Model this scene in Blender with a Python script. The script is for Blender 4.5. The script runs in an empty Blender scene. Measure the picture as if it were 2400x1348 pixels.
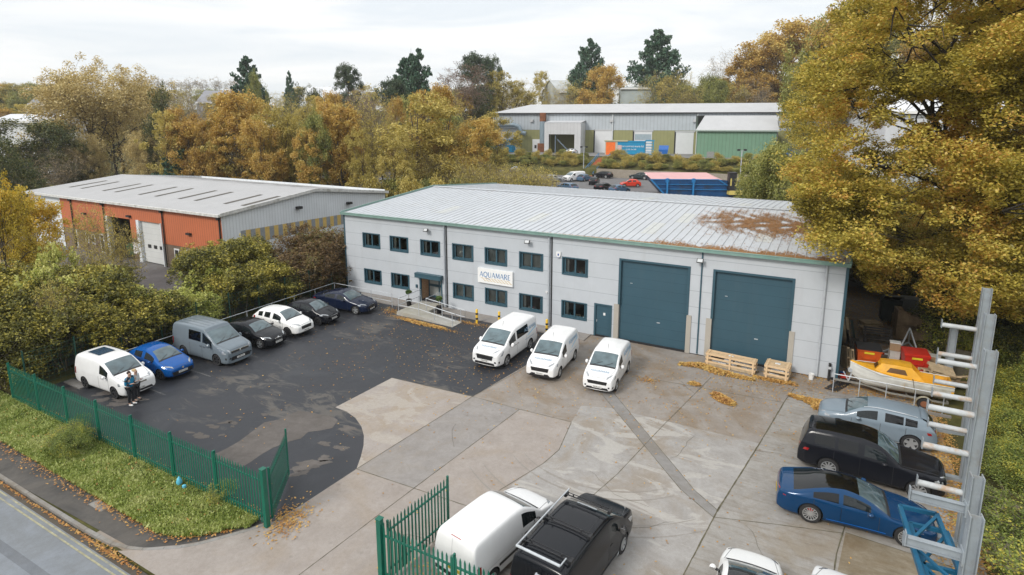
import bpy, bmesh, math, random
import numpy as np
from mathutils import Vector, Matrix
from mathutils.bvhtree import BVHTree
R = math.radians
scene = bpy.context.scene
col = scene.collection
rng = np.random.default_rng(7)
random.seed(7)

# ---------------------------------------------------------------- camera
CAM = Vector((35.303, -35.109, 14.178))
YAW, PIT, FPX, CYP = R(-28.977), R(10.442), 1370.0, 533.5
cd = bpy.data.cameras.new('camera')
cam = bpy.data.objects.new('camera', cd)
col.objects.link(cam)
scene.camera = cam
cam.location = CAM
cam.rotation_euler = (R(90) - PIT, 0, -YAW)
cd.sensor_width = 36.0
cd.lens = FPX / 2400 * 36.0
cd.shift_y = -(674 - CYP) / 2400
cd.clip_start = 0.3
cd.clip_end = 4000
FW = Vector((math.sin(YAW) * math.cos(PIT), math.cos(YAW) * math.cos(PIT), -math.sin(PIT)))
RT = Vector((math.cos(YAW), -math.sin(YAW), 0))
UP = RT.cross(FW)
def at(px, py, d):            # surveyed point of the site at forward distance d
    return CAM + d * (FW + RT * ((px - 1200) / FPX) + UP * ((CYP - py) / FPX))
def G(px, py, z=0.0):         # surveyed point of the site at level z
    v = FW + RT * ((px - 1200) / FPX) + UP * ((CYP - py) / FPX)
    return CAM + v * ((z - CAM.z) / v.z)

# ---------------------------------------------------------------- sky and sun (overcast)
SUN_EL, SUN_AZ = R(38), R(200)
world = bpy.data.worlds.new('World')
scene.world = world
world.use_nodes = True
nt = world.node_tree
nt.nodes.clear()
def N(nt, t, **kw):
    n = nt.nodes.new(t)
    for k, v in kw.items():
        setattr(n, k, v)
    return n
wo = N(nt, 'ShaderNodeOutputWorld')
sky = N(nt, 'ShaderNodeTexSky', sky_type='NISHITA')
sky.sun_disc = False
sky.sun_elevation = SUN_EL
sky.sun_rotation = SUN_AZ
bg1 = N(nt, 'ShaderNodeBackground'); bg1.inputs[1].default_value = 0.10
nt.links.new(sky.outputs[0], bg1.inputs[0])
tc = N(nt, 'ShaderNodeTexCoord')
mp = N(nt, 'ShaderNodeMapping'); mp.inputs['Scale'].default_value = (1.0, 1.0, 7.0)
nt.links.new(tc.outputs['Generated'], mp.inputs[0])
no = N(nt, 'ShaderNodeTexNoise'); no.inputs['Scale'].default_value = 2.6; no.inputs['Detail'].default_value = 5.0
no.inputs['Roughness'].default_value = 0.55; no.inputs['Distortion'].default_value = 0.6
nt.links.new(mp.outputs[0], no.inputs['Vector'])
cr = N(nt, 'ShaderNodeValToRGB')
cr.color_ramp.elements[0].position = 0.36; cr.color_ramp.elements[0].color = (0.80, 0.85, 0.895, 1)
cr.color_ramp.elements[1].position = 0.60; cr.color_ramp.elements[1].color = (0.98, 0.985, 0.985, 1)
nt.links.new(no.outputs[0], cr.inputs[0])
sp = N(nt, 'ShaderNodeSeparateXYZ'); nt.links.new(tc.outputs['Generated'], sp.inputs[0])
mr = N(nt, 'ShaderNodeMapRange'); mr.inputs[1].default_value = 0.10; mr.inputs[2].default_value = 0.85
mr.inputs[3].default_value = 1.0; mr.inputs[4].default_value = 1.22
nt.links.new(sp.outputs[2], mr.inputs[0])
bg2 = N(nt, 'ShaderNodeBackground')
nt.links.new(cr.outputs[0], bg2.inputs[0]); nt.links.new(mr.outputs[0], bg2.inputs[1])
mx = N(nt, 'ShaderNodeMixShader'); mx.inputs[0].default_value = 0.95
nt.links.new(bg1.outputs[0], mx.inputs[1]); nt.links.new(bg2.outputs[0], mx.inputs[2])
nt.links.new(mx.outputs[0], wo.inputs[0])

sl = bpy.data.lights.new('sun', 'SUN')
sl.energy = 2.1; sl.angle = R(14); sl.color = (1.0, 0.95, 0.88)
so = bpy.data.objects.new('sun', sl); col.objects.link(so)
so.location = (0, -60, 60)
so.rotation_euler = (R(90) - SUN_EL, 0, R(180) - SUN_AZ)
vs = scene.view_settings
vs.view_transform = 'Standard'; vs.look = 'None'; vs.exposure = 0.15; vs.gamma = 1.0
vs.use_curve_mapping = False
scene.cycles.max_bounces = 5
scene.cycles.diffuse_bounces = 3
scene.cycles.glossy_bounces = 3
scene.cycles.transparent_max_bounces = 6
scene.cycles.caustics_reflective = False
scene.cycles.caustics_refractive = False

# ---------------------------------------------------------------- object helpers
def link(o, parent=None):
    col.objects.link(o)
    if parent is not None:
        o.parent = parent
    return o
def tag(o, label=None, cat=None, group=None, kind=None):
    if label: o['label'] = label
    if cat: o['category'] = cat
    if group: o['group'] = group
    if kind: o['kind'] = kind
    return o
def empty(name, loc=(0, 0, 0), rz=0.0, label=None, cat=None, group=None):
    o = bpy.data.objects.new(name, None)
    o.empty_display_size = 0.3
    o.location = loc; o.rotation_euler = (0, 0, rz)
    link(o)
    return tag(o, label, cat, group)
def mesh_np(name, V, F, mats, parent=None, smooth=False, mi=None):
    me = bpy.data.meshes.new(name)
    V = np.asarray(V, dtype=np.float32).reshape(-1, 3)
    if isinstance(F, np.ndarray):
        k = F.shape[1]; n = F.shape[0]
        me.vertices.add(len(V)); me.vertices.foreach_set('co', V.ravel())
        me.loops.add(n * k); me.loops.foreach_set('vertex_index', F.astype(np.int32).ravel())
        me.polygons.add(n)
        me.polygons.foreach_set('loop_start', np.arange(0, n * k, k, dtype=np.int32))
        me.polygons.foreach_set('loop_total', np.full(n, k, dtype=np.int32))
        me.update(calc_edges=True)
    else:
        me.from_pydata([tuple(map(float, v)) for v in V], [], F)
    if not isinstance(mats, (list, tuple)): mats = [mats]
    for m in mats: me.materials.append(m)
    if mi is not None: me.polygons.foreach_set('material_index', np.asarray(mi, dtype=np.int32))
    if smooth: me.polygons.foreach_set('use_smooth', np.ones(len(me.polygons), dtype=bool))
    me.update()
    o = bpy.data.objects.new(name, me)
    return link(o, parent)
def copy_tree(o, parent=None):
    c = o.copy(); col.objects.link(c)
    if parent is not None: c.parent = parent
    for ch in list(KIDS(o)): copy_tree(ch, c)
    return c


def KIDS(o): return list(o.children)

class MB:
    """collects simple shapes and links them as one mesh object"""
    def __init__(s): s.V = []; s.F = []; s.M = []; s.n = 0
    def add(s, V, F, m=0):
        V = [tuple(map(float, v)) for v in V]
        s.V += V; s.F += [tuple(i + s.n for i in f) for f in F]; s.M += [m] * len(F); s.n += len(V)
        return s
    def box(s, x0, x1, y0, y1, z0, z1, m=0, T=None):
        V = [(x, y, z) for z in (z0, z1) for y in (y0, y1) for x in (x0, x1)]
        if T is not None: V = [T @ Vector(v) for v in V]
        return s.add(V, [(0, 2, 3, 1), (4, 5, 7, 6), (0, 1, 5, 4), (2, 6, 7, 3), (0, 4, 6, 2), (1, 3, 7, 5)], m)
    def beam(s, a, b, w, h, m=0, up=(0, 0, 1)):
        a = Vector(a); b = Vector(b); d = (b - a); L = d.length
        if L < 1e-6: return s
        d /= L; u = Vector(up)
        if abs(d.dot(u)) > 0.98: u = Vector((1, 0, 0))
        r = d.cross(u).normalized(); u = r.cross(d)
        V = [p + r * (w / 2 * i) + u * (h / 2 * j) for p in (a, b) for i, j in ((-1, -1), (1, -1), (1, 1), (-1, 1))]
        return s.add(V, [(0, 1, 2, 3), (7, 6, 5, 4), (0, 4, 5, 1), (1, 5, 6, 2), (2, 6, 7, 3), (3, 7, 4, 0)], m)
    def tube(s, pts, r, n=6, m=0, cap=True):
        pts = [Vector(p) for p in pts]
        rs = r if isinstance(r, (list, tuple)) else [r] * len(pts)
        V = []; F = []
        for i, p in enumerate(pts):
            d = (pts[min(i + 1, len(pts) - 1)] - pts[max(i - 1, 0)]).normalized()
            u = Vector((0, 0, 1)) if abs(d.z) < 0.9 else Vector((1, 0, 0))
            a = d.cross(u).normalized(); b = d.cross(a)
            for k in range(n):
                t = 2 * math.pi * k / n
                V.append(p + (a * math.cos(t) + b * math.sin(t)) * rs[i])
        for i in range(len(pts) - 1):
            for k in range(n):
                k2 = (k + 1) % n
                F.append((i * n + k, i * n + k2, (i + 1) * n + k2, (i + 1) * n + k))
        if cap:
            F.append(tuple(range(n))[::-1]); F.append(tuple((len(pts) - 1) * n + k for k in range(n)))
        return s.add(V, F, m)
    def lathe(s, prof, n=16, c=(0, 0, 0), axis='z', m=0, cap=True):
        V = []; F = []
        for (r, z) in prof:
            for k in range(n):
                t = 2 * math.pi * k / n
                if axis == 'z': v = (c[0] + r * math.cos(t), c[1] + r * math.sin(t), c[2] + z)
                elif axis == 'y': v = (c[0] + r * math.cos(t), c[1] + z, c[2] + r * math.sin(t))
                else: v = (c[0] + z, c[1] + r * math.cos(t), c[2] + r * math.sin(t))
                V.append(v)
        for i in range(len(prof) - 1):
            for k in range(n):
                k2 = (k + 1) % n
                F.append((i * n + k, i * n + k2, (i + 1) * n + k2, (i + 1) * n + k))
        if cap:
            F.append(tuple(range(n))[::-1]); F.append(tuple((len(prof) - 1) * n + k for k in range(n)))
        return s.add(V, F, m)
    def prism(s, poly, z0, z1, m=0):
        n = len(poly)
        V = [(p[0], p[1], z0) for p in poly] + [(p[0], p[1], z1) for p in poly]
        F = [tuple(range(n))[::-1], tuple(range(n, 2 * n))] + [(i, (i + 1) % n, n + (i + 1) % n, n + i) for i in range(n)]
        return s.add(V, F, m)
    def quad(s, a, b, c, d, m=0): return s.add([a, b, c, d], [(0, 1, 2, 3)], m)
    def build(s, name, mats, parent=None, smooth=False, loc=None, fixn=True):
        me = bpy.data.meshes.new(name)
        me.from_pydata(s.V, [], s.F)
        if not isinstance(mats, (list, tuple)): mats = [mats]
        for m in mats: me.materials.append(m)
        me.polygons.foreach_set('material_index', s.M)
        if fixn:
            bm = bmesh.new(); bm.from_mesh(me)
            bmesh.ops.recalc_face_normals(bm, faces=bm.faces); bm.to_mesh(me); bm.free()
        if smooth:
            me.polygons.foreach_set('use_smooth', [True] * len(me.polygons))
            me.set_sharp_from_angle(angle=R(38))
        me.update()
        o = bpy.data.objects.new(name, me)
        if loc is not None: o.location = loc
        return link(o, parent)

# ---------------------------------------------------------------- materials
MATS = {}
def base_mat(name, rough=0.7, metal=0.0, spec=0.5):
    m = bpy.data.materials.new(name); m.use_nodes = True
    b = m.node_tree.nodes['Principled BSDF']
    b.inputs['Roughness'].default_value = rough; b.inputs['Metallic'].default_value = metal
    b.inputs['Specular IOR Level'].default_value = spec
    return m, m.node_tree, b
def ramp(nt, fac, stops, interp='LINEAR'):
    r = N(nt, 'ShaderNodeValToRGB'); r.color_ramp.interpolation = interp
    e = r.color_ramp.elements
    while len(e) < len(stops): e.new(0.5)
    for i, (p, c) in enumerate(stops):
        e[i].position = p; e[i].color = (c[0], c[1], c[2], 1)
    nt.links.new(fac, r.inputs[0])
    return r.outputs[0]
def noise(nt, scale, detail=4, rough=0.6, coord='Object', dist=0.0, vscale=None):
    t = N(nt, 'ShaderNodeTexCoord'); n = N(nt, 'ShaderNodeTexNoise')
    n.inputs['Scale'].default_value = scale; n.inputs['Detail'].default_value = detail
    n.inputs['Roughness'].default_value = rough; n.inputs['Distortion'].default_value = dist
    v = t.outputs[coord]
    if vscale:
        mpn = N(nt, 'ShaderNodeMapping'); mpn.inputs['Scale'].default_value = vscale
        nt.links.new(v, mpn.inputs[0]); v = mpn.outputs[0]
    nt.links.new(v, n.inputs['Vector'])
    return n.outputs[0]
def mixc(nt, fac, a, b, mode='MIX'):
    m = N(nt, 'ShaderNodeMix', data_type='RGBA', blend_type=mode)
    if isinstance(fac, float): m.inputs[0].default_value = fac
    else: nt.links.new(fac, m.inputs[0])
    for s_, i in ((a, 6), (b, 7)):
        if isinstance(s_, tuple): m.inputs[i].default_value = (s_[0], s_[1], s_[2], 1)
        else: nt.links.new(s_, m.inputs[i])
    return m.outputs[2]
def bump(nt, b, h, strength=0.3, dist=0.02):
    bn = N(nt, 'ShaderNodeBump'); bn.inputs['Strength'].default_value = strength; bn.inputs['Distance'].default_value = dist
    nt.links.new(h, bn.inputs['Height']); nt.links.new(bn.outputs[0], b.inputs['Normal'])
def mat(name, c, rough=0.6, metal=0.0, var=0.12, scale=3.0, spec=0.5, coat=0.0, dirt=None):
    """one colour with a little uneven wear"""
    if name in MATS: return MATS[name]
    m, nt, b = base_mat(name, rough, metal, spec)
    n = noise(nt, scale, 5, 0.65)
    lo = tuple(x * (1 - var) for x in c); hi = tuple(min(1, x * (1 + var)) for x in c)
    o = ramp(nt, n, [(0.3, lo), (0.7, hi)])
    if dirt:
        n2 = noise(nt, scale * 0.35, 6, 0.7)
        f = ramp(nt, n2, [(0.52, (0, 0, 0)), (0.68, (1, 1, 1))])
        o = mixc(nt, f, o, dirt)
    nt.links.new(o, b.inputs['Base Color'])
    b.inputs['Coat Weight'].default_value = coat; b.inputs['Coat Roughness'].default_value = 0.05
    MATS[name] = m
    return m
def paint(name, c, rough=0.35, metal=0.0):
    rough = min(rough, .22)
    if max(c) < .03: return mat(name, c, .16, metal, var=0.04, scale=2, coat=0.0, spec=0.32)
    return mat(name, c, rough, metal, var=0.04, scale=2, coat=0.25, spec=0.3)
def leaf_mat(name, cols, trans=0.25, cl=0.6):
    """cols: colours spread over the single leaves; drifting over the crown"""
    m = bpy.data.materials.new(name); m.use_nodes = True
    nt = m.node_tree; nt.nodes.clear()
    out = N(nt, 'ShaderNodeOutputMaterial')
    geo = N(nt, 'ShaderNodeNewGeometry'); oi = N(nt, 'ShaderNodeObjectInfo')
    nz = noise(nt, cl, 3, 0.6)
    ad = N(nt, 'ShaderNodeMath', operation='MULTIPLY_ADD'); nt.links.new(nz, ad.inputs[0]); ad.inputs[1].default_value = 1.5
    ad.inputs[2].default_value = -0.5
    m2 = N(nt, 'ShaderNodeMath', operation='MULTIPLY_ADD'); nt.links.new(geo.outputs['Random Per Island'], m2.inputs[0]); m2.inputs[1].default_value = 0.5
    nt.links.new(ad.outputs[0], m2.inputs[2])
    m3 = N(nt, 'ShaderNodeMath', operation='MULTIPLY_ADD'); nt.links.new(oi.outputs['Random'], m3.inputs[0]); m3.inputs[1].default_value = 0.25
    nt.links.new(m2.outputs[0], m3.inputs[2]); m3.use_clamp = True
    k = len(cols)
    o = ramp(nt, m3.outputs[0], [(0.15 + 0.8 * i / (k - 1), c) for i, c in enumerate(cols)])
    d = N(nt, 'ShaderNodeBsdfDiffuse'); t = N(nt, 'ShaderNodeBsdfTranslucent'); g = N(nt, 'ShaderNodeBsdfGlossy')
    g.inputs['Roughness'].default_value = 0.5; g.inputs['Color'].default_value = (1, 1, 1, 1)
    nt.links.new(o, d.inputs[0]); nt.links.new(o, t.inputs[0])
    s1 = N(nt, 'ShaderNodeMixShader'); s1.inputs[0].default_value = trans
    nt.links.new(d.outputs[0], s1.inputs[1]); nt.links.new(t.outputs[0], s1.inputs[2])
    s2 = N(nt, 'ShaderNodeMixShader'); s2.inputs[0].default_value = 0.03
    nt.links.new(s1.outputs[0], s2.inputs[1]); nt.links.new(g.outputs[0], s2.inputs[2])
    nt.links.new(s2.outputs[0], out.inputs[0])
    return m
# ================================================================ GROUND
def sstep(x, a, b):
    t = np.clip((x - a) / (b - a), 0, 1); return t * t * (3 - 2 * t)
def H(x, y):
    """height of the terrain"""
    x = np.asarray(x, dtype=float); y = np.asarray(y, dtype=float)
    z = 1.5 * sstep(y, 30, 44)
    z = z + 1.7 * sstep(y, 90.05, 90.25) + 2.2 * sstep(y, 90.6, 99)
    far = np.hypot(x - 20, y - 0)
    z = z + 7.0 * sstep(far, 175, 260) + 10 * sstep(far, 260, 520)
    z = z + 14.0 * sstep(x, 62, 120) * sstep(y, 20, 90) 
    z = z + 5.0 * sstep(x, -20, 60) * sstep(y, 185, 260)
    z = z + 1.2 * sstep(x, 42.5, 50)
    z = z - 0.16 * (1 - sstep(y, -26.45, -26.3))
    return z
def Hs(x, y): return float(H(x, y))

def terrain():
    m, nt, b = base_mat('rough_grass_ground', 0.95, 0, 0.1)
    o = ramp(nt, noise(nt, 0.5, 8, 0.7), [(0.3, (0.05, 0.04, 0.02)), (0.5, (0.085, 0.085, 0.03)), (0.7, (0.16, 0.14, 0.055))])
    nt.links.new(o, b.inputs['Base Color'])
    xs = np.unique(np.concatenate([np.arange(-1500, -200, 100), np.arange(-200, 200, 5), np.arange(200, 1501, 100)])).astype(float)
    ys = np.unique(np.concatenate([np.arange(-400, -60, 60), np.arange(-60, 88, 4), [-26.6, -26.45, -26.3, -26.2, 88, 89.9, 90.05, 90.15, 90.25, 90.6, 92, 94, 96, 98, 99], np.arange(100, 320, 6), np.arange(320, 2200, 120)])).astype(float)
    X, Y = np.meshgrid(xs, ys); Z = H(X, Y) - 0.03
    V = np.stack([X, Y, Z], -1).reshape(-1, 3)
    nx, ny = len(xs), len(ys)
    i, j = np.meshgrid(np.arange(nx - 1), np.arange(ny - 1)); a = (j * nx + i).ravel()
    F = np.stack([a, a + 1, a + nx + 1, a + nx], -1)
    o = mesh_np('ground', V, F, m, smooth=True); tag(o, kind='structure')
terrain()

def sheet(name, poly, z, m, kind='structure', label=None, cat=None):
    o = mesh_np(name, [(p[0], p[1], z) for p in poly], [tuple(range(len(poly)))], m)
    tag(o, label, cat, None, kind)
    return o
# --- tarmac
def tarmac_mat():
    m, nt, b = base_mat('tarmac_black', 0.62, 0, 0.45)
    fine = noise(nt, 60, 2, 0.6)
    c0 = ramp(nt, fine, [(0.3, (0.016, 0.018, 0.023)), (0.75, (0.040, 0.042, 0.050))])
    big = noise(nt, 0.35, 5, 0.6, dist=0.6)
    c1 = mixc(nt, ramp(nt, big, [(0.45, (0, 0, 0)), (0.75, (0.7, 0.7, 0.7))]), c0, (0.055, 0.056, 0.062))
    pat = noise(nt, 0.9, 9, 0.72, dist=1.2, vscale=(0.5, 1.2, 1))
    reg = noise(nt, 0.16, 2, 0.5)
    mul = N(nt, 'ShaderNodeMath', operation='MULTIPLY'); nt.links.new(pat, mul.inputs[0]); nt.links.new(reg, mul.inputs[1])
    f = ramp(nt, mul.outputs[0], [(0.30, (0, 0, 0)), (0.37, (0.85, 0.85, 0.85))])
    c2 = mixc(nt, f, c1, (0.105, 0.095, 0.084))
    nt.links.new(c2, b.inputs['Base Color'])
    r2 = ramp(nt, big, [(0.35, (0.42, 0.42, 0.42)), (0.7, (0.75, 0.75, 0.75))]); nt.links.new(r2, b.inputs['Roughness'])
    bump(nt, b, fine, 0.25, 0.01)
    return m
M_tar = tarmac_mat()
def conc(name, lo, hi, stain=(0.22, 0.15, 0.09), amt=0.5, pale=None, streak=False, leafy=0.0):
    m, nt, b = base_mat(name, 0.8, 0, 0.3)
    lo, hi = tuple(v * k for v, k in zip(lo, (.98, 1.0, 1.05))), tuple(v * k for v, k in zip(hi, (1.0, 1.03, 1.09)))
    c = ramp(nt, noise(nt, 1.1, 9, 0.7, dist=0.4), [(0.3, lo), (0.7, hi)])
    f = ramp(nt, noise(nt, 0.32, 7, 0.68, dist=0.8), [(0.47, (0, 0, 0)), (0.62, (amt, amt, amt))])
    c = mixc(nt, f, c, stain)
    if pale:
        f2 = ramp(nt, noise(nt, 0.45, 8, 0.62, dist=1.5, vscale=(0.6, 1.3, 1)), [(0.54, (0, 0, 0)), (0.575, (0.75, 0.75, 0.75))])
        c = mixc(nt, f2, c, pale)
    if streak:
        f3 = ramp(nt, noise(nt, 2.2, 6, 0.7, vscale=(0.35, 2.6, 1)), [(0.5, (0, 0, 0)), (0.72, (0.55, 0.55, 0.55))])
        c = mixc(nt, f3, c, (0.17, 0.125, 0.08))
    mid = noise(nt, 5.5, 6, 0.75, dist=0.5)
    c = mixc(nt, 0.5, c, ramp(nt, mid, [(0.32, (0.78, 0.76, 0.73)), (0.62, (1.0, 1.0, 1.0))]), 'MULTIPLY')
    spot = noise(nt, 1.7, 3, 0.5)
    c = mixc(nt, ramp(nt, spot, [(0.68, (0, 0, 0)), (0.78, (0.35, 0.35, 0.35))]), c, (0.12, 0.10, 0.08))
    fine = noise(nt, 45, 3, 0.7)
    c = mixc(nt, 0.35, c, ramp(nt, fine, [(0.3, (0.55, 0.55, 0.55)), (0.7, (1.0, 1.0, 1.0))]), 'MULTIPLY')
    nt.links.new(c, b.inputs['Base Color']); bump(nt, b, fine, 0.15, 0.008)
    return m
M_c_pink = conc('concrete_pinkish', (0.32, 0.275, 0.235), (0.40, 0.35, 0.305), (0.34, 0.28, 0.22), 0.5)
M_c_pinkA = conc('concrete_pinkish_marked', (0.33, 0.285, 0.245), (0.41, 0.36, 0.315), (0.36, 0.29, 0.21), 0.6, pale=(0.43, 0.39, 0.345))
M_c_grey = conc('concrete_grey', (0.265, 0.24, 0.215), (0.345, 0.315, 0.285), (0.29, 0.25, 0.205), 0.5)
M_c_brown = conc('concrete_brownish', (0.27, 0.235, 0.20), (0.355, 0.315, 0.27), (0.25, 0.19, 0.13), 0.7)
M_c_pale = conc('concrete_pale_stained', (0.31, 0.285, 0.255), (0.42, 0.395, 0.36), (0.30, 0.255, 0.205), 0.8, pale=(0.46, 0.44, 0.41))
M_c_east = conc('concrete_streaked', (0.29, 0.265, 0.23), (0.39, 0.365, 0.325), (0.26, 0.21, 0.145), 0.6, streak=True)
M_c_mud = conc('concrete_muddy', (0.22, 0.18, 0.12), (0.34, 0.29, 0.21), (0.16, 0.11, 0.055), 0.8, streak=True)
M_c_trench = conc('concrete_trench', (0.235, 0.22, 0.20), (0.31, 0.29, 0.265), (0.20, 0.17, 0.135), 0.5)
M_joint = mat('joint_moss', (0.11, 0.098, 0.06), 0.95, var=0.5, scale=4)
# base levels of the yard: each sheet 4 mm above the one below
sheet('yard', [(13.8, -26.3), (60, -26.3), (60, 24), (36.0, 24), (36.0, 0.3), (13.8, 0.3)], 0.0, M_c_brown)
# tarmac car park with its curved edge
curve = [G(*q) for q in [(786, 955), (812, 965), (833, 980), (847, 1000), (853, 1022), (852, 1045), (846, 1070), (836, 1098), (815, 1117), (790, 1133), (745, 1160), (704, 1186)]]
tar = [(-0.9, -23.05), (-0.9, 0.3), (21.3, 0.3), (20.3, -7.0), (19.77, -11.32), (14.62, -11.6)] + [(p.x, p.y) for p in curve] + [(18.75, -22.9)]
sheet('tarmac', tar, 0.004, M_tar)
sheet('concrete_slab', [(14.62, -11.6), (19.77, -11.32), (19.07, -19.05)] + [(p.x, p.y) for p in curve[::-1][4:]], 0.008, M_c_pinkA)
sheet('concrete_slab', [(19.07, -19.05), (19.77, -11.32), (22.57, -11.33), (21.95, -18.92)], 0.008, M_c_grey)
sheet('concrete_slab', [(21.95, -18.92), (22.57, -11.33), (25.32, -11.24), (25.79, -13.7), (25.64, -14.96), (24.9, -18.2), (24.55, -18.8)], 0.008, M_c_pink)
sheet('entrance_apron', [(18.9, -21.8), (19.07, -19.05), (24.55, -18.8), (24.3, -23.4), (27.5, -26.4), (15.4, -26.4), (16.64, -25.63), (17.36, -25.05), (18.03, -24.09), (18.75, -23.0)], 0.008, M_c_pink)
pal = [(25.1, -9.5), (26.5, -9.0), (33.38, -8.9), (32.5, -14.9), (32.2, -18.3), (31.6, -24), (26.2, -24), (24.9, -18.2), (25.64, -14.96), (25.79, -13.7), (25.32, -11.24)]
sheet('concrete_slab', pal, 0.008, M_c_pale)
east = [(32.5, -14.9), (33.38, -8.9), (34.05, -3.95), (34.35, -2.2), (42, -1.9), (42, -13.9), (36.7, -13.6)]
sheet('concrete_slab', east, 0.008, M_c_east)
sheet('concrete_slab', [(32.2, -18.3), (32.5, -14.9), (36.7, -13.6), (36.2, -18.2), (35.7, -24), (31.6, -24)], 0.008, M_c_east)
sheet('concrete_slab', [(36.7, -13.6), (42, -13.9), (42, -24), (35.7, -24), (36.2, -18.2)], 0.008, M_c_mud)
tr = [(25.35, -7.56), (25.95, -7.24), (28.95, -10.7), (31.6, -13.75), (32.6, -14.55), (32.5, -15.0), (31.1, -13.95), (28.4, -10.95)]
sheet('trench_strip', tr, 0.012, M_c_trench)
jt = MB()
def joint(pts, w=0.035, z=0.017):
    w *= .72
    for a, b in zip(pts[:-1], pts[1:]):
        a = Vector((a[0], a[1], 0)); b = Vector((b[0], b[1], 0)); d = (b - a).normalized(); r = Vector((-d.y, d.x, 0)) * w / 2
        n = max(2, int((b - a).length / 0.25)); pr = None
        for i in range(n + 1):
            p = a.lerp(b, i / n) + r * random.uniform(-0.25, 0.25) if 0 < i < n else a.lerp(b, i / n)
            k = random.uniform(0.6, 1.3)
            cur = (p - r * k, p + r * k)
            if pr: jt.quad((pr[0].x, pr[0].y, z), (cur[0].x, cur[0].y, z), (cur[1].x, cur[1].y, z), (pr[1].x, pr[1].y, z))
            pr = cur
joint([(19.07, -19.05), (19.77, -11.32)]); joint([(21.95, -18.92), (22.57, -11.33)]); joint([(14.62, -11.6), (19.77, -11.32), (22.57, -11.33), (25.32, -11.24)])
joint([(25.32, -11.24), (25.79, -13.7), (25.64, -14.96), (24.55, -18.8)]); joint([(19.07, -19.05), (21.95, -18.92), (24.55, -18.8)])
joint([(21.95, -18.92), (21.4, -26.3)], 0.03); joint([(19.77, -11.32), (20.5, -6.8)], 0.03); joint([(24.55, -18.8), (24.4, -21)], 0.03)
joint([(34.35, -2.2), (34.05, -3.95), (33.39, -8.91), (32.57, -14.63)], 0.07); joint([(32.57, -14.63), (32.2, -18.31), (31.7, -24)], 0.06)
joint([(36.68, -13.27), (36.43, -14.94), (36.2, -18.2)], 0.06)
joint(tr[:5], 0.03); joint([tr[0], tr[7], tr[6], tr[5]], 0.03)
joint([(30.2, -2.9), (29.2, -9.6), (28.6, -14.2), (27.5, -19.5)], 0.03); joint([(26.5, -4.8), (34.0, -4.2)], 0.025)
joint([(32.5, -15.0), (34.6, -14.3), (36.6, -13.7)], 0.035); joint([(36.7, -13.6), (42, -13.9)], 0.04)
tag(jt.build('slab_joints', M_joint), kind='structure')
jt = MB()
def crack(x, y, a, L):
    P = [(x, y)]
    for i in range(int(L / .35)):
        a += random.uniform(-.45, .45); x += .35 * math.cos(a); y += .35 * math.sin(a); P.append((x, y))
    joint(P, .018, .0165)
for q in ((27.5, -14.5, -.6, 3.2), (30.2, -12.0, 1.0, 2.6), (33.6, -14.9, -.5, 3.5), (35.5, -9.5, -2.6, 2.5), (29.0, -17.3, .2, 3.0), (23.1, -6.5, -1.2, 2.4), (28.2, -3.6, -.9, 2.6), (20.6, -14, -1.3, 2.2), (34.6, -16.5, -1.2, 2.6), (22.9, -21.5, .3, 3.0)): crack(*q)
tag(jt.build('hairline_cracks', mat('crack_dirt', (0.14, 0.125, 0.10), .95)), kind='structure')
# worn patches of the old surface in the tarmac
M_old = conc('old_tarmac', (0.12, 0.104, 0.092), (0.165, 0.145, 0.127), (0.09, 0.08, 0.072), 0.6)
def blob(cx, cy, rx, ry, rot, n=44, rough=0.55):
    ph = [random.uniform(0, 6.3) for _ in range(5)]; P = []
    for i in range(n):
        t = 2 * math.pi * i / n
        k = 1 + rough * (sum(math.sin((j + 2) * t + ph[j]) / (j + 1.5) for j in range(5)) * 0.6 + random.uniform(-.3, .3))
        x, y = rx * k * math.cos(t), ry * k * math.sin(t)
        P.append((cx + x * math.cos(rot) - y * math.sin(rot), cy + x * math.sin(rot) + y * math.cos(rot)))
    return P
op = MB()
big = [G(*q) for q in [(495, 1068), (530, 1052), (560, 1035), (596, 1008), (620, 990), (652, 984), (672, 975), (700, 963), (722, 966), (748, 972), (775, 974), (792, 985), (779, 1004), (748, 1010), (722, 1013), (706, 1028), (676, 1036), (640, 1050), (612, 1066), (585, 1085), (566, 1096), (530, 1085)]]
op.add([(p.x, p.y, 0.008) for p in big], [tuple(range(len(big)))])
for (px, py, r1, r2) in [(470, 1022, .4, .22), (445, 1014, .2, .1), (500, 1000, .35, .15), (530, 990, .3, .15), (548, 992, .2, .15), (490, 975, .15, .08), (620, 972, .2, .12), (640, 960, .14, .1), (815, 1005, .5, .2), (760, 1040, .35, .15), (800, 1050, .3, .2), (520, 1020, .14, .1), (560, 978, .22, .08), (725, 1090, .7, .35), (760, 1075, .3, .2), (700, 1110, .35, .2), (250, 922, .75, .22), (238, 938, .3, .3), (300, 935, 1.0, .3), (275, 948, .45, .25), (545, 1000, .12, .08), (675, 950, .2, .1)]:
    c = G(px, py); P = blob(c.x, c.y, r1, r2, random.uniform(0.2, 0.7)); op.add([(x, y, 0.008) for x, y in P], [tuple(range(len(P)))])
tag(op.build('worn_tarmac_patches', M_old), kind='structure')
M_line = mat('faded_line_paint', (0.10, 0.10, 0.10), 0.8, var=0.4, scale=8)
ln = MB()
for y in (-21.6, -18.95, -16.4, -13.3, -10.6, -8.2, -5.6):
    ln.quad((1.0, y - 0.04, .0085), (5.6, y - 0.04, .0085), (5.6, y + 0.04, .0085), (1.0, y + 0.04, .0085))
tag(ln.build('bay_lines', M_line), kind='structure')
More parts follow.
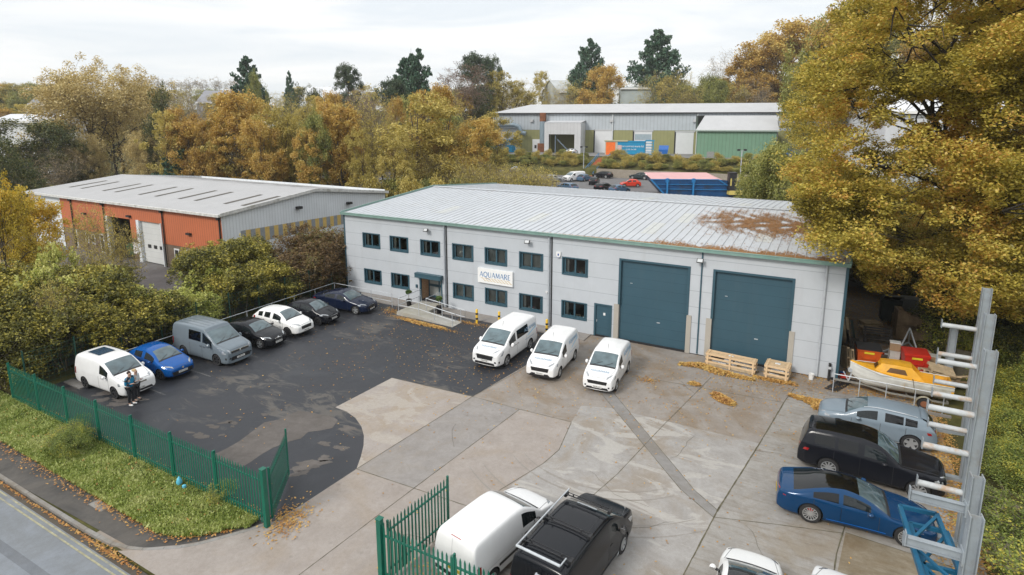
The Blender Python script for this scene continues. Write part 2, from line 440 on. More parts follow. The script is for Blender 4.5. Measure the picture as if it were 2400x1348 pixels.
# pale muddy arcs and wheel marks on the pale slab
M_mk = conc('dried_mud_marks', (0.27, 0.24, 0.205), (0.36, 0.33, 0.29), (0.30, 0.265, 0.225), 0.5)
mk = MB()
def arc(c, r, a0, a1, w, z):
    n = 26; pr = None
    for i in range(n + 1):
        t = R(a0 + (a1 - a0) * i / n); k = w * random.uniform(0.5, 1.2) * (0.3 + 0.7 * math.sin(math.pi * i / n))
        a = (c[0] + (r - k) * math.cos(t), c[1] + (r - k) * math.sin(t), z); b_ = (c[0] + (r + k) * math.cos(t), c[1] + (r + k) * math.sin(t), z)
        if pr: mk.quad(pr[0], a, b_, pr[1])
        pr = (a, b_)
for r, w in ((4.4, .05), (4.9, .06), (6.3, .05), (6.9, .05)):
    arc((27.3, -11.2), r, 232, 318, w, 0.0135)
tag(mk.build('wheel_marks', M_mk), kind='structure')

# --- road, kerb, pavement, verge
M_road = conc('road_asphalt', (0.21, 0.225, 0.24), (0.27, 0.285, 0.30), (0.19, 0.20, 0.205), 0.6)
sheet('road', [(-160, -38), (90, -38), (90, -26.45), (-160, -26.45)], -0.09, M_road)
M_road2 = conc('road_edge_dirty', (0.07, 0.065, 0.055), (0.12, 0.105, 0.085), (0.09, 0.06, 0.03), 0.6)
sheet('road_gutter', [(-160, -26.72), (30, -26.72), (30, -26.45), (-160, -26.45)], -0.086, M_road2)
sheet('road_patch_strip', [(-30, -28.9), (14.9, -28.25), (15.1, -27.95), (-30, -28.55)], -0.086, conc('road_patch', (0.15, 0.16, 0.17), (0.2, 0.21, 0.22), (0.13, 0.13, 0.13), .5))
M_yel = mat('worn_yellow_paint', (0.33, 0.31, 0.20), 0.8, var=0.3, scale=6, dirt=(0.2, 0.2, 0.19))
for y in (-26.80, -26.98):
    sheet('yellow_line', [(-100, y - 0.03), (17.0, y - 0.03), (17.0, y + 0.03), (-100, y + 0.03)], -0.082, M_yel)
M_pave = conc('pavement_asphalt', (0.060, 0.056, 0.050), (0.10, 0.092, 0.083), (0.145, 0.13, 0.115), 0.6)
kerbline = [(-60, -26.45), (10, -26.42), (13.3, -26.4), (14.85, -26.34), (15.5, -26.2), (16.05, -26.0), (16.64, -25.63), (17.1, -25.3), (17.5, -24.9), (17.85, -24.4), (18.2, -23.9), (18.6, -23.25)]
inner = [(p[0] - (0.10 if i > 5 else 0), p[1] + 0.12) for i, p in enumerate(kerbline)]
vergeo = [(-60, -25.2), (3, -25.2), (14.8, -25.3), (15.6, -25.32), (16.2, -25.2), (16.9, -24.9), (17.3, -24.55), (17.7, -24.1), (18.1, -23.65)]
pv = MB(); px_ = list(np.linspace(-60, 15.4, 12)) + list(np.linspace(15.6, 18.5, 14))
ky = lambda x: float(np.interp(x, [p[0] for p in inner], [p[1] for p in inner]))
for a, b_ in zip(px_[:-1], px_[1:]): pv.quad((a, ky(a), 0.001), (b_, ky(b_), 0.001), (b_, -23.05, 0.001), (a, -23.05, 0.001))
tag(pv.build('pavement', M_pave), kind='structure')
kb = MB(); M_kerb = conc('kerb_concrete', (0.25, 0.235, 0.21), (0.36, 0.34, 0.31), (0.17, 0.13, 0.08), 0.5)
kk = []
for a, b_ in zip(kerbline[:-1], kerbline[1:]):
    a = Vector((a[0], a[1], 0)); b_ = Vector((b_[0], b_[1], 0)); L = (b_ - a).length; n = max(1, round(L / 0.9))
    for i in range(n):
        p, q = a.lerp(b_, (i + 0.012) / n), a.lerp(b_, (i + 0.988) / n)
        if p.x < -30: continue
        kb.beam((p.x, p.y + 0.05, -0.05), (q.x, q.y + 0.05, -0.05), 0.125, 0.13)
tag(kb.build('kerb', M_kerb), kind='structure')
M_vg = bpy.data.materials.new('x'); bpy.data.materials.remove(M_vg)
m, nt, b = base_mat('verge_soil', 0.95, 0, 0.1)
nt.links.new(ramp(nt, noise(nt, 2.0, 7, 0.7), [(0.3, (0.045, 0.04, 0.018)), (0.55, (0.09, 0.12, 0.035)), (0.75, (0.15, 0.18, 0.055))]), b.inputs['Base Color'])
M_vg = m
vg = MB(); nX = 130; P0 = []
def verge_y(x):
    return float(np.interp(x, [p[0] for p in vergeo], [p[1] for p in vergeo]))
pr = None
for i in range(nX + 1):
    x = -30 + (18.1 + 30) * i / nX; yo = verge_y(x); ring = []
    for j in range(7):
        t = j / 6; y = yo + (-23.0 - yo) * t
        ring.append((x, y, 0.01 + 0.13 * math.sin(math.pi * min(1, t * 1.1) * 0.5) * (0.2 if j == 0 else 1) + 0.02 * random.random()))
    if pr:
        for j in range(6): vg.quad(pr[j], ring[j], ring[j + 1], pr[j + 1])
    pr = ring
tag(vg.build('verge', M_vg, fixn=False), kind='structure')
sheet('inspection_cover', [(11.86, -25.6), (12.76, -25.6), (12.83, -25.12), (11.9, -25.12)], 0.006, M_kerb)
# drain grate in the gutter
dg = empty('drain_grate', (17.45, -26.83, -0.08), 0, 'square iron drain grate in the road gutter at the mouth of the entrance', 'drain')
g_ = MB()
for i in range(8): g_.box(-0.22 + i * 0.06, -0.19 + i * 0.06, -0.2, 0.2, 0, 0.02)
g_.box(-0.25, 0.27, -0.23, -0.2, 0, 0.022); g_.box(-0.25, 0.27, 0.2, 0.23, 0, 0.022)
M_iron = mat('cast_iron', (0.05, 0.045, 0.04), 0.7, 0.4)
g_.build('grate', M_iron, dg)

# blades and leaves scattered as stuff
def scatter_quads(name, P, size, m, tilt=0.35, kind='stuff', aspect=1.8, label=None, up=0.0, seed=3):
    r = np.random.default_rng(seed); n = len(P)
    P = np.asarray(P, dtype=float)
    a = r.uniform(0, 2 * np.pi, n); s = size * r.uniform(0.55, 1.3, n)
    u = np.stack([np.cos(a), np.sin(a), r.uniform(-tilt, tilt, n)], -1) * (s / 2 * aspect / 1.4)[:, None]
    v = np.stack([-np.sin(a), np.cos(a), r.uniform(-tilt, tilt, n)], -1) * (s / 2 / aspect * 1.4)[:, None]
    if up: u = u * 0.25 + np.stack([r.normal(0, .3, n), r.normal(0, .3, n), np.ones(n)], -1) * (s * up)[:, None]
    V = np.stack([P - u, P - v, P + u, P + v], 1).reshape(-1, 3)
    F = np.arange(4 * n).reshape(n, 4)
    o = mesh_np(name, V, F, m)
    return tag(o, label, None, None, kind)
ORG = [(0.20, 0.085, 0.03), (0.36, 0.16, 0.045), (0.48, 0.22, 0.06), (0.56, 0.33, 0.10), (0.26, 0.12, 0.05)]
M_litter = leaf_mat('fallen_leaves', ORG, 0.1, 1.5)
M_litter_y = leaf_mat('fallen_leaves_pale', [(0.32, 0.15, 0.05), (0.5, 0.28, 0.08), (0.6, 0.42, 0.14)], 0.1, 1.5)
M_grass = leaf_mat('grass_blades', [(0.11, 0.15, 0.03), (0.23, 0.29, 0.055), (0.36, 0.42, 0.10), (0.50, 0.52, 0.20)], 0.3, 1.2)
r = np.random.default_rng(11)
n = 90000
x = r.uniform(-6, 18.3, n); t = r.random(n)
yo = np.interp(x, [p[0] for p in vergeo], [p[1] for p in vergeo])
y = yo + (-23.05 - yo) * t
keep = (np.sin(x * 2.1) + np.sin(y * 3.7 + x) + r.normal(0, 1.2, n)) > -2.1
P = np.stack([x, y, 0.10 + 0.05 * r.random(n)], -1)[keep]
P[:, 2] += .05 * np.clip(np.sin(P[:, 0] * 3.3) * np.sin(P[:, 1] * 4.1 + P[:, 0]), 0, 1)
scatter_quads('grass', P, 0.12, M_grass, 0.6, up=0.45, aspect=2.6)
n = 2600; x = -12 + r.uniform(0, 30, n); yo = np.interp(x, [p[0] for p in vergeo], [p[1] for p in vergeo])
P = np.stack([x, yo + r.normal(0, 0.16 + 0.012 * np.clip(14 - x, 0, 20), n), np.full(n, 0.05) + 0.03 * r.random(n)], -1)
P = np.concatenate([P, np.stack([r.uniform(-6, 18, 260), r.uniform(-25, -23.1, 260), r.uniform(.16, .2, 260)], -1)])
P = np.concatenate([P, np.stack([r.uniform(-6, 17, 900), -26.5 + np.abs(r.normal(0, .05, 900)) * -1, r.uniform(-.08, -.05, 900)], -1)])
scatter_quads('leaf_litter', P, 0.07, M_litter, 0.4)
# yard litter
def pts_in(cx, cy, sx, sy, n, rot=0.0, z=0.02, zr=0.02):
    a = r.normal(0, 1, n) * sx; b_ = r.normal(0, 1, n) * sy
    c, s = math.cos(rot), math.sin(rot)
    return np.stack([cx + a * c - b_ * s, cy + a * s + b_ * c, z + zr * r.random(n)], -1)
L = [pts_in(11.2, -3.75, 1.2, .12, 900, -.07), pts_in(9.0, -3.5, .9, .15, 300), pts_in(7.0, -2.6, .5, .3, 300, -.3), pts_in(13.6, -2.0, .6, .12, 250), pts_in(16.5, -1.9, 1.5, .2, 250),
     pts_in(27.1, -5.0, .3, .25, 160), pts_in(30, -5, 4, 3, 900), pts_in(33.2, -2, 1.8, 1.2, 500), pts_in(38.5, -.6, 2.2, .6, 1800), pts_in(40.6, -4, .5, 2.2, 2600), pts_in(40.4, -9, .35, 2.5, 2200), pts_in(40.2, -13, .5, 2, 1500),
     pts_in(14, -6, 4, 3, 500), pts_in(8, -10, 4, 5, 250), pts_in(20, -8, 2, 2, 160), pts_in(24, -9, 3, 2, 160), pts_in(24, -16, 6, 5, 120), pts_in(19.2, -22.6, .35, .5, 500, .3, .02, .06), pts_in(15, -26.5, .8, .1, 200, 0, -.08),
     pts_in(16, -14, 5, 6, 160), pts_in(34, -16, 4, 4, 120), pts_in(35.5, .0, .8, .12, 200), pts_in(25.4, -22.3, .6, .5, 220)]
L.append(np.stack([r.uniform(36.6, 43, 9000), r.uniform(1.0, 22, 9000), r.uniform(.02, .08, 9000)], -1))
L.append(np.stack([r.normal(0.1, .25, 1500), r.uniform(-20, -1, 1500), r.uniform(.02, .05, 1500)], -1))
L.append(np.stack([r.uniform(-0.5, 18, 1200), -22.95 + np.abs(r.normal(0, .15, 1200)), r.uniform(.02, .04, 1200)], -1))
scatter_quads('leaf_litter', np.concatenate(L), 0.072, M_litter_y, 0.35, seed=5)
def leaf_pile(name_lab, pts, n, hgt, w):
    """pts: centre line of a drift"""
    P = []
    pts = np.array(pts); seg = r.integers(0, len(pts) - 1, n); t = r.random(n)
    c = pts[seg] + (pts[seg + 1] - pts[seg]) * t[:, None]
    ww = np.interp((seg + t) / (len(pts) - 1), np.linspace(0, 1, len(w)), w)
    dx = r.uniform(-1, 1, n); dy = r.uniform(-1, 1, n); k = dx ** 2 + dy ** 2 < 1.0
    z = hgt * np.clip(1 - dx ** 2 - dy ** 2, 0, 1) * r.uniform(.7, 1, n)
    Q = np.stack([c[:, 0] + dx * ww, c[:, 1] + dy * ww, 0.02 + z], -1)[k]
    cen = Vector((float(pts[:, 0].mean()), float(pts[:, 1].mean()), 0))
    o = scatter_quads('leaf_pile', Q, 0.11, M_litter_y, 0.5, kind=None, seed=n)
    return tag(o, name_lab, 'leaf pile', 'heaps of brown leaves swept up in the yard')
leaf_pile('long drift of swept leaves in front of the long wooden crate', [(28.3, -1.95), (29.3, -1.55), (30.6, -2.0), (32.3, -2.15)], 3000, .12, (.2, .42, .45, .15))
leaf_pile('low rounded heap of swept leaves lying on its own on the yard, nearest the camera', [(30.85, -5.0), (31.3, -5.4), (31.75, -5.65)], 1700, .14, (.35, .42, .25))
leaf_pile('small round heap of swept leaves in the open yard behind the other one', [(29.4, -4.2), (29.75, -4.25)], 600, .08, (.22, .22))
leaf_pile('wedge-shaped drift of swept leaves ending beside the nose of the grey-blue car', [(34.2, -3.2), (35.1, -3.35), (35.65, -3.5), (35.6, -4.1)], 2600, .14, (.1, .35, .55, .3))
leaf_pile('thin scatter of swept leaves under the smaller wooden crate', [(32.3, -1.6), (33.2, -1.7), (34.3, -1.6)], 900, .05, (.15, .22, .3))
leaf_pile('band of orange leaves drifted against the front of the concrete ramp', [(8.9, -3.6), (10.6, -3.75), (12.6, -3.8)], 1300, .06, (.15, .35, .2))
# ================================================================ BUILDINGS
def KIDS(o): return list(o.children)
def clad_mat(name, c, pitch=0.2, axis='X', seam=None, dirt=(0.2, 0.17, 0.13), rough=0.45, depth=0.35, dirtamt=0.35, ribcol=0.8):
    """profiled metal sheet: fine ribs along one axis, optional horizontal joints"""
    m, nt, b = base_mat(name, rough, 0.0, 0.4)
    t = N(nt, 'ShaderNodeTexCoord'); s = N(nt, 'ShaderNodeSeparateXYZ'); nt.links.new(t.outputs['Object'], s.inputs[0])
    def tri(out, p, w):
        a = N(nt, 'ShaderNodeMath', operation='DIVIDE'); nt.links.new(out, a.inputs[0]); a.inputs[1].default_value = p
        f = N(nt, 'ShaderNodeMath', operation='FRACT'); nt.links.new(a.outputs[0], f.inputs[0])
        l = N(nt, 'ShaderNodeMath', operation='LESS_THAN'); nt.links.new(f.outputs[0], l.inputs[0]); l.inputs[1].default_value = w
        return l.outputs[0], f.outputs[0]
    col_ = ramp(nt, noise(nt, 0.5, 6, 0.7), [(0.3, tuple(x * 0.93 for x in c)), (0.7, tuple(min(1, x * 1.05) for x in c))])
    st = noise(nt, 1.2, 6, 0.7, vscale=(1.5, 1.5, 0.12))
    f = ramp(nt, st, [(0.55, (0, 0, 0)), (0.8, (dirtamt, dirtamt, dirtamt))])
    col_ = mixc(nt, f, col_, dirt)
    if pitch:
        l, fr = tri(s.outputs[axis], pitch, 0.22)
        col_ = mixc(nt, l, col_, mixc(nt, 1.0, col_, (ribcol, ribcol, ribcol), 'MULTIPLY'))
        bump(nt, b, l, depth, 0.03)
    if seam:
        l2, _ = tri(s.outputs['Z'], seam, 0.028)
        col_ = mixc(nt, l2, col_, mixc(nt, 1.0, col_, (0.62, 0.64, 0.66), 'MULTIPLY'))
    nt.links.new(col_, b.inputs['Base Color'])
    MATS[name] = m
    return m
M_wall = clad_mat('grey_wall_panel', (0.50, 0.53, 0.565), 0, 'X', 1.0, (0.40, 0.40, 0.40), 0.4, dirtamt=0.35)
M_teal = mat('dark_teal_paint', (0.036, 0.088, 0.118), 0.4, var=0.08, scale=2)
M_tealdoor = clad_mat('teal_door_panel', (0.040, 0.092, 0.125), 0, 'X', 0.61, (0.07, 0.11, 0.13), 0.45, dirtamt=0.3)
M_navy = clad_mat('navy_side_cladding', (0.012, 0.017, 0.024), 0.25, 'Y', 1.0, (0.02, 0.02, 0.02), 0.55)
M_gutter = mat('green_gutter', (0.19, 0.30, 0.265), 0.5, var=0.15, scale=2, dirt=(0.16, 0.30, 0.26))
M_roof = clad_mat('pale_roof_sheet', (0.50, 0.525, 0.555), 0, 'X', None, (0.36, 0.36, 0.36), 0.55, dirtamt=0.5)
M_rib = mat('roof_seam', (0.48, 0.50, 0.525), 0.55, var=0.25, scale=1.5, dirt=(0.30, 0.27, 0.23))
M_grp = mat('translucent_rooflight', (0.52, 0.535, 0.52), 0.6, var=0.1)
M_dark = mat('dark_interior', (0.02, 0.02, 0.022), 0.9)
M_black = mat('black_plastic', (0.018, 0.018, 0.02), 0.5, var=0.2)
M_galv = mat('galvanised_steel', (0.52, 0.55, 0.58), 0.45, 0.3, var=0.15, scale=5)
M_white = mat('white_paint', (0.78, 0.78, 0.77), 0.4, var=0.04)
M_blind = clad_mat('blind_fabric', (0.46, 0.46, 0.43), 0.1, 'X', None, (0.2, 0.2, 0.2), 0.9, ribcol=0.55)
M_brick = None
def brick_mat(name, c1, c2, mort, sc=4.5):
    m, nt, b = base_mat(name, 0.85, 0, 0.2)
    t = N(nt, 'ShaderNodeTexCoord'); mpn = N(nt, 'ShaderNodeMapping'); nt.links.new(t.outputs['Object'], mpn.inputs[0])
    mpn.inputs['Rotation'].default_value = (R(90), 0, 0)
    s = N(nt, 'ShaderNodeSeparateXYZ'); nt.links.new(t.outputs['Object'], s.inputs[0])
    ad = N(nt, 'ShaderNodeMath', operation='ADD'); nt.links.new(s.outputs[0], ad.inputs[0]); nt.links.new(s.outputs[1], ad.inputs[1])
    cb = N(nt, 'ShaderNodeCombineXYZ'); nt.links.new(ad.outputs[0], cb.inputs[0]); nt.links.new(s.outputs[2], cb.inputs[1])
    br = N(nt, 'ShaderNodeTexBrick'); br.inputs['Scale'].default_value = sc; nt.links.new(cb.outputs[0], br.inputs[0])
    br.inputs['Color1'].default_value = (*c1, 1); br.inputs['Color2'].default_value = (*c2, 1); br.inputs['Mortar'].default_value = (*mort, 1)
    br.inputs['Mortar Size'].default_value = 0.03
    nt.links.new(br.outputs[0], b.inputs['Base Color'])
    return m
M_brick = brick_mat('porch_brick', (0.42, 0.20, 0.09), (0.55, 0.33, 0.17), (0.45, 0.38, 0.3))
M_brick2 = brick_mat('brown_brick', (0.16, 0.11, 0.08), (0.22, 0.16, 0.115), (0.2, 0.17, 0.14))
M_stone = brick_mat('retaining_stone', (0.30, 0.26, 0.21), (0.40, 0.35, 0.29), (0.22, 0.2, 0.17), 2.0)
# window glass: real pane, mostly see-through with a sky reflection
m, nt, b = base_mat('window_pane', 0.03)
nt.nodes.remove(b); out = [x for x in nt.nodes if x.type == 'OUTPUT_MATERIAL'][0]
gl = N(nt, 'ShaderNodeBsdfGlossy'); gl.inputs['Roughness'].default_value = 0.03; tr_ = N(nt, 'ShaderNodeBsdfTransparent'); tr_.inputs[0].default_value = (0.75, 0.8, 0.8, 1)
fr = N(nt, 'ShaderNodeFresnel'); fr.inputs[0].default_value = 1.6; ms = N(nt, 'ShaderNodeMixShader')
nt.links.new(fr.outputs[0], ms.inputs[0]); nt.links.new(tr_.outputs[0], ms.inputs[1]); nt.links.new(gl.outputs[0], ms.inputs[2]); nt.links.new(ms.outputs[0], out.inputs[0])
M_pane = m
def text_obj(txt, size, m, parent, loc, rot, name='lettering', ext=0.004, sx=1.0, align='CENTER', shear=0):
    cu = bpy.data.curves.new('t', 'FONT'); cu.body = txt; cu.size = size; cu.extrude = ext; cu.align_x = align; cu.align_y = 'CENTER'; cu.shear = shear
    t = bpy.data.objects.new('t', cu); col.objects.link(t)
    bpy.context.view_layer.update()
    me = bpy.data.meshes.new_from_object(t.evaluated_get(bpy.context.evaluated_depsgraph_get()))
    bpy.data.objects.remove(t); bpy.data.curves.remove(cu)
    me.materials.clear(); me.materials.append(m)
    o = bpy.data.objects.new(name, me); o.location = loc; o.rotation_euler = rot; o.scale = (sx, 1, 1)
    return link(o, parent)
def wall_holes(mb, x0, x1, z0, z1, y, holes, m=0, axis='x'):
    xs = sorted({x0, x1} | {h[0] for h in holes} | {h[1] for h in holes}); zs = sorted({z0, z1} | {h[2] for h in holes} | {h[3] for h in holes})
    for a, b_ in zip(xs[:-1], xs[1:]):
        for c, d in zip(zs[:-1], zs[1:]):
            mx_, mz = (a + b_) / 2, (c + d) / 2
            if any(h[0] < mx_ < h[1] and h[2] < mz < h[3] for h in holes): continue
            if axis == 'x': mb.quad((a, y, c), (b_, y, c), (b_, y, d), (a, y, d), m)
            else: mb.quad((y, a, c), (y, b_, c), (y, b_, d), (y, a, d), m)

# ---------------------------------------------------------------- main building
BL, BD, EZ, RZ = 36.25, 25.2, 6.62, 7.55
B = empty('industrial_building', (0, 0, 0), 0, 'long pale grey two-storey unit with green gutter and two tall teal roller doors', 'building')
WX = [1.88, 4.74, 7.78, 10.76, 13.60, 16.43, 19.71]; WW = 1.88
wins = [(x, x + WW, 3.92, 5.16) for x in WX] + [(x, x + WW, 0.91, 2.14) for i, x in enumerate(WX) if i != 2]
DOOR1, DOOR2, PD, EN = (23.72, 28.15, 0.05, 5.48), (29.5, 33.85, 0.05, 5.48), (22.09, 23.32, 0.05, 2.28), (7.62, 9.78, 0.1, 2.18)
w_ = MB(); wall_holes(w_, 0, BL, 0.12, EZ, 0.0, wins + [DOOR1, DOOR2, PD, EN])
w_.build('wall', M_wall, B, fixn=False)
w_ = MB(); w_.box(-0.02, BL, 0.015, 0.1, -0.1, 0.12); w_.build('plinth', M_black, B)
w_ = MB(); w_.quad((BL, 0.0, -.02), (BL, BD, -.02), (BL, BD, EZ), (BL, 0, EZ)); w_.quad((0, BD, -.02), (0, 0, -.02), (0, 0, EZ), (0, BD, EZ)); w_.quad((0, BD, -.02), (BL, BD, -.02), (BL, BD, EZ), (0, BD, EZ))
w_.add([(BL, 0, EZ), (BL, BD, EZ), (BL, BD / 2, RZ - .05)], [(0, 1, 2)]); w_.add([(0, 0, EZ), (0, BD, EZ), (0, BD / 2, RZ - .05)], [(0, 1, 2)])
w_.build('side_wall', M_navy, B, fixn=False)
for a_, b_ in ((BL, BL + .14), (-.12, -.003)): w_ = MB(); w_.box(a_, b_, -0.03, 0.12, 0.0, EZ - 0.1); w_.build('corner_trim', M_teal, B)
w_ = MB(); w_.quad((0.01, 0.3, 3.05), (BL - .01, 0.3, 3.05), (BL - .01, 8, 3.05), (0.01, 8, 3.05)); w_.quad((0.01, 8, 0.02), (BL - .01, 8, 0.02), (BL - .01, 8, EZ), (0.01, 8, EZ)); w_.quad((0.01, 0.3, 0.02), (BL - .01, 0.3, 0.02), (BL - .01, 8, 0.02), (0.01, 8, 0.02))
w_.build('interior', mat('office_interior', (0.34, 0.32, 0.29), 0.9), B)
# roof
rf = MB(); ov = 0.16
rf.quad((-ov, -ov, EZ + .02), (BL + ov, -ov, EZ + .02), (BL + ov, BD / 2, RZ), (-ov, BD / 2, RZ)); rf.quad((-ov, BD / 2, RZ), (BL + ov, BD / 2, RZ), (BL + ov, BD + ov, EZ + .02), (-ov, BD + ov, EZ + .02))
ro = rf.build('roof', M_roof, B)
rb = MB(); n = 73
for i in range(n):
    x = 0.0 + i * (BL) / (n - 1)
    rb.beam((x, -ov, EZ + .04), (x, BD / 2 - .15, RZ + .01), 0.03, 0.02); rb.beam((x, BD / 2 + .15, RZ + .01), (x, BD + ov, EZ + .04), 0.03, 0.02)
rb.build('roof_seams', M_rib, ro)
rb = MB(); rb.beam((-ov, BD / 2 - .13, RZ + .045), (BL + ov, BD / 2 - .13, RZ + .045), .26, .03); rb.beam((-ov, BD / 2 + .13, RZ + .045), (BL + ov, BD / 2 + .13, RZ + .045), .26, .03)
for i in range(72): rb.box(i * .5, i * .5 + .3, BD / 2 - .30, BD / 2 - .262, RZ + .01, RZ + .04, 1)
rb.build('ridge_cap', [M_roof, M_rib], ro)
def roofz(y): return EZ + .02 + (RZ - EZ - .02) * (min(y, BD - y) + ov) / (BD / 2 + ov)
for (x0, y0, y1) in ((24.3, 2.2, 5.4), (25.6, 6.0, 9.0), (15.4, 2.5, 5.3), (7.3, 2.5, 5.3), (28.5, 14, 17.5), (20.5, 14, 17.5), (31.3, 2.8, 5.2)):
    rb = MB(); rb.quad((x0 + .04, y0, roofz(y0) + .008), (x0 + .96, y0, roofz(y0) + .008), (x0 + .96, y1, roofz(y1) + .008), (x0 + .04, y1, roofz(y1) + .008)); rb.build('rooflight', M_grp, ro)
g_ = MB(); g_.box(-0.22, BL + .2, -0.30, -0.17, EZ - .12, EZ + .07); g_.box(-0.24, BL + .22, -0.32, -0.17, EZ + .05, EZ + .09); g_.box(-0.22, BL + .2, -0.17, -0.01, EZ - .12, EZ - .09)
gu = g_.build('gutter', M_gutter, B)
dp = MB(); dp.beam((-.19, -.17, EZ + .06), (-.19, BD / 2, RZ + .06), .1, .2); dp.build('verge_trim', M_gutter, ro)
dp = MB(); dp.beam((BL + .19, -.17, EZ + .06), (BL + .19, BD / 2, RZ + .06), .1, .2); dp.build('verge_trim', M_gutter, ro)
dp = MB(); dp.beam((-.19, BD, EZ + .06), (-.19, BD / 2, RZ + .06), .1, .2); dp.build('verge_trim', M_gutter, ro)
dp = MB(); dp.beam((BL + .19, BD, EZ + .06), (BL + .19, BD / 2, RZ + .06), .1, .2); dp.build('verge_trim', M_gutter, ro)
for x, mm in ((10.08, M_wall), (18.78, M_wall), (35.35, M_wall)):
    d = MB(); d.tube([(x, -0.09, EZ - .1), (x, -0.09, 0.1)], 0.06, 8)
    for z in (1.1, 3.2, 5.2): d.box(x - .08, x + .08, -.1, -.003, z, z + .05)
    d.build('downpipe', mat('pale_downpipe', (0.42, 0.45, 0.48), 0.5), B)
for x in (10.26, 18.96, 28.82):
    d = MB(); d.box(x - .04, x + .04, -.05, -.003, 0.1, EZ - .13); d.build('cable_trunking' if x < 20 else 'downpipe', M_black if x < 20 else M_teal, B)  # left two are black strips drawn for the dark gap beside a pipe
d = MB(); d.tube([(35.95, -.14, 1.0), (35.95, -.14, 0.05)], 0.07, 8); d.build('downpipe', M_black, B)
# windows
for k, (x0, x1, z0, z1) in enumerate(wins):
    f = MB(); rc = 0.14
    for (a, b_, c, d) in ((x0, x0 + .09, z0 + .0, z1), (x1 - .09, x1, z0, z1)): f.box(a, b_, -0.02, rc, c, d)
    f.box(x0 + .09, x1 - .09, -0.02, rc, z1 - .07, z1); f.box(x0 + .09, x1 - .09, -0.035, rc, z0, z0 + .11)
    f.box(x0 + .16, x0 + .24, rc - .05, rc + .03, z0 + .11, z1 - .07); f.box(x1 - .24, x1 - .16, rc - .05, rc + .03, z0 + .11, z1 - .07)
    xm = (x0 + x1) / 2; f.box(xm - .06, xm + .06, rc - .06, rc + .03, z0 + .11, z1 - .07)
    f.box(x0 + .09, x1 - .09, rc - .04, rc + .03, z0 + .11, z0 + .2); f.box(x0 + .24, x1 - .24, rc - .045, rc + .03, z1 - .15, z1 - .07)
    f.box(x0 + .09, x0 + .16, rc - .02, rc + .02, z0 + .2, z1 - .07); f.box(x1 - .16, x1 - .09, rc - .02, rc + .02, z0 + .2, z1 - .07)
    fo = f.build('window', M_teal, B)
    for (a, b_) in ((x0 + .24, xm - .06), (xm + .06, x1 - .24)):
        MB().quad((a, rc, z0 + .2), (b_, rc, z0 + .2), (b_, rc, z1 - .15), (a, rc, z1 - .15)).build('pane', M_pane, fo, fixn=False)
    if k in (3, 4, 5, 9, 10):
        s = MB(); nn = 16
        for i in range(nn):
            xx = x0 + .2 + (x1 - x0 - .4) * (i + .5) / nn
            s.quad((xx - .038, rc + .11, z0 + .15), (xx + .034, rc + .16, z0 + .15), (xx + .034, rc + .16, z1 - .1), (xx - .038, rc + .11, z1 - .1))
        s.build('blind', M_blind, fo, fixn=False)
    else:
        s = MB(); s.quad((x0 + .22, rc + .1, z0 + .15), (x0 + .42, rc + .14, z0 + .15), (x0 + .42, rc + .14, z1 - .1), (x0 + .22, rc + .1, z1 - .1))
        s.build('blind', M_blind, fo, fixn=False)
        rr = random.Random(k)
        cs = [(0.5, 0.5, 0.52), (0.55, 0.5, 0.4), (0.08, 0.25, 0.3), (0.5, 0.2, 0.25)]
        for i in range(6):
            xx = x0 + .5 + rr.random() * (WW - .9); h = rr.uniform(.05, .22)
            s = MB(); s.box(xx, xx + rr.uniform(.06, .2), rc + .06, rc + .2, z0 + .12, z0 + .12 + h); q = rr.randrange(4); s.build('sill_item', mat('clutter_%d' % q, cs[q], 0.6), fo)
# roller doors with jambs and guards
for (x0, x1, z0, z1) in (DOOR1, DOOR2):
    d = MB(); d.quad((x0, .16, z0), (x1, .16, z0), (x1, .16, z1), (x0, .16, z1)); do = d.build('roller_door', M_tealdoor, B, fixn=False)
    d = MB(); d.box(x0 - .02, x0 + .12, -.03, .155, 2.45, z1 + .02); d.box(x1 - .12, x1 + .02, -.03, .155, 2.45, z1 + .02); d.box(x0 + .12, x1 - .12, -.03, .155, z1 - .1, z1 + .02)
    d.build('door_frame', M_teal, do)
    for a_, b_ in ((x0 - .26, x0 + .06), (x1 - .06, x1 + .22)): d = MB(); d.box(a_, b_, -.06, .155, 0.03, 2.44); d.build('jamb_guard', clad_mat('perforated_guard', (0.44, 0.41, 0.36), 0.06, 'X', 0.08, (0.3, 0.26, 0.2), 0.5, ribcol=0.7), do)
    d = MB(); xm = (x0 + x1) / 2; d.box(xm + .3, xm + .5, .13, .158, 1.55, 1.6); d.box(x0 + .7, x0 + .85, .13, .158, 3.9, 3.93); d.build('handle', M_galv, do)
x0, x1, z0, z1 = PD
d = MB(); d.box(x0 + .12, x1 - .12, .06, .1, z0, z1 - .1); do = d.build('door', M_tealdoor, B)
d = MB(); d.box(x0, x0 + .12, -.03, .11, z0, z1); d.box(x1 - .12, x1, -.03, .11, z0, z1); d.box(x0 + .12, x1 - .12, -.03, .11, z1 - .1, z1); d.build('frame', M_teal, do)
d = MB(); d.box(x0 + .62, x0 + .76, .05, .058, 1.5, 1.68); d.build('notice', M_white, do)
d = MB(); d.box(x0 + .16, x0 + .2, .03, .058, 1.0, 1.15); d.build('handle', M_galv, do)
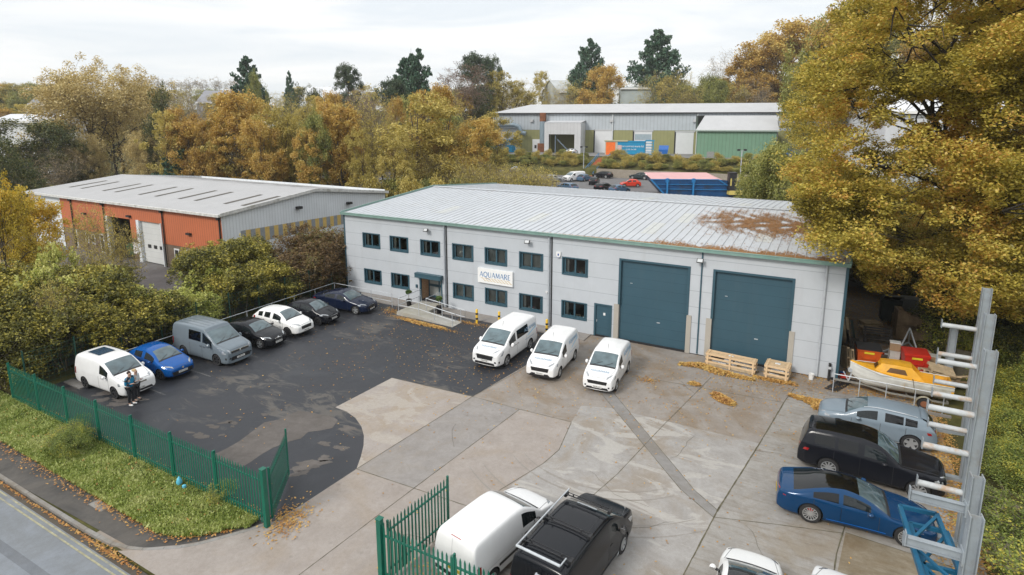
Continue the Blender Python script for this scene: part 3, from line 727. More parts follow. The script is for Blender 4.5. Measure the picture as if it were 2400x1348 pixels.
# entrance porch
x0, x1, z0, z1 = EN
d = MB(); d.quad((x0, .0, z0), (x0, 1.2, z0), (x0, 1.2, z1), (x0, 0, z1)); d.quad((x1, 1.2, z0), (x1, .0, z0), (x1, 0, z1), (x1, 1.2, z1)); d.quad((x0, 0, z1), (x1, 0, z1), (x1, 1.2, z1), (x0, 1.2, z1)); d.build('porch_wall', M_brick, B, fixn=False)
d = MB(); d.quad((x0, .0, .26), (x1, 0, .26), (x1, 1.2, .26), (x0, 1.2, .26)); d.build('porch_floor', mat('door_mat', (0.05, 0.05, 0.055), 0.95), B)
d = MB(); d.box(x0, x0 + .12, -.04, .12, 0.1, z1); d.box(x1 - .1, x1, -.04, .12, .1, z1); d.build('porch_frame', M_teal, B)
d = MB()
for a, b_ in ((x0, x0 + .1), (x0 + .98, x0 + 1.1), (x1 - .1, x1)): d.box(a, b_, 1.12, 1.18, .26, z1)
for c, e_ in ((.26, .42), (1.15, 1.35), (z1 - .12, z1)): d.box(x0 + .1, x0 + .98, 1.12, 1.18, c, e_); d.box(x0 + 1.1, x1 - .1, 1.12, 1.18, c, e_)
do = d.build('entrance_door', M_teal, B)
MB().quad((x0, 1.15, .4), (x1, 1.15, .4), (x1, 1.15, z1 - .1), (x0, 1.15, z1 - .1)).build('pane', mat('frosted_glass', (0.36, 0.38, 0.37), 0.15), do, fixn=False)
d = MB(); d.box(7.42, 9.86, -.38, -.003, 2.17, 2.50); d.box(7.40, 9.88, -.40, -.003, 2.50, 2.53); d.build('canopy', M_teal, B)
d = MB(); d.box(7.28, 7.42, -.1, -.003, 1.25, 1.5); d.build('intercom', M_teal, B)
for x, z in ((8.56, 5.98), (17.21, 5.95), (28.74, 5.98)):
    d = MB(); T = Matrix.Translation((x, -.3, z)) @ Matrix.Rotation(R(-35), 4, 'X'); d.box(-.19, .19, -.04, .04, -.13, .13, 0, T)
    d.box(x - .03, x + .03, -.28, -.003, z - .04, z + .02); fl = d.build('floodlight', M_black, B)
    d = MB(); d.box(-.15, .15, -.05, -.042, -.1, .1, 0, T); d.build('lens', mat('lamp_glass', (0.55, 0.57, 0.58), 0.15), fl)
d = MB(); d.prism([(-.15, .0), (.15, 0), (.1, .0), (0, 0)], 0, .01)
d = MB(); pl = [(-.16, .2), (.16, .2), (.16, -.02), (0.06, -.2), (-.06, -.2), (-.16, -.02)]
d.add([(19.47 + a, -.1, 5.25 + c) for a, c in pl] + [(19.47 + a, -.003, 5.25 + c) for a, c in pl], [tuple(range(6)), tuple(range(6, 12))[::-1]] + [(i, i + 6, (i + 1) % 6 + 6, (i + 1) % 6) for i in range(6)])
ab = d.build('alarm_box', M_white, B)
d = MB(); d.box(19.42, 19.52, -.106, -.1, 5.2, 5.34); d.box(19.36, 19.58, -.106, -.1, 5.075, 5.1); d.build('badge', mat('badge_blue', (0.03, 0.08, 0.3), 0.4), ab)
d = MB(); d.lathe([(.001, -.12), (.06, -.1), (.08, -.05), (.085, 0), (.085, .03)], 12, (18.65, -.1, 2.56)); d.build('dome_camera', M_white, B, smooth=True)
# name board
sg = MB(); sg.box(13.09, 15.98, -.16, -.005, 2.52, 3.6); so_ = sg.build('name_board', mat('sign_white', (0.84, 0.84, 0.83), 0.35, var=0.02), B)
M_sb = mat('sign_blue', (0.03, 0.17, 0.40), 0.5); M_so = mat('sign_ochre', (0.62, 0.44, 0.18), 0.5)
M_sb2 = mat('sign_grey_blue', (0.17, 0.25, 0.36), 0.5)
def serif(txt, x0, x1, z0, z1, y, m, parent, wob=1.0, name='lettering'):
    """capital letters with thick and thin strokes and small serifs"""
    GL = {'A': [((0, 0), (.5, 1), .5), ((.5, 1), (1, 0), 1.2), ((.2, .35), (.8, .35), .5)], 'Q': [((.5, 1), (.12, .8), 1), ((.12, .8), (.02, .5), 1.1), ((.02, .5), (.12, .2), 1.1), ((.12, .2), (.5, 0), 1), ((.5, 0), (.88, .2), 1), ((.88, .2), (.98, .5), 1.1), ((.98, .5), (.88, .8), 1.1), ((.88, .8), (.5, 1), 1), ((.45, .1), (.9, -.25), 1), ((.9, -.25), (1.7, -.42), .6)],
          'U': [((.1, 1), (.1, .3), 1.2), ((.1, .3), (.3, .03), 1.1), ((.3, .03), (.7, .03), .8), ((.7, .03), (.9, .3), .7), ((.9, .3), (.9, 1), .6)], 'M': [((.05, 0), (.12, 1), .6), ((.12, 1), (.5, .1), 1.2), ((.5, .1), (.88, 1), .6), ((.88, 1), (.95, 0), 1.2)],
          'R': [((.15, 0), (.15, 1), 1.2), ((.15, 1), (.65, .97), .7), ((.65, .97), (.85, .75), 1.1), ((.85, .75), (.6, .5), 1), ((.6, .5), (.15, .48), .6), ((.45, .5), (.98, 0), 1.2)], 'E': [((.15, 0), (.15, 1), 1.2), ((.15, .97), (.85, .97), .6), ((.15, .5), (.65, .5), .5), ((.15, .03), (.9, .03), .6)]}
    W = {'A': 1, 'Q': 1.15, 'U': 1, 'M': 1.15, 'R': .9, 'E': .8}
    tot = sum(W[c] for c in txt) + .22 * (len(txt) - 1); u = (x1 - x0) / tot; x = x0; hz = z1 - z0; mb = MB(); k = 0
    for c in txt:
        for (a, b_, t) in GL[c]:
            w = .11 * hz * t * wob; k += 1; yy = y - .0015 * (k % 3)
            mb.beam((x + a[0] * W[c] * u, yy, z0 + a[1] * hz), (x + b_[0] * W[c] * u, yy, z0 + b_[1] * hz), .006, w, up=(0, 0, 1))
        x += (W[c] + .22) * u
    return mb, name, m, parent
mb, nm, mm, pp = serif('AQUAMARE', 13.27, 15.82, 2.98, 3.36, -.166, M_sb, so_); mb.build(nm, mm, pp)
rp = MB()
for i in range(9):
    x = 13.35 + i * .27
    pts = [(x + .42 * t, -.164 - .0007 * (i % 2), 2.90 - .20 * (t * t * (3 - 2 * t)) + .02 * math.sin(6.28 * t)) for t in [k / 8 for k in range(9)]]
    for a, b_ in zip(pts[:-1], pts[1:]): rp.beam(a, b_, .004, .022)
    for a, b_ in zip(pts[:-1], pts[1:]): rp.beam((a[0] + .07, a[1], a[2]), (b_[0] + .07, b_[1], b_[2]), .004, .016)
rp.build('rope_motif', M_so, so_)
# leaves lying on the roof (drifted under the oak)
r = np.random.default_rng(5); n = 110000
x = r.uniform(25.5, 36.2, n); y = r.uniform(0.3, 12.4, n)
rib = np.abs(((x / 1.007) % 1) - .5)
dens = 1.5 * np.exp(-((y - 7.2 - (34 - x) * .12) / 2.3) ** 2) * np.clip((x - 26.5) / 4, 0, 1) + np.exp(-(y / .7) ** 2) * np.clip((x - 24) / 3, 0, 1) * 1.2
dens = dens * (0.55 + .9 * (np.sin(x * 3.1 + np.sin(y * 1.3) * 2) * np.sin(y * 2.3 + x) + .3)) 
k = r.random(n) < dens * .62 * (1 + .8 * (rib > .38))
P = np.stack([x, y, EZ + .045 + (RZ - EZ) * y / (BD / 2) + .015 * r.random(n)], -1)[k]
n = 9000; x = 17 + 18.8 * np.sqrt(r.random(n)); P2 = np.stack([x, -.1 + np.abs(r.normal(0, .22, n)) * np.clip((x - 15) / 14, .1, 1), np.full(n, EZ + .06)], -1)
P2[:, 2] += (RZ - EZ) * np.clip(P2[:, 1], 0, 9) / (BD / 2)
scatter_quads('roof_leaf_litter', np.concatenate([P, P2]), 0.085, leaf_mat('roof_leaves', [(0.22, 0.10, 0.045), (0.36, 0.18, 0.075), (0.44, 0.25, 0.11), (0.30, 0.15, 0.07)], 0.0, 1.5), 0.12, seed=9)
mo = mat('roof_moss', (0.42, 0.40, 0.26), 0.9, var=.3)
# ---------------------------------------------------------------- ramp, rails, pots, bollards
M_rampc = conc('ramp_concrete', (0.42, 0.40, 0.35), (0.52, 0.50, 0.45), (0.34, 0.31, 0.22), 0.5)
rp = MB(); rp.box(7.85, 9.85, -3.1, -.02, 0.0, .26)
V = [(9.852, -3.1, 0), (12.95, -3.3, 0), (12.95, -2.1, 0), (9.852, -1.9, 0), (9.852, -3.1, .26), (12.95, -3.3, .02), (12.95, -2.1, .02), (9.852, -1.9, .26)]
rp.add(V, [(3, 2, 1, 0), (4, 5, 6, 7), (0, 1, 5, 4), (1, 2, 6, 5), (2, 3, 7, 6), (3, 0, 4, 7)])
tag(rp.build('access_ramp', M_rampc), 'pale concrete ramp and landing in front of the entrance of the grey unit', 'ramp')
fp = MB(); fp.box(6.4, 7.8, -1.5, -.02, 0, .06); fp.box(9.9, 21.9, -1.25, -.02, 0, .06); fp.box(0.6, 6.38, -1.5, -.02, 0, .05)
tag(fp.build('wall_foot_slab', M_c_grey), kind='structure')
def handrail(label, runs, posts, group=None):
    t = empty('handrail', runs[0][0], 0, label, 'handrail', group); o = Vector(runs[0][0])
    for rn in runs:
        m_ = MB(); m_.tube([Vector(p) - o for p in rn], .024, 6); m_.build('rail', M_galv, t, smooth=True)
    for p, z in posts:
        m_ = MB(); a = Vector(p) - o; m_.tube([a, a + Vector((0, 0, z))], .024, 6); m_.build('post', M_galv, t, smooth=True)
    return t
handrail('galvanised handrail along the outer side of the entrance ramp, turning back to the wall', [[(7.95, -.3, 1.25), (7.95, -3.0, 1.25), (9.9, -3.03, 1.25), (12.9, -3.22, 1.0), (13.2, -3.24, .98), (13.2, -3.24, .5), (12.9, -3.22, .48)], [(7.95, -.3, .75), (7.95, -3.0, .75), (9.9, -3.03, .75), (12.9, -3.22, .48)], [(7.95, -.3, 1.25), (7.95, -.3, .75)]],
         [((7.95, -3.0, .26), .99), ((9.85, -3.03, .26), .99), ((7.95, -.3, .26), .99), ((11.3, -3.12, .14), 1.0), ((12.9, -3.22, .03), .97)])
handrail('galvanised handrail along the wall side of the entrance ramp', [[(9.7, -.3, 1.25), (9.7, -1.95, 1.25), (12.9, -2.16, 1.0), (13.3, -2.2, .98), (13.3, -2.2, .5), (12.9, -2.16, .48)], [(9.7, -.3, .75), (9.7, -1.95, .75), (12.9, -2.16, .48)]],
         [((9.7, -.3, .26), .99), ((9.7, -1.95, .26), .99), ((11.2, -2.05, .14), 1.0), ((12.9, -2.16, .03), .97)])
handrail('long low galvanised barrier rail behind the row of parked cars, turning along the building', [[(.45, -20.3, 1.1), (.35, -9.0, 1.1), (.3, -1.85, 1.1), (6.4, -1.95, 1.1)], [(.45, -20.3, .5), (.3, -1.85, .5), (6.4, -1.95, .5)], ],
         [((.45 - .007 * i * 2.05, -20.3 + i * 2.05, 0), 1.1) for i in range(10)] + [((x, -1.9, 0), 1.1) for x in (2.3, 4.3, 6.4)])
def potted(x, y, label):
    t = empty('potted_plant', (x, y, .0 if x > 10 else 0.0), 0, label, 'potted plant', 'potted standard shrubs either side of the entrance')
    p = MB(); p.lathe([(.16, 0), (.22, .5), (.24, .52), (.24, .56), (.2, .56), (.19, .5)], 14); p.build('pot', M_black, t, smooth=True)
    p = MB(); p.tube([(0, 0, .5), (0, 0, 1.05)], .02, 5); p.build('stem', mat('bark_thin', (0.12, 0.09, 0.06), 0.9), t)
    rr = np.random.default_rng(int(x * 10)); d = rr.normal(0, 1, (420, 3)); d /= np.linalg.norm(d, axis=1)[:, None]; P = np.array([0, 0, 1.15]) + d * np.array([.24, .24, .16]) * rr.uniform(.5, 1, (420, 1))
    o = scatter_quads('foliage', P, .11, leaf_mat('pot_shrub_leaves', [(0.03, 0.07, 0.02), (0.08, 0.15, 0.03), (0.2, 0.22, 0.05)]), .9, kind=None, seed=2); o.parent = t
potted(7.35, -1.05, 'black pot with a small leafy standard shrub left of the entrance landing')
potted(10.35, -1.25, 'black pot with a bushier yellow-green shrub right of the entrance landing')
def bollard(x, y, label):
    t = empty('bollard', (x, y, 0), 0, label, 'bollard', 'yellow and black bollards by the wall of the grey unit')
    b_ = MB(); b_.lathe([(.085, 0), (.085, .98), (.06, 1.02), (.0, 1.03)], 14); b_.build('post', mat('bollard_yellow', (0.80, 0.50, 0.04), 0.45), t, smooth=True)
    b_ = MB()
    for z in (.26, .62): b_.lathe([(.089, z), (.089, z + .14)], 14, cap=False)
    b_.build('bands', M_black, t)
bollard(13.95, -1.7, 'yellow and black bollard nearest the end of the ramp')
bollard(15.6, -1.38, 'yellow and black bollard standing behind the big white van, second from the ramp')
bollard(19.2, -1.2, 'yellow and black bollard between the big white van and the middle one')
# ---------------------------------------------------------------- orange unit on the left
M_or = clad_mat('orange_cladding', (0.52, 0.155, 0.07), 0.33, 'X', None, (0.30, 0.09, 0.05), 0.5, dirtamt=0.5, ribcol=0.72)
M_wc = clad_mat('white_cladding', (0.70, 0.735, 0.76), 0.33, 'Y', None, (0.42, 0.42, 0.40), 0.5, dirtamt=0.4, ribcol=0.84)
M_wcx = clad_mat('white_cladding_front', (0.70, 0.735, 0.76), 0.33, 'X', None, (0.42, 0.42, 0.40), 0.5, dirtamt=0.4, ribcol=0.84)
M_fc = clad_mat('fibre_cement_roof', (0.42, 0.42, 0.425), 0.28, 'X', None, (0.30, 0.29, 0.27), 0.8, depth=0.4, ribcol=0.9)
OX0, OX1, OY0, OY1, OE, OR_ = -48.0, -12.25, -2.75, 19.0, 5.9, 7.0
OB = empty('industrial_building', (0, 0, 0), 0, 'low unit with orange-clad front and white gable beyond the hedge on the left', 'building')
OX_W = -40.7
oh = [(-31.0, -26.95, 0.0, 4.25), (-25.3, -21.6, 0.0, 4.25), (-38.6, -37.9, 0.1, 2.2), (-36.2, -35.5, .9, 2.0), (-34.9, -34.2, .9, 2.0), (-33.2, -32.4, .1, 2.2), (-19.9, -19.1, .9, 2.0), (-18.3, -17.5, .9, 2.0)]
w_ = MB(); wall_holes(w_, OX_W, OX1, 2.3, OE, OY0, [(a, b_, max(c, 2.3), d) for a, b_, c, d in oh if d > 2.3]); w_.build('orange_wall', M_or, OB, fixn=False)
w_ = MB(); wall_holes(w_, OX_W, OX1, -.1, 2.3, OY0 + .05, [(a, b_, c, min(d, 2.3)) for a, b_, c, d in oh]); w_.build('brick_wall', M_brick2, OB, fixn=False)
w_ = MB(); w_.quad((OX0, OY0, -.1), (OX_W, OY0, -.1), (OX_W, OY0, OE), (OX0, OY0, OE)); w_.build('white_wall', M_wcx, OB, fixn=False)
RYM = 8.0
w_ = MB(); w_.add([(OX1, OY0, -.1), (OX1, OY1, -.1), (OX1, OY1, OE - .35), (OX1, RYM, OR_), (OX1, OY0, OE)], [(0, 1, 2, 3, 4)]); w_.add([(OX0, OY0, -.1), (OX0, OY1, -.1), (OX0, OY1, OE), (OX0, RYM, OR_), (OX0, OY0, OE)], [(0, 1, 2, 3, 4)]); w_.quad((OX0, OY1, -.1), (OX1, OY1, -.1), (OX1, OY1, OE), (OX0, OY1, OE))
w_.build('gable_wall', M_wc, OB, fixn=False)
w_ = MB(); s_ = 0
M_st1 = mat('stripe_ochre', (0.60, 0.42, 0.13), 0.6, var=.15); M_st2 = mat('stripe_grey', (0.27, 0.29, 0.30), 0.6, var=.15)
for i in range(30):
    a = -0.9 + i * .52
    w_.quad((OX1 + .012, a, 2.75), (OX1 + .012, a + .52, 2.75), (OX1 + .012, a + .52, 4.1 - .01 * i), (OX1 + .012, a, 4.1 - .01 * i), i % 2)
w_.build('hazard_band', [M_st2, M_st1], OB, fixn=False)
w_ = MB(); w_.quad((OX0 - .3, OY0 - .35, OE), (OX1 + .25, OY0 - .35, OE), (OX1 + .25, RYM, OR_ + .02), (OX0 - .3, RYM, OR_ + .02)); w_.quad((OX0 - .3, RYM, OR_ + .02), (OX1 + .25, RYM, OR_ + .02), (OX1 + .25, OY1 + .3, OE - .3), (OX0 - .3, OY1 + .3, OE - .3))
orf = w_.build('roof', M_fc, OB)
w_ = MB(); w_.box(OX0 - .3, OX1 + .3, OY0 - .5, OY0 - .28, OE - .2, OE + .03); w_.beam((OX1 + .3, OY0 - .3, OE - .02), (OX1 + .3, RYM, OR_), .12, .3); w_.beam((OX1 + .3, OY1 + .3, OE - .32), (OX1 + .3, RYM, OR_), .12, .3)
w_.build('fascia', mat('weathered_white_trim', (0.58, 0.58, 0.56), 0.6, var=.2, dirt=(0.3, 0.29, 0.25)), OB)
M_sk = mat('dark_rooflight', (0.085, 0.075, 0.06), 0.6, var=.2)
for xs_ in (-45.1, -42.4, -37.7, -35.2, -30.5, -27.5, -23.4, -20.7, -16.1, -13.5):
    for (ya, yb) in ((0.2, 4.4), (12.0, 16.0)):
        za = OE + .03 + (OR_ - OE) * (ya - OY0 + .35) / (RYM - OY0 + .35) if ya < 8 else OR_ + .03 - (OR_ - OE + .3) * (ya - RYM) / (OY1 + .3 - RYM)
        zb = OE + .03 + (OR_ - OE) * (yb - OY0 + .35) / (RYM - OY0 + .35) if ya < 8 else OR_ + .03 - (OR_ - OE + .3) * (yb - RYM) / (OY1 + .3 - RYM)
        MB().quad((xs_, ya, za), (xs_ + .55, ya, za), (xs_ + .55, yb, zb), (xs_, yb, zb)).build('rooflight', M_sk, orf, fixn=False)
for x in (-38.2, -31.6, -21.1, -12.45):
    d = MB(); d.tube([(x, OY0 - .1, OE - .2), (x, OY0 - .1, 0)], .07, 6); d.box(x - .14, x + .14, OY0 - .3, OY0 - .02, OE - .5, OE - .2); d.build('downpipe', M_black, OB)
d = MB(); d.quad((-25.3, OY0 + .2, 0), (-21.6, OY0 + .2, 0), (-21.6, OY0 + .2, 4.25), (-25.3, OY0 + .2, 4.25)); do = d.build('sectional_door', clad_mat('white_door', (0.60, 0.61, 0.60), 0, 'X', .6, (0.4, 0.4, 0.4)), OB, fixn=False)
for x in (-24.5, -23.5, -22.5): d = MB(); d.box(x, x + .5, OY0 + .16, OY0 + .19, 1.55, 1.9); d.build('vision_panel', M_black, do)
for a_, b_ in ((-25.75, -25.28), (-31.45, -30.98), (-21.62, -21.5)): d = MB(); d.box(a_, b_, OY0 - .1, OY0 + .3, 0, 4.3); d.build('door_jamb', M_wcx, OB)
for x, z in ((-35.9, 4.1), (-27.2, 4.5), (-17.4, 3.6)): d = MB(); d.box(x, x + .6, OY0 - .25, OY0 - .01, z, z + .18); d.build('wall_lamp', M_black, OB)
for y, z in ((5.5, 5.3), (12.5, 4.9)): d = MB(); d.box(OX1 + .02, OX1 + .5, y, y + .5, z, z + .25); d.build('wall_lamp', M_black, OB)
for (a, b_, c, d2) in oh[2:]:
    f = MB(); f.box(a - .01, b_ + .01, OY0 + .02, OY0 + .1, c, d2); fo = f.build('window', M_white, OB)
    f = MB(); f.box(a + .15, b_ - .15, OY0 + .0, OY0 + .018, c + .2, d2 - .15); f.build('pane', M_black, fo)
d = MB(); d.box(-26.9, -26.0, OY0 - .03, OY0 + .04, .75, 1.9); d.build('notice_board', M_white, OB)
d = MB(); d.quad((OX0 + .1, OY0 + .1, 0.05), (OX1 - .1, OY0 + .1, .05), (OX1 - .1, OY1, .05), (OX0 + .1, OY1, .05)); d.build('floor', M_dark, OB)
d = MB(); d.box(-30.6, -29.4, 2, 3, 1.2, 2.4); d.box(-29.2, -28, 3, 4, 1, 2); d.box(-30, -28.6, 3.0, 4.0, .05, 1.0); d.build('stored_goods', mat('stored_goods', (0.35, 0.33, 0.30), .7), OB)
yard2 = sheet('side_yard', [(-60, -20), (-3.0, -20), (-3.0, 24), (-60, 24)], 0.0, conc('side_yard_tarmac', (0.14, 0.13, 0.125), (0.20, 0.185, 0.175), (0.16, 0.14, 0.12), .5))
bn = empty('wheelie_bin', (-28.6, -1.6, .05), .2, 'big green wheeled bin inside the open doorway of the orange unit', 'bin')
M_gbin = mat('bin_green', (0.01, 0.14, 0.07), 0.45)
d = MB(); d.add([(-.62, -.42, .15), (.62, -.42, .15), (.62, .42, .15), (-.62, .42, .15), (-.72, -.52, 1.15), (.72, -.52, 1.15), (.72, .52, 1.15), (-.72, .52, 1.15)], [(0, 1, 5, 4), (1, 2, 6, 5), (2, 3, 7, 6), (3, 0, 4, 7), (3, 2, 1, 0), (4, 5, 6, 7)]); d.build('body', M_gbin, bn)
d = MB(); d.box(-.76, .76, -.56, .56, 1.16, 1.24); d.box(-.7, .7, -.3, .5, 1.24, 1.32); d.build('lid', M_gbin, bn)
for a in (-.5, .5):
    for c in (-.35, .35): d = MB(); d.lathe([(.08, -.03), (.08, .03)], 10, (a, c, .08), 'y'); d.build('wheel', M_black, bn)
for x in (-27.9, -26.4):
    bo = empty('bollard', (x, -4.3, 0), 0, 'yellow and black striped bollard %s at the open doorway of the orange unit' % ('on the left' if x < -27 else 'on the right'), 'bollard', 'striped bollards outside the orange unit')
    d = MB(); d.lathe([(.1, 0), (.1, .9), (0, .93)], 10); d.build('post', mat('bollard_dull_yellow', (0.45, 0.36, 0.12), .6), bo)
    d = MB()
    for z in (.2, .5, .75): d.lathe([(.104, z), (.104, z + .1)], 10, cap=False)
    d.build('bands', M_black, bo)

# ---------------------------------------------------------------- far warehouse
WL = at(1157, 265, 165); WR = at(1845, 264, 143.5)
EH = 15.95
wdir = Vector((WR.x - WL.x, WR.y - WL.y, 0)); wlen = wdir.length; wdir.normalize()
wrz = math.atan2(wdir.y, wdir.x); WB = 5.4
WH = empty('warehouse', (WL.x, WL.y, WB), wrz, 'very long grey warehouse with olive lower wall on the terrace behind the car park', 'warehouse')
eh = EH - WB; rh = eh + 2.7; wd = 26.0; Lw = wlen + 14
sc_ = wlen / (1845 - 1157)
def wx(px):   # distance along the front for a surveyed bearing
    v = FW + RT * ((px - 1200) / FPX) + UP * ((CYP - 300) / FPX)
    a = np.array([[v.x, -wdir.x], [v.y, -wdir.y]]); b_ = np.array([WL.x - CAM.x, WL.y - CAM.y]); t = np.linalg.solve(a, b_); return float(t[1])
M_wg = clad_mat('grey_ribbed_wall', (0.46, 0.50, 0.535), 0.9, 'X', None, (0.36, 0.36, 0.35), .5, dirtamt=.5, ribcol=.85)
M_ol = clad_mat('olive_wall', (0.29, 0.285, 0.13), 0.9, 'X', None, (0.36, 0.35, 0.2), .6, dirtamt=.5, ribcol=.93)
M_wr = mat('warehouse_roof', (0.47, 0.475, 0.485), .6, var=.06, scale=.3)
w_ = MB(); w_.quad((0, 0, eh * .575), (Lw, 0, eh * .575), (Lw, 0, eh), (0, 0, eh)); w_.quad((Lw, 0, 0), (Lw, wd, 0), (Lw, wd, eh), (Lw, 0, eh)); w_.quad((0, wd, 0), (0, 0, 0), (0, 0, eh), (0, wd, eh))
w_.build('upper_wall', M_wg, WH, fixn=False)
w_ = MB(); w_.quad((0, .05, -.5), (Lw, .05, -.5), (Lw, .05, eh * .575), (0, .05, eh * .575)); w_.build('lower_wall', M_ol, WH, fixn=False)
w_ = MB(); w_.quad((-.4, -.5, eh + .1), (Lw + .4, -.5, eh + .1), (Lw - 3, wd / 2, rh), (wx(1200) * 1.35, wd / 2, rh)); w_.quad((wx(1200) * 1.35, wd / 2, rh), (Lw - 3, wd / 2, rh), (Lw + .4, wd, eh + .1), (-.4, wd, eh + .1)); w_.add([(-.4, -.5, eh + .1), (wx(1200) * 1.35, wd / 2, rh), (-.4, wd, eh + .1)], [(0, 1, 2)]); w_.add([(Lw + .4, -.5, eh + .1), (Lw - 3, wd / 2, rh), (Lw + .4, wd, eh + .1)], [(0, 1, 2)])
w_.build('roof', M_wr, WH)
w_ = MB(); w_.box(-.5, Lw + .5, -.7, -.45, eh - .18, eh + .12); w_.build('gutter', M_black, WH)
def wdoor(p0, p1, top, panel=None):
    a, b_ = wx(p0), wx(p1); z1 = eh * (355 - top) / 90.0
    d = MB(); d.box(a, b_, -.05, .03, 0, z1); do = d.build('roller_door', mat('white_roller', (0.66, 0.67, 0.68), .5, var=.05, scale=.6), WH)
    d = MB(); d.box(a - .35, a - .02, -.12, .03, 0, z1 + .3); d.build('jamb', M_black, do)
    d = MB(); d.box(a - .3, b_ + .3, -.12, .03, z1, z1 + .35); d.build('head', M_wr, do)
    if panel: d = MB(); d.box(a + .2, b_ - .2, -.09, -.055, z1 * .62, z1 * .88); d.build('window_strip', mat('door_glazing', (0.33, 0.40, 0.44), .3), do)
wdoor(1162, 1217, 302); wdoor(1395, 1436, 305); wdoor(1487, 1529, 306, True); wdoor(1585, 1627, 307)
for p in (1158, 1282, 1436, 1634): d = MB(); a = wx(p); d.tube([(a, -.25, eh - .2), (a, -.25, 0)], .16, 6); d.build('downpipe', mat('white_pipe', (0.62, 0.64, 0.66), .5), WH)
# projecting loading porch
a, b_, c = wx(1290), wx(1372), wx(1392); pz = eh * (355 - 286) / 90
w_ = MB(); o0, o1 = wx(1300), wx(1358); oz = eh * (355 - 312) / 90; pd = 7.0
wall_holes(w_, a, b_, 0, pz, -pd, [(o0, o1, 0, oz)]); w_.quad((b_, -pd, 0), (b_, 0, 0), (b_, 0, pz), (b_, -pd, pz)); w_.quad((a, 0, 0), (a, -pd, 0), (a, -pd, pz), (a, 0, pz)); w_.quad((a - .1, -pd - .1, pz), (b_ + .1, -pd - .1, pz), (b_ + .1, 0, pz + .5), (a - .1, 0, pz + .5))
w_.build('loading_porch', clad_mat('porch_cladding', (0.56, 0.565, 0.58), .9, 'X', None, (.45, .45, .45), ribcol=.93), WH, fixn=False)
d = MB(); d.beam((o1 - 1, -pd + 1, 0), (o0 + 2, -pd + 1, oz * .75), .3, .3); d.beam((o0 + 1.7, -pd + .5, 0), (o0 + 1.7, -pd + .5, oz), .25, .25); d.build('porch_brace', mat('steel_blue_grey', (0.12, 0.16, 0.2), .5), WH)
# flue and horizontal duct
a = wx(1274); d = MB(); d.tube([(a, -1.0, 2.4), (a, -1.0, eh + .1)], .85, 12); d.build('flue', mat('duct_grey_blue', (0.27, 0.34, 0.39), .45, .2, var=.1), WH, smooth=True)
d = MB(); d.lathe([(.87, eh - 2.2), (.87, eh + .15)], 12, (a, -1.0, 0)); d.box(a - 1.2, a + .6, -2, -.05, 0, 2.4); d.build('rusty_cowl', mat('rust', (0.22, 0.085, 0.04), .9, var=.4, scale=1), WH)
a, b_ = wx(1150) - .5, wx(1218); z1 = eh * (355 - 292) / 90; z2 = eh * (355 - 312) / 90
d = MB(); d.tube([(a, -1.6, z1), (b_ - 1, -1.6, z1), (b_ + .2, -1.6, z1 - .5), (b_ + .7, -1.6, z1 - 1.5), (b_ + .9, -1.6, z2 + .3), (b_ + 2.2, -1.6, z2)], .62, 10); d.build('duct', MATS['duct_grey_blue'], WH, smooth=True)
for p in (1247, 1434, 1628): d = MB(); a = wx(p); d.box(a - .5, a + .4, -.5, -.02, eh * (355 - 285) / 90, eh * (355 - 285) / 90 + .7); d.build('wall_lamp', M_wr, WH)
d = MB(); a = wx(1250); d.box(a, a + 3.4, -.9, -.06, 0, eh * .33); co = d.build('service_cabinet', M_white, WH); d = MB(); d.box(a + .6, a + 1.2, -.93, -.9, 1.0, 1.9); d.build('vent', M_black, co)
# orange-doored hut
a, b_ = wx(1430), wx(1466)
hut = empty('service_hut', WH.matrix_basis @ Vector((a, -9, 0)), wrz, 'small pale flat-roofed hut with a bright orange door in front of the far warehouse', 'hut')
s_ = .78
d = MB(); d.box(0, (b_ - a) * s_, 0, 3, 0, 3.4); hw = d.build('wall', clad_mat('hut_wall', (0.5, 0.49, 0.4), .5, 'X', None, ribcol=.95), hut)
d = MB(); d.box(-.2, (b_ - a) * s_ + 2.5, -.2, 3.2, 3.4, 3.62); d.build('roof', mat('hut_roof', (0.40, 0.38, 0.25), .8), hut)
d = MB(); d.box(.25, 2.6, -.06, -.005, 0, 3.2); d.build('door', mat('bright_orange', (0.80, 0.16, 0.02), .5), hut)
d = MB(); d.box(3.2, 4.2, -.08, -.005, 1.2, 2.5); d.build('notice', mat('notice_pinkish', (0.6, 0.4, 0.38), .6), hut)
# green shed
GS = empty('green_shed', WH.matrix_basis @ Vector((wx(1628) + .6, -13, -.2)), wrz, 'green corrugated shed with pale pitched roof at the right end of the far warehouse', 'shed')
gl_ = (wx(1815) - wx(1628)) * .915; ge, gr = 6.6, 9.9; gd = 12.0
M_gs = clad_mat('green_corrugated', (0.16, 0.29, 0.20), 0.8, 'X', None, (0.26, 0.34, 0.26), .6, dirtamt=.6, ribcol=.82)
M_gsy = clad_mat('green_corrugated_gable', (0.16, 0.29, 0.20), 0.8, 'Y', None, (0.26, 0.34, 0.26), .6, dirtamt=.6, ribcol=.82)
w_ = MB(); w_.quad((0, 0, -1), (gl_, 0, -1), (gl_, 0, ge), (0, 0, ge)); w_.build('wall', M_gs, GS, fixn=False)
w_ = MB(); w_.add([(gl_, 0, -1), (gl_, gd, -1), (gl_, gd, ge), (gl_, gd / 2, gr), (gl_, 0, ge)], [(0, 1, 2, 3, 4)]); w_.add([(0, 0, -1), (0, gd, -1), (0, gd, ge), (0, gd / 2, gr), (0, 0, ge)], [(0, 1, 2, 3, 4)]); w_.build('gable', M_gsy, GS, fixn=False)
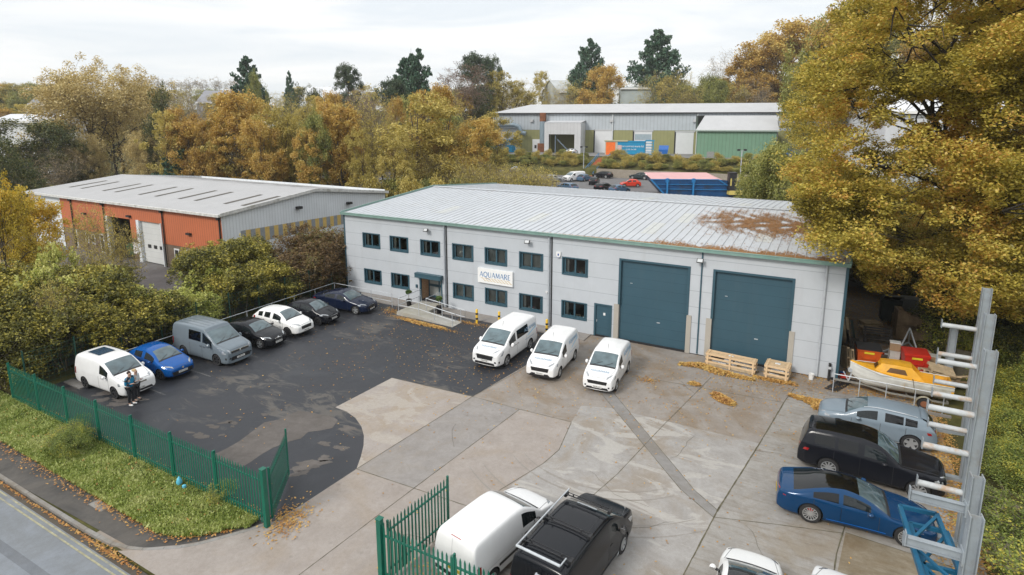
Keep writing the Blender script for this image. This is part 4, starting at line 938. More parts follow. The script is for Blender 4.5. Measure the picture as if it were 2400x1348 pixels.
w_ = MB(); w_.quad((-.4, -.4, ge), (gl_ + .4, -.4, ge), (gl_ + .4, gd / 2, gr + .1), (1.6, gd / 2, gr + .1)); w_.quad((-.4, gd / 2, gr + .1), (gl_ + .4, gd / 2, gr + .1), (gl_ + .4, gd + .4, ge), (-.4, gd + .4, ge)); w_.build('roof', M_wr, GS)
w_ = MB(); w_.box(-.4, gl_ + .4, -.6, -.4, ge - .25, ge + .05); w_.build('gutter', mat('shed_trim', (0.35, 0.42, 0.38), .6), GS)
d = MB(); d.box(2.4, 4.0, -.06, -.005, -.8, 1.6); d.build('door', mat('shed_door_grey', (0.25, 0.25, 0.24), .7), GS)
d = MB(); d.tube([(gl_ + .6, gd * .35, 0), (gl_ + .6, gd * .35, gr)], .22, 8); d.build('flue', mat('white_pipe', (0.62, 0.64, 0.66), .5), GS)
d = MB(); d.box(gl_ + .02, gl_ + .1, .6, 1.9, .8, 5.2); d.build('sliding_door', mat('shed_red', (0.5, 0.07, 0.03), .5), GS)
ss = empty('outside_stairs', GS.matrix_basis @ Vector((gl_ + .3, -.4, 0)), wrz, 'bright blue steel steps with landing at the right corner of the green shed', 'stairs')
M_bst = mat('bright_blue_steel', (0.01, 0.12, 0.42), .45)
d = MB(); d.box(0, 2.2, -1, 1, 1.3, 1.55); d.box(.1, .3, -.9, -.7, 0, 1.3); d.box(1.9, 2.1, -.9, -.7, 0, 1.3); d.build('landing', M_bst, ss)
d = MB(); d.beam((2.2, -.9, 1.45), (5.2, -.9, -.2), .2, .45); d.beam((2.2, .9, 1.45), (5.2, .9, -.2), .2, .45)
for i in range(7): d.box(2.4 + i * .4, 2.7 + i * .4, -.8, .8, 1.15 - i * .21, 1.22 - i * .21)
d.build('flight', M_bst, ss)
d = MB(); d.beam((0, -1, 2.5), (2.2, -1, 2.5), .1, .1); d.beam((0, -1, 1.5), (0, -1, 2.5), .1, .1); d.beam((2.2, -1, 2.5), (5.4, -1, .8), .1, .1); d.build('handrail', M_bst, ss)

# ---------------------------------------------------------------- other far roofs
def far_shed(px0, px1, ptop, peave, pbot, d, label, wallc, roofc, deep=20, rot=0.0, gable=None):
    a = at(px0, peave, d); b_ = at(px1, peave, d); w = (b_ - a).length; z0 = Hs(a.x, a.y) - 1
    ez = a.z - z0; rz_ = (281.0 - ptop) / FPX * (d + deep / 2) * 1.0 + CAM.z - z0 if ptop else ez + 1.5
    t = empty('factory_building', (a.x, a.y, z0), -YAW + rot, label, 'building')
    m_ = MB(); m_.quad((0, 0, 0), (w, 0, 0), (w, 0, ez), (0, 0, ez)); m_.add([(w, 0, 0), (w, deep, 0), (w, deep, ez), (w, deep / 2, rz_), (w, 0, ez)], [(0, 1, 2, 3, 4)]); m_.add([(0, 0, 0), (0, deep, 0), (0, deep, ez), (0, deep / 2, rz_), (0, 0, ez)], [(0, 1, 2, 3, 4)]); m_.quad((0, deep, 0), (w, deep, 0), (w, deep, ez), (0, deep, ez))
    m_.build('wall', mat('far_wall_%d' % px0, wallc, .6, scale=.2), t, fixn=False)
    m_ = MB(); m_.quad((-.3, -.3, ez), (w + .3, -.3, ez), (w + .3, deep / 2, rz_ + .05), (-.3, deep / 2, rz_ + .05)); m_.quad((-.3, deep / 2, rz_ + .05), (w + .3, deep / 2, rz_ + .05), (w + .3, deep + .3, ez), (-.3, deep + .3, ez)); m_.build('roof', mat('far_roof_%d' % px0, roofc, .6, scale=.2), t)
    m_ = MB(); m_.box(-.3, w + .3, -.6, -.3, ez - .4, ez + .1); m_.build('gutter', M_white, t)
    m_ = MB(); k = max(1, int(w / 12))
    for i in range(k): m_.box(w * (i + .3) / k, w * (i + .5) / k, -.08, -.01, 0, min(4.5, ez * .6))
    m_.build('door', mat('far_door', (0.35, 0.38, 0.40), .6), t)
    return t
far_shed(1455, 1530, 205, 207, 238, 205, 'pale grey far building with flat-looking roof left of the tall right-hand conifers', (0.42, 0.47, 0.46), (0.45, 0.48, 0.48), 16, R(-8))
far_shed(1310, 1400, 190, 215, 250, 210, 'pale far building with sloping roof half hidden by bare trees behind the far warehouse', (0.40, 0.42, 0.40), (0.46, 0.48, 0.48), 24, R(12))
far_shed(60, 168, 219, 248, 262, 240, 'grey-roofed far building at the left edge seen over the trees', (0.62, 0.64, 0.66), (0.21, 0.22, 0.24), 40, R(20))
far_shed(-20, 110, 268, 284, 330, 130, 'white-walled building at the left edge behind the dark evergreens', (0.70, 0.71, 0.73), (0.60, 0.61, 0.63), 14, R(8))
far_shed(460, 540, 214, 240, 262, 230, 'low grey-roofed far building seen above the middle of the wood', (0.35, 0.35, 0.36), (0.235, 0.235, 0.255), 34, R(15))
far_shed(715, 800, 205, 228, 262, 210, 'pale arched-looking roof far behind the middle of the wood', (0.6, 0.6, 0.6), (0.62, 0.63, 0.65), 24, R(10))
far_shed(530, 650, 285, 310, 360, 125, 'white building showing through gaps in the orange trees behind the orange unit', (0.68, 0.70, 0.72), (0.6, 0.62, 0.64), 16, R(6))
far_shed(2080, 2600, 205, 262, 400, 100, 'white-roofed building seen through the branches of the oak on the right', (0.55, 0.57, 0.60), (0.64, 0.65, 0.67), 30, R(-14))
# retaining wall and steps behind the car park
rw = MB(); rw.box(-12.0, 30, 89.75, 90.05, 1.3, 3.35)
tag(rw.build('retaining_wall', M_stone), 'low rough block retaining wall along the back of the rear car park', 'wall')
sheet('rear_car_park', [(-70, 36), (34, 36), (34, 89.7), (-70, 89.7)], 1.53, conc('car_park_tarmac', (0.15, 0.145, 0.145), (0.21, 0.20, 0.195), (0.17, 0.15, 0.13), .4))
yd = [WH.matrix_basis @ Vector((a, b_, 0)) for a, b_ in ((-6, -14), (Lw, -19), (Lw, 0.5), (-6, .5))]
sheet('terrace_yard', [(p.x, p.y) for p in yd], 5.46, conc('terrace_concrete', (0.22, 0.21, 0.2), (0.3, 0.29, 0.27), (0.2, 0.18, 0.15), .5))
st = empty('outside_stairs', (-15.6, 89.8, 1.5), R(0), 'flight of orange-red steps with blue handrails up the bank behind the car park', 'stairs')
M_rstep = mat('orange_red_steps', (0.50, 0.15, 0.06), .7, var=.15)
d = MB(); ns = 16
for i in range(ns): d.box(-.0 + i * .10, 2.6 + i * .10, i * .42, i * .42 + .44, i * .245 - .3, i * .245 + .2)
d.build('flight', [M_rstep], st)
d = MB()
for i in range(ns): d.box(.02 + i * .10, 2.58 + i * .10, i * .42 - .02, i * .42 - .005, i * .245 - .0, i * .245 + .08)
d.build('riser_shadow_strip', mat('step_nosing', (0.24, 0.07, 0.04), .8), st)  # darker strip painted low on each riser as its shadow
d = MB()
for s in (-.1, 2.7): 
    d.beam((s, 0, .9), (s + 1.6, ns * .42, ns * .245 + 1.0), .1, .1); d.beam((s, 0, .45), (s + 1.6, ns * .42, ns * .245 + .5), .07, .07)
    for i in range(5): d.beam((s + i * .4, i * 1.68, i * .98 - .1), (s + i * .4, i * 1.68, i * .98 + .95), .08, .08)
d.build('handrail', mat('blue_rail', (0.03, 0.20, 0.45), .5), st)
# twin flood lamps on posts
for (px, py, d_, lab) in ((1735, 412, 112, 'thin post with two small floodlights in front of the green shed'), (1368, 372, 134, 'thin post with two small floodlights beside the orange-red steps')):
    p = at(px, py, d_); z0 = Hs(p.x, p.y); t = empty('lamp_post', (p.x, p.y, z0), -YAW, lab, 'lamp post'); hh = CAM.z + (281 - (352 if px > 1500 else 345)) / FPX * d_ - z0
    m_ = MB(); m_.tube([(0, 0, 0), (0, 0, hh)], .09, 6); m_.beam((-.5, 0, hh), (.5, 0, hh), .08, .08); m_.build('post', M_galv, t)
    for s in (-.6, .6): m_ = MB(); m_.box(s - .25, s + .25, -.15, .15, hh, hh + .35); m_.build('lamp_head', M_black, t)
# ================================================================ VEHICLES
M_tyre = mat('tyre_rubber', (0.02, 0.02, 0.021), 0.85)
M_rim = mat('alloy_rim', (0.50, 0.51, 0.52), 0.35, 0.6, var=.05)
M_rimd = mat('dark_rim', (0.06, 0.06, 0.065), 0.35, 0.5, var=.05)
M_well = mat('wheel_well', (0.008, 0.008, 0.009), 0.95)
def glass_mat(name, c, rough=0.04, coat=0.0):
    m, nt, b = base_mat(name, rough, 0, 0.5)
    nt.links.new(ramp(nt, noise(nt, 1.6, 3, .5, vscale=(1, 1, 2)), [(0.35, tuple(x * .55 for x in c)), (0.65, c)]), b.inputs['Base Color'])
    b.inputs['Coat Weight'].default_value = coat; b.inputs['Coat Roughness'].default_value = 0.02
    return m
M_gw = glass_mat('windscreen_glass', (0.11, 0.165, 0.185), coat=0.8); M_gs = glass_mat('side_glass', (0.012, 0.017, 0.019)); M_gp = glass_mat('privacy_glass', (0.004, 0.005, 0.006))  # pale windscreen colour has the reflected sky painted in; side panes stay dark
M_hl = mat('headlamp', (0.36, 0.38, 0.40), 0.1, 0.3, var=.3, scale=14, coat=1.0); M_tl = mat('tail_lamp', (0.33, 0.01, 0.01), 0.15, var=.3, scale=9, coat=1.0)
M_grl = mat('grille_black', (0.015, 0.015, 0.017), 0.35, var=.4, scale=25); M_chr = mat('chrome', (0.7, 0.7, 0.7), 0.15, 0.9)
M_plw = mat('plate_white', (0.72, 0.72, 0.70), .4, var=.02); M_ply = mat('plate_yellow', (0.75, 0.52, 0.03), .4, var=.02)
M_txt = mat('plate_text', (0.02, 0.02, 0.02), .5)
M_seam = mat('panel_seam', (0.06, 0.06, 0.065), .6)
WHEELS = {}
def wheel_meshes(rad, style):
    k = (round(rad, 3), style)
    if k in WHEELS: return WHEELS[k]
    w = .11; ri = rad * (.70 if style != 'van' else .62)
    t = MB(); t.lathe([(ri, -w), (rad * .93, -w), (rad, -w * .7), (rad, w * .7), (rad * .93, w), (ri, w), (ri * .96, w * .6), (ri * .96, -w * .6), (ri, -w)], 24, axis='y', cap=False)
    to = t.build('tyre', M_tyre, smooth=True)
    r_ = MB(); r_.lathe([(ri, w * .95), (ri * .93, w * .95), (ri * .93, w * .3), (.0, w * .3)], 24, axis='y', cap=False, m=1)
    r_.lathe([(ri, w * .97), (ri * .91, w * .97), (ri * .90, w * .8)], 24, axis='y', cap=False)
    n = {'five': 5, 'ten': 10, 'van': 6, 'multi': 14, 'darkfive': 5, 'blade': 5}[style]
    for i in range(n):
        a = 2 * math.pi * i / n; c, s = math.cos(a), math.sin(a); ww = {'five': .085, 'ten': .045, 'van': .10, 'multi': .028, 'darkfive': .08, 'blade': .12}[style]
        r_.beam((.03 * c, w * .62, .03 * s), (ri * .92 * c, w * .72, ri * .92 * s), ww * rad / .33, .03, up=(0, 1, 0))
    r_.lathe([(.07, w * .55), (.07, w * .8), (.0, w * .82)], 12, axis='y', cap=False)
    dark = style in ('darkfive',)
    ro_ = r_.build('rim', [M_rimd if dark else M_rim, M_black])
    res_ = (to.data, ro_.data); bpy.data.objects.remove(to); bpy.data.objects.remove(ro_)
    WHEELS[k] = res_; return res_

def car_body(sp):
    """sp: outline of a vehicle (x measured back from the nose). returns mesh, centred, nose towards +x"""
    L, W, Ht = sp['L'], sp['W'], sp['H']; top = sp['top']; belt = sp['belt']; gc = sp.get('gc', .2); lean = sp.get('lean', .38)
    tx = [p[0] for p in top]; tz = [p[1] for p in top]; bx = [p[0] for p in belt]; bz = [p[1] for p in belt]
    pl = sp.get('plan', [(0, .66), (.05, .80), (.22, .915), (.6, .985), (1.1, 1), (L - .9, 1), (L - .3, .965), (L - .05, .88), (L, .80)])
    px_ = [p[0] for p in pl]; pz_ = [p[1] for p in pl]
    xw0, xw1 = sp['ws']; sw = sp['side']; rg = sp.get('rear'); doors = sp.get('doors', [])
    xs = {0, .05, .2, xw0 * .55, xw0 - .06, xw0, (xw0 + xw1) / 2, xw1, L - .25, L - .05, L, sp['wx'][0], sp['wx'][1]}
    for a, b_ in sw: xs |= {a, b_}
    for a, b_ in doors: xs |= {a, b_}
    if rg: xs |= {rg[0], rg[1], (rg[0] + rg[1]) / 2}
    for p in tx: xs.add(p)
    xs = sorted(xs); q = [xs[0]]
    for x in xs[1:]:
        if x - q[-1] > .028: q.append(x)
    xs = q; q = [xs[0]]
    for x in xs[1:]:
        if x - q[-1] > .75: q.append((x + q[-1]) / 2)
        q.append(x)
    xs = q; K = 10; V = []; n = len(xs)
    for x in xs:
        zt = np.interp(x, tx, tz); zb = min(np.interp(x, bx, bz), zt - .05); w = W / 2 * np.interp(x, px_, pz_); g = zt - zb
        e = max(0, 1 - x / .25) * .06 + max(0, 1 - (L - x) / .25) * .08; z0 = gc + e
        crown = sp.get('crown', .05); ed = sp.get('edge', .10)
        ring = [(0, z0), (w * .90, z0), (w * .975, z0 + .10), (w, z0 + (zb - z0) * .50), (w * .985, zb - .02), (w * .975, zb + g * .04), (w * .965 - lean * g * .90, zb + g * .88), (w * .965 - lean * g - min(ed, w * .16), zt - .006), ((w * .965 - lean * g) * .5, zt + crown * .75), (0, zt + crown)]
        V += [(L / 2 - x, -a, c) for a, c in ring]
    Fs = []; MI = []
    def idx(i, k, s): # side s=0 right(-y) 1 left
        return i * K + k if (s == 0 or k in (0, K - 1)) else n * K + i * (K - 2) + (k - 1)
    for i in range(n): 
        for k in range(1, K - 1):
            v = V[i * K + k]; V.append((v[0], -v[1], v[2]))
    def tagm(xm, k):
        if k in (7, 8) and xw0 <= xm <= xw1: return 1
        if rg and k in (7, 8) and rg[0] <= xm <= rg[1]: return 1
        if sp.get('glassroof') and k in (7, 8) and sp['glassroof'][0] <= xm <= sp['glassroof'][1]: return 5
        if k == 5:
            for j, (a, b_) in enumerate(sw):
                if a <= xm <= b_: return 2 if j < sp.get('clear', 9) else 5
        if k in (2, 3) or (k == 4):
            for a, b_ in doors:
                if a <= xm <= b_: return 3
        if k in (0, 1) and sp.get('cladding'): return 4
        return 0
    for i in range(n - 1):
        xm = (xs[i] + xs[i + 1]) / 2
        for k in range(K - 1):
            for s in (0, 1):
                a, b_, c, d = idx(i, k, s), idx(i + 1, k, s), idx(i + 1, k + 1, s), idx(i, k + 1, s)
                Fs.append((a, b_, c, d) if s == 0 else (d, c, b_, a)); MI.append(tagm(xm, k))
    for i in (0, n - 1):
        for k in range(K - 1):
            a, b_, c, d = idx(i, k, 0), idx(i, k + 1, 0), idx(i, k + 1, 1), idx(i, k, 1)
            f = [a, b_, c, d]; f2 = []
            for t in f:
                if t not in f2: f2.append(t)
            Fs.append(tuple(f2) if i == 0 else tuple(f2[::-1])); MI.append(4 if sp.get('bumperblack') and k in (0, 1, 2) and i == 0 else (4 if sp.get('cladding') and k < 2 else 0))
    me = bpy.data.meshes.new('cage'); me.from_pydata(V, [], Fs)
    for i in range(6): me.materials.append(None)
    me.polygons.foreach_set('material_index', MI)
    bm = bmesh.new(); bm.from_mesh(me); bmesh.ops.recalc_face_normals(bm, faces=bm.faces); bm.to_mesh(me); bm.free()
    o = bpy.data.objects.new('cage', me); col.objects.link(o)
    md = o.modifiers.new('s', 'SUBSURF'); md.levels = 2; md.render_levels = 2
    r = sp['wr']; ct = MB()
    for wxp in sp['wx']:
        for s in (-1, 1):
            c = W / 2 * np.interp(wxp, px_, pz_)
            a, b_ = (c - .26) * s, (c + .15) * s
            ct.lathe([(r * 1.14, min(a, b_)), (r * 1.14, max(a, b_))], 28, (L / 2 - wxp, 0, r + .01), 'y')
    co = ct.build('cut', M_well)
    bo = o.modifiers.new('b', 'BOOLEAN'); bo.object = co; bo.operation = 'DIFFERENCE'; bo.solver = 'EXACT'
    bpy.context.view_layer.update()
    out = bpy.data.meshes.new_from_object(o.evaluated_get(bpy.context.evaluated_depsgraph_get()))
    bpy.data.objects.remove(o); bpy.data.objects.remove(co)
    return out

def extract(me, faces, name, m, parent, smooth=True):
    vi = sorted({v for f in faces for v in me.polygons[f].vertices}); mp_ = {v: i for i, v in enumerate(vi)}
    o = mesh_np(name, [me.vertices[v].co[:] for v in vi], [tuple(mp_[v] for v in me.polygons[f].vertices) for f in faces], m, parent, smooth=smooth)
    if smooth: o.data.set_sharp_from_angle(angle=R(45))
    return o

def patch(bvh, corners, off, n=5, m=5):
    """curved piece lying on the body: corners a,b,c,d"""
    a, b_, c, d = [Vector(v) for v in corners]; V = []; F = []
    for i in range(n + 1):
        for j in range(m + 1):
            u, v = i / n, j / m; p = (a.lerp(b_, u)).lerp(d.lerp(c, u), v)
            hit, nr, _, _ = bvh.find_nearest(p)
            V.append(hit + nr * off)
    for i in range(n):
        for j in range(m): F.append((i * (m + 1) + j, (i + 1) * (m + 1) + j, (i + 1) * (m + 1) + j + 1, i * (m + 1) + j + 1))
    return V, F

def build_car(name, label, cat, sp, x, y, rz, pm, group=None):
    """x, y: centre on the ground; rz: heading in degrees (0 faces +x)"""
    L, W = sp['L'], sp['W']
    t = empty(name, (x, y, sp.get('z', 0.012)), R(rz), label, cat, group)
    me = car_body(sp); r = sp['wr']
    tops = sorted(sp['side']); zb = lambda xx: float(np.interp(xx, [p[0] for p in sp['belt']], [p[1] for p in sp['belt']])); zt = lambda xx: float(np.interp(xx, [p[0] for p in sp['top']], [p[1] for p in sp['top']]))
    wc = [(L / 2 - a, r + .01) for a in sp['wx']]
    groups = {}
    for p in me.polygons:
        c = p.center; mi = p.material_index
        for wx_, wz in wc:
            if (c.x - wx_) ** 2 + (c.z - wz) ** 2 < (r * 1.13) ** 2 and abs(c.y) > W / 2 - .45 and (abs(p.normal.y) > .9 and abs(c.y) < W / 2 * .9): mi = 9
            dd = math.hypot(c.x - wx_, c.z - wz)
            if abs(dd - r * 1.14) < .012 and abs(p.normal.y) < .35 and c.z > .1 and (p.normal.x * (c.x - wx_) + p.normal.z * (c.z - wz)) < -.5 * dd: mi = 9
        if mi == 1: key = ('windscreen' if c.x > 0 else 'rear_window', 0)
        elif mi in (2, 5):
            if mi == 5 and abs(c.y) < W * .32 and c.z > zt(L / 2 - c.x) - .06: key = ('glass_roof', 0)
            else:
                j = [k for k, (a, b_) in enumerate(tops) if a - .03 <= L / 2 - c.x <= b_ + .03]; key = ('side_window', (j[0] if j else 0) * 2 + (c.y > 0), mi)
        elif mi == 3:
            j = [k for k, (a, b_) in enumerate(sp['doors']) if a - .03 <= L / 2 - c.x <= b_ + .03]; key = ('door', (j[0] if j else 0) * 2 + (c.y > 0))
        elif mi == 4: key = ('bumper_trim', 0)
        elif mi == 9: key = ('wheel_arch', 0)
        else: key = ('body', 0)
        groups.setdefault(key, []).append(p.index)
    mm = {'windscreen': M_gw, 'rear_window': sp.get('rearglass', M_gs), 'glass_roof': M_gp, 'door': pm, 'bumper_trim': M_black, 'wheel_arch': M_well, 'body': pm}
    door_objs = {}
    for key, fs in groups.items():
        m_ = (M_gp if key[2] == 5 else M_gs) if key[0] == 'side_window' else mm[key[0]]
        o = extract(me, fs, key[0], m_, t)
        if key[0] == 'door': door_objs[key[1]] = o
    bvh = BVHTree.FromPolygons([v.co[:] for v in me.vertices], [tuple(p.vertices) for p in me.polygons])
    def on(name_, corners, m_, off=.006, n=5, k=5, parent=t):
        V, F = patch(bvh, corners, off, n, k); o = mesh_np(name_, V, F, m_, parent, smooth=True); return o
    # door outlines and handles
    for j, (a, b_) in enumerate(sp.get('doors', [])):
        for s in (-1, 1):
            d = MB(); z0, z1 = sp.get('gc', .2) + .12, zb(a)
            for xx in (a, b_):
                V, F = patch(bvh, [(L / 2 - xx - .008, s * W / 2, z0), (L / 2 - xx + .008, s * W / 2, z0), (L / 2 - xx + .008, s * W / 2, zb(xx) - .0), (L / 2 - xx - .008, s * W / 2, zb(xx) - .0)], .003, 1, 8); d.add(V, F)
            V, F = patch(bvh, [(L / 2 - a, s * W / 2, z0), (L / 2 - b_, s * W / 2, z0), (L / 2 - b_, s * W / 2, z0 + .015), (L / 2 - a, s * W / 2, z0 + .015)], .003, 8, 1); d.add(V, F)
            dp_ = door_objs.get(j * 2 + (1 if s > 0 else 0), t)
            d.build('door_gap', M_black, dp_, fixn=False)
            hx = L / 2 - b_ + .12 if not sp.get('slide') or j == 0 else L / 2 - a - .18
            on('handle', [(hx, s * W / 2, zb(b_) - .10), (hx + .17, s * W / 2, zb(b_) - .10), (hx + .17, s * W / 2, zb(b_) - .065), (hx, s * W / 2, zb(b_) - .065)], sp.get('handle', pm if not sp.get('cladding') else M_black), .022, 3, 1, dp_)
    # lamps, grille, plates, given on the nose and tail
    for key_, nm, m_, sx in (('hl', 'headlight', M_hl, 1), ('tl', 'tail_light', M_tl, -1), ('fog', 'fog_lamp', M_grl, 1)):
        if key_ in sp:
            (x0, y0, z0), (x1, y1, z1), (x2, y2, z2), (x3, y3, z3) = sp[key_]
            for s in (-1, 1): on(nm, [(sx * (L / 2 - a), s * b_ * W / 2, c) for a, b_, c in sp[key_]], m_, .008, 6, 4)
    for key_, nm, m_ in (('gr', 'grille', M_grl), ('gr2', 'lower_grille', M_grl)):
        if key_ in sp:
            w0, w1, z0, z1 = sp[key_]; o = on(nm, [(L / 2, -w0 / 2, z0), (L / 2, w0 / 2, z0), (L / 2, w1 / 2, z1), (L / 2, -w1 / 2, z1)], sp.get(key_ + 'm', m_), .007, 8, 4)
            if key_ == 'gr' and sp.get('chrome'):
                for zz in (z0, z1): 
                    w = w0 if zz == z0 else w1
                    on('grille_bar', [(L / 2, -w / 2, zz - .012), (L / 2, w / 2, zz - .012), (L / 2, w / 2, zz + .012), (L / 2, -w / 2, zz + .012)], M_chr, .014, 8, 1, o)
    if sp.get('badge'):
        z = sp['badge']; on('emblem', [(L / 2, -.05, z - .05), (L / 2, .05, z - .05), (L / 2, .05, z + .05), (L / 2, -.05, z + .05)], M_chr, .02, 2, 2)
    if sp.get('plate'):
        z, txt = sp['plate']; h = bvh.ray_cast(Vector((L, 0, z)), Vector((-1, 0, 0)))[0]; xx = (h.x if h else L / 2) + .012
        d = MB(); d.box(xx - .01, xx, -.26, .26, z - .057, z + .057); po = d.build('number_plate', M_plw, t)
        text_obj(txt, .11, M_txt, po, (xx + .004, 0, z), (R(90), 0, R(90)), ext=.001, sx=.78)
    if sp.get('rplate'):
        z, txt = sp['rplate']; h = bvh.ray_cast(Vector((-L, 0, z)), Vector((1, 0, 0)))[0]; xx = (h.x if h else -L / 2) - .012
        d = MB(); d.box(xx, xx + .01, -.26, .26, z - .057, z + .057); po = d.build('number_plate', M_ply, t)
        text_obj(txt, .11, M_txt, po, (xx - .004, 0, z), (R(90), 0, R(-90)), ext=.001, sx=.78)
    # windscreen wipers + mirrors
    xw0, xw1 = sp['ws']
    hw = W / 2 * .80
    on('cowl', [(L / 2 - xw0 + .03, -hw, zt(xw0)), (L / 2 - xw0 + .03, hw, zt(xw0)), (L / 2 - xw0 - .06, hw * .98, zt(xw0) + .05), (L / 2 - xw0 - .06, -hw * .98, zt(xw0) + .05)], M_black, .005, 8, 1)
    for s in (-1, 1): on('bonnet_gap', [(L / 2 - xw0, s * W * .425, zt(xw0)), (L / 2 - .16, s * W * .33, zt(.16)), (L / 2 - .16, s * (W * .33 - .014), zt(.16)), (L / 2 - xw0, s * (W * .425 - .014), zt(xw0))], M_seam, .003, 8, 1)
    on('bonnet_front_gap', [(L / 2 - .12, -W * .33, zt(.12) - .01), (L / 2 - .12, W * .33, zt(.12) - .01), (L / 2 - .135, W * .33, zt(.12) - .005), (L / 2 - .135, -W * .33, zt(.12) - .005)], M_seam, .003, 8, 1)
    for y0, y1 in ((-.55, -.05), (0.05, .5)):
        on('wiper', [(L / 2 - xw0 - .03, y0, zt(xw0) + .02), (L / 2 - xw0 - .25, y1, zt(xw0) + .15), (L / 2 - xw0 - .27, y1, zt(xw0) + .17), (L / 2 - xw0 - .05, y0, zt(xw0) + .04)], M_black, .012, 4, 1)
    mxp = L / 2 - (sp['side'][0][0] + .10); mz = zb(sp['side'][0][0]) + .06; mw = sp.get('mir', (.10, .19, .13))
    for s in (-1, 1):
        d = MB(); cy = s * (W / 2 + mw[1] * .62)
        d.lathe([(.001, -mw[0] * .8), (.6, -mw[0] * .7), (.98, -mw[0] * .3), (1, mw[0] * .3), (.7, mw[0] * .8), (.001, mw[0])], 10, axis='x')
        d.V = [(v[0] + mxp, v[1] * mw[1] / 2 + cy, v[2] * mw[2] / 2 + mz + mw[2] * .3) for v in d.V]
        mo_ = d.build('door_mirror', sp.get('mirm', pm), t, smooth=True)
        d = MB(); d.beam((mxp, s * W / 2 * .94, mz - .02), (mxp, cy, mz + .02), .07, .04); d.build('mirror_arm', M_black, mo_)
        d = MB(); d.box(mxp - mw[0] * .84, mxp - mw[0] * .80, cy - mw[1] * .4, cy + mw[1] * .4, mz + mw[2] * -.05, mz + mw[2] * .65); d.build('mirror_glass', M_chr, mo_)
    # wheels
    tm, rm = wheel_meshes(r, sp.get('rim', 'five'))
    for wx_, wz in wc:
        for s in (-1, 1):
            xx = L / 2 - wx_; c = W / 2 * float(np.interp(xx, [p[0] for p in sp.get('plan', [(0, .66), (.05, .80), (.22, .915), (.6, .985), (1.1, 1), (L - .9, 1), (L - .3, .965), (L - .05, .88), (L, .80)])], [p[1] for p in sp.get('plan', [(0, .66), (.05, .80), (.22, .915), (.6, .985), (1.1, 1), (L - .9, 1), (L - .3, .965), (L - .05, .88), (L, .80)])]))
            wo_ = bpy.data.objects.new('wheel', tm); wo_.location = (wx_, s * (c - .13), r); wo_.rotation_euler = (0, random.uniform(0, 1.2), 0 if s > 0 else math.pi); link(wo_, t)
            ro_ = bpy.data.objects.new('rim', rm); link(ro_, wo_)
    t['_'] = 1; del t['_']
    return t, on, bvh

def S(**k): return k
HATCH = S(L=3.97, W=1.72, H=1.48, gc=.17, wr=.31, wx=(.80, 3.29), ws=(.98, 1.72), side=[(1.32, 2.18), (2.26, 2.98)], doors=[(1.15, 2.22), (2.22, 3.05)], rear=(3.22, 3.82),
    top=[(0, .55), (.04, .66), (.25, .76), (.6, .87), (.98, .97), (1.36, 1.22), (1.72, 1.42), (2.2, 1.48), (2.9, 1.44), (3.22, 1.38), (3.82, .98), (3.93, .86), (3.97, .6)],
    belt=[(0, .6), (1.0, .88), (2.2, .93), (3.2, 1.02), (3.97, 1.0)], hl=[(.12, .55, .62), (.55, .97, .72), (.62, .96, .80), (.22, .55, .72)], tl=[(.12, .62, .85), (.45, .97, .85), (.5, .95, 1.05), (.2, .68, 1.05)],
    gr=(1.15, 1.25, .26, .50), plate=(.44, 'WM13 VZO'), rplate=(.62, 'WM13 VZO'))
def V(base, **k): d = dict(base); d.update(k); return d
HATCH3 = V(HATCH, side=[(1.32, 2.30), (2.40, 3.02)], doors=[(1.15, 2.38)])
SALOON = S(L=4.96, W=1.88, H=1.46, gc=.16, wr=.335, wx=(.87, 3.78), ws=(1.35, 2.15), side=[(1.75, 2.62), (2.68, 3.62)], doors=[(1.55, 2.65), (2.65, 3.55)], rear=(3.55, 4.25), lean=.42,
    top=[(0, .52), (.04, .64), (.3, .76), (.8, .87), (1.35, .97), (1.75, 1.20), (2.15, 1.40), (2.6, 1.46), (3.2, 1.42), (3.6, 1.33), (4.25, 1.07), (4.8, 1.03), (4.92, .9), (4.96, .6)],
    belt=[(0, .6), (1.3, .88), (3.6, 1.0), (4.3, 1.0), (4.96, .95)], hl=[(.14, .58, .60), (.6, .96, .68), (.66, .95, .75), (.24, .56, .70)], tl=[(.1, .6, .78), (.45, .96, .78), (.5, .94, .92), (.15, .62, .92)],
    gr=(.62, .72, .42, .66), grm=M_grl, chrome=True, plate=(.36, 'WF13 JKX'), rplate=(.7, 'WF13 JKX'), rim='five')
SUV = S(L=4.59, W=1.87, H=1.63, gc=.2, wr=.375, wx=(.88, 3.64), ws=(1.12, 1.92), side=[(1.50, 2.42), (2.50, 3.30), (3.36, 3.82)], doors=[(1.35, 2.46), (2.46, 3.40)], rear=(3.98, 4.42), lean=.36,
    top=[(0, .66), (.04, .80), (.25, .93), (.6, 1.02), (1.12, 1.10), (1.5, 1.34), (1.92, 1.55), (2.4, 1.61), (3.2, 1.58), (3.85, 1.50), (4.1, 1.43), (4.45, 1.05), (4.56, .85), (4.59, .6)],
    belt=[(0, .7), (1.1, .98), (3.0, 1.01), (3.9, 1.10), (4.59, 1.08)], hl=[(.14, .56, .72), (.5, .97, .78), (.54, .96, .85), (.2, .56, .82)], tl=[(.06, .40, .92), (.4, .97, .92), (.45, .95, 1.03), (.1, .42, 1.0)],
    gr=(.95, 1.05, .38, .72), grm=M_grl, plate=(.5, 'WG22 EZX'), rplate=(.72, 'WG22 EZX'), rim='blade', wr_=.37)
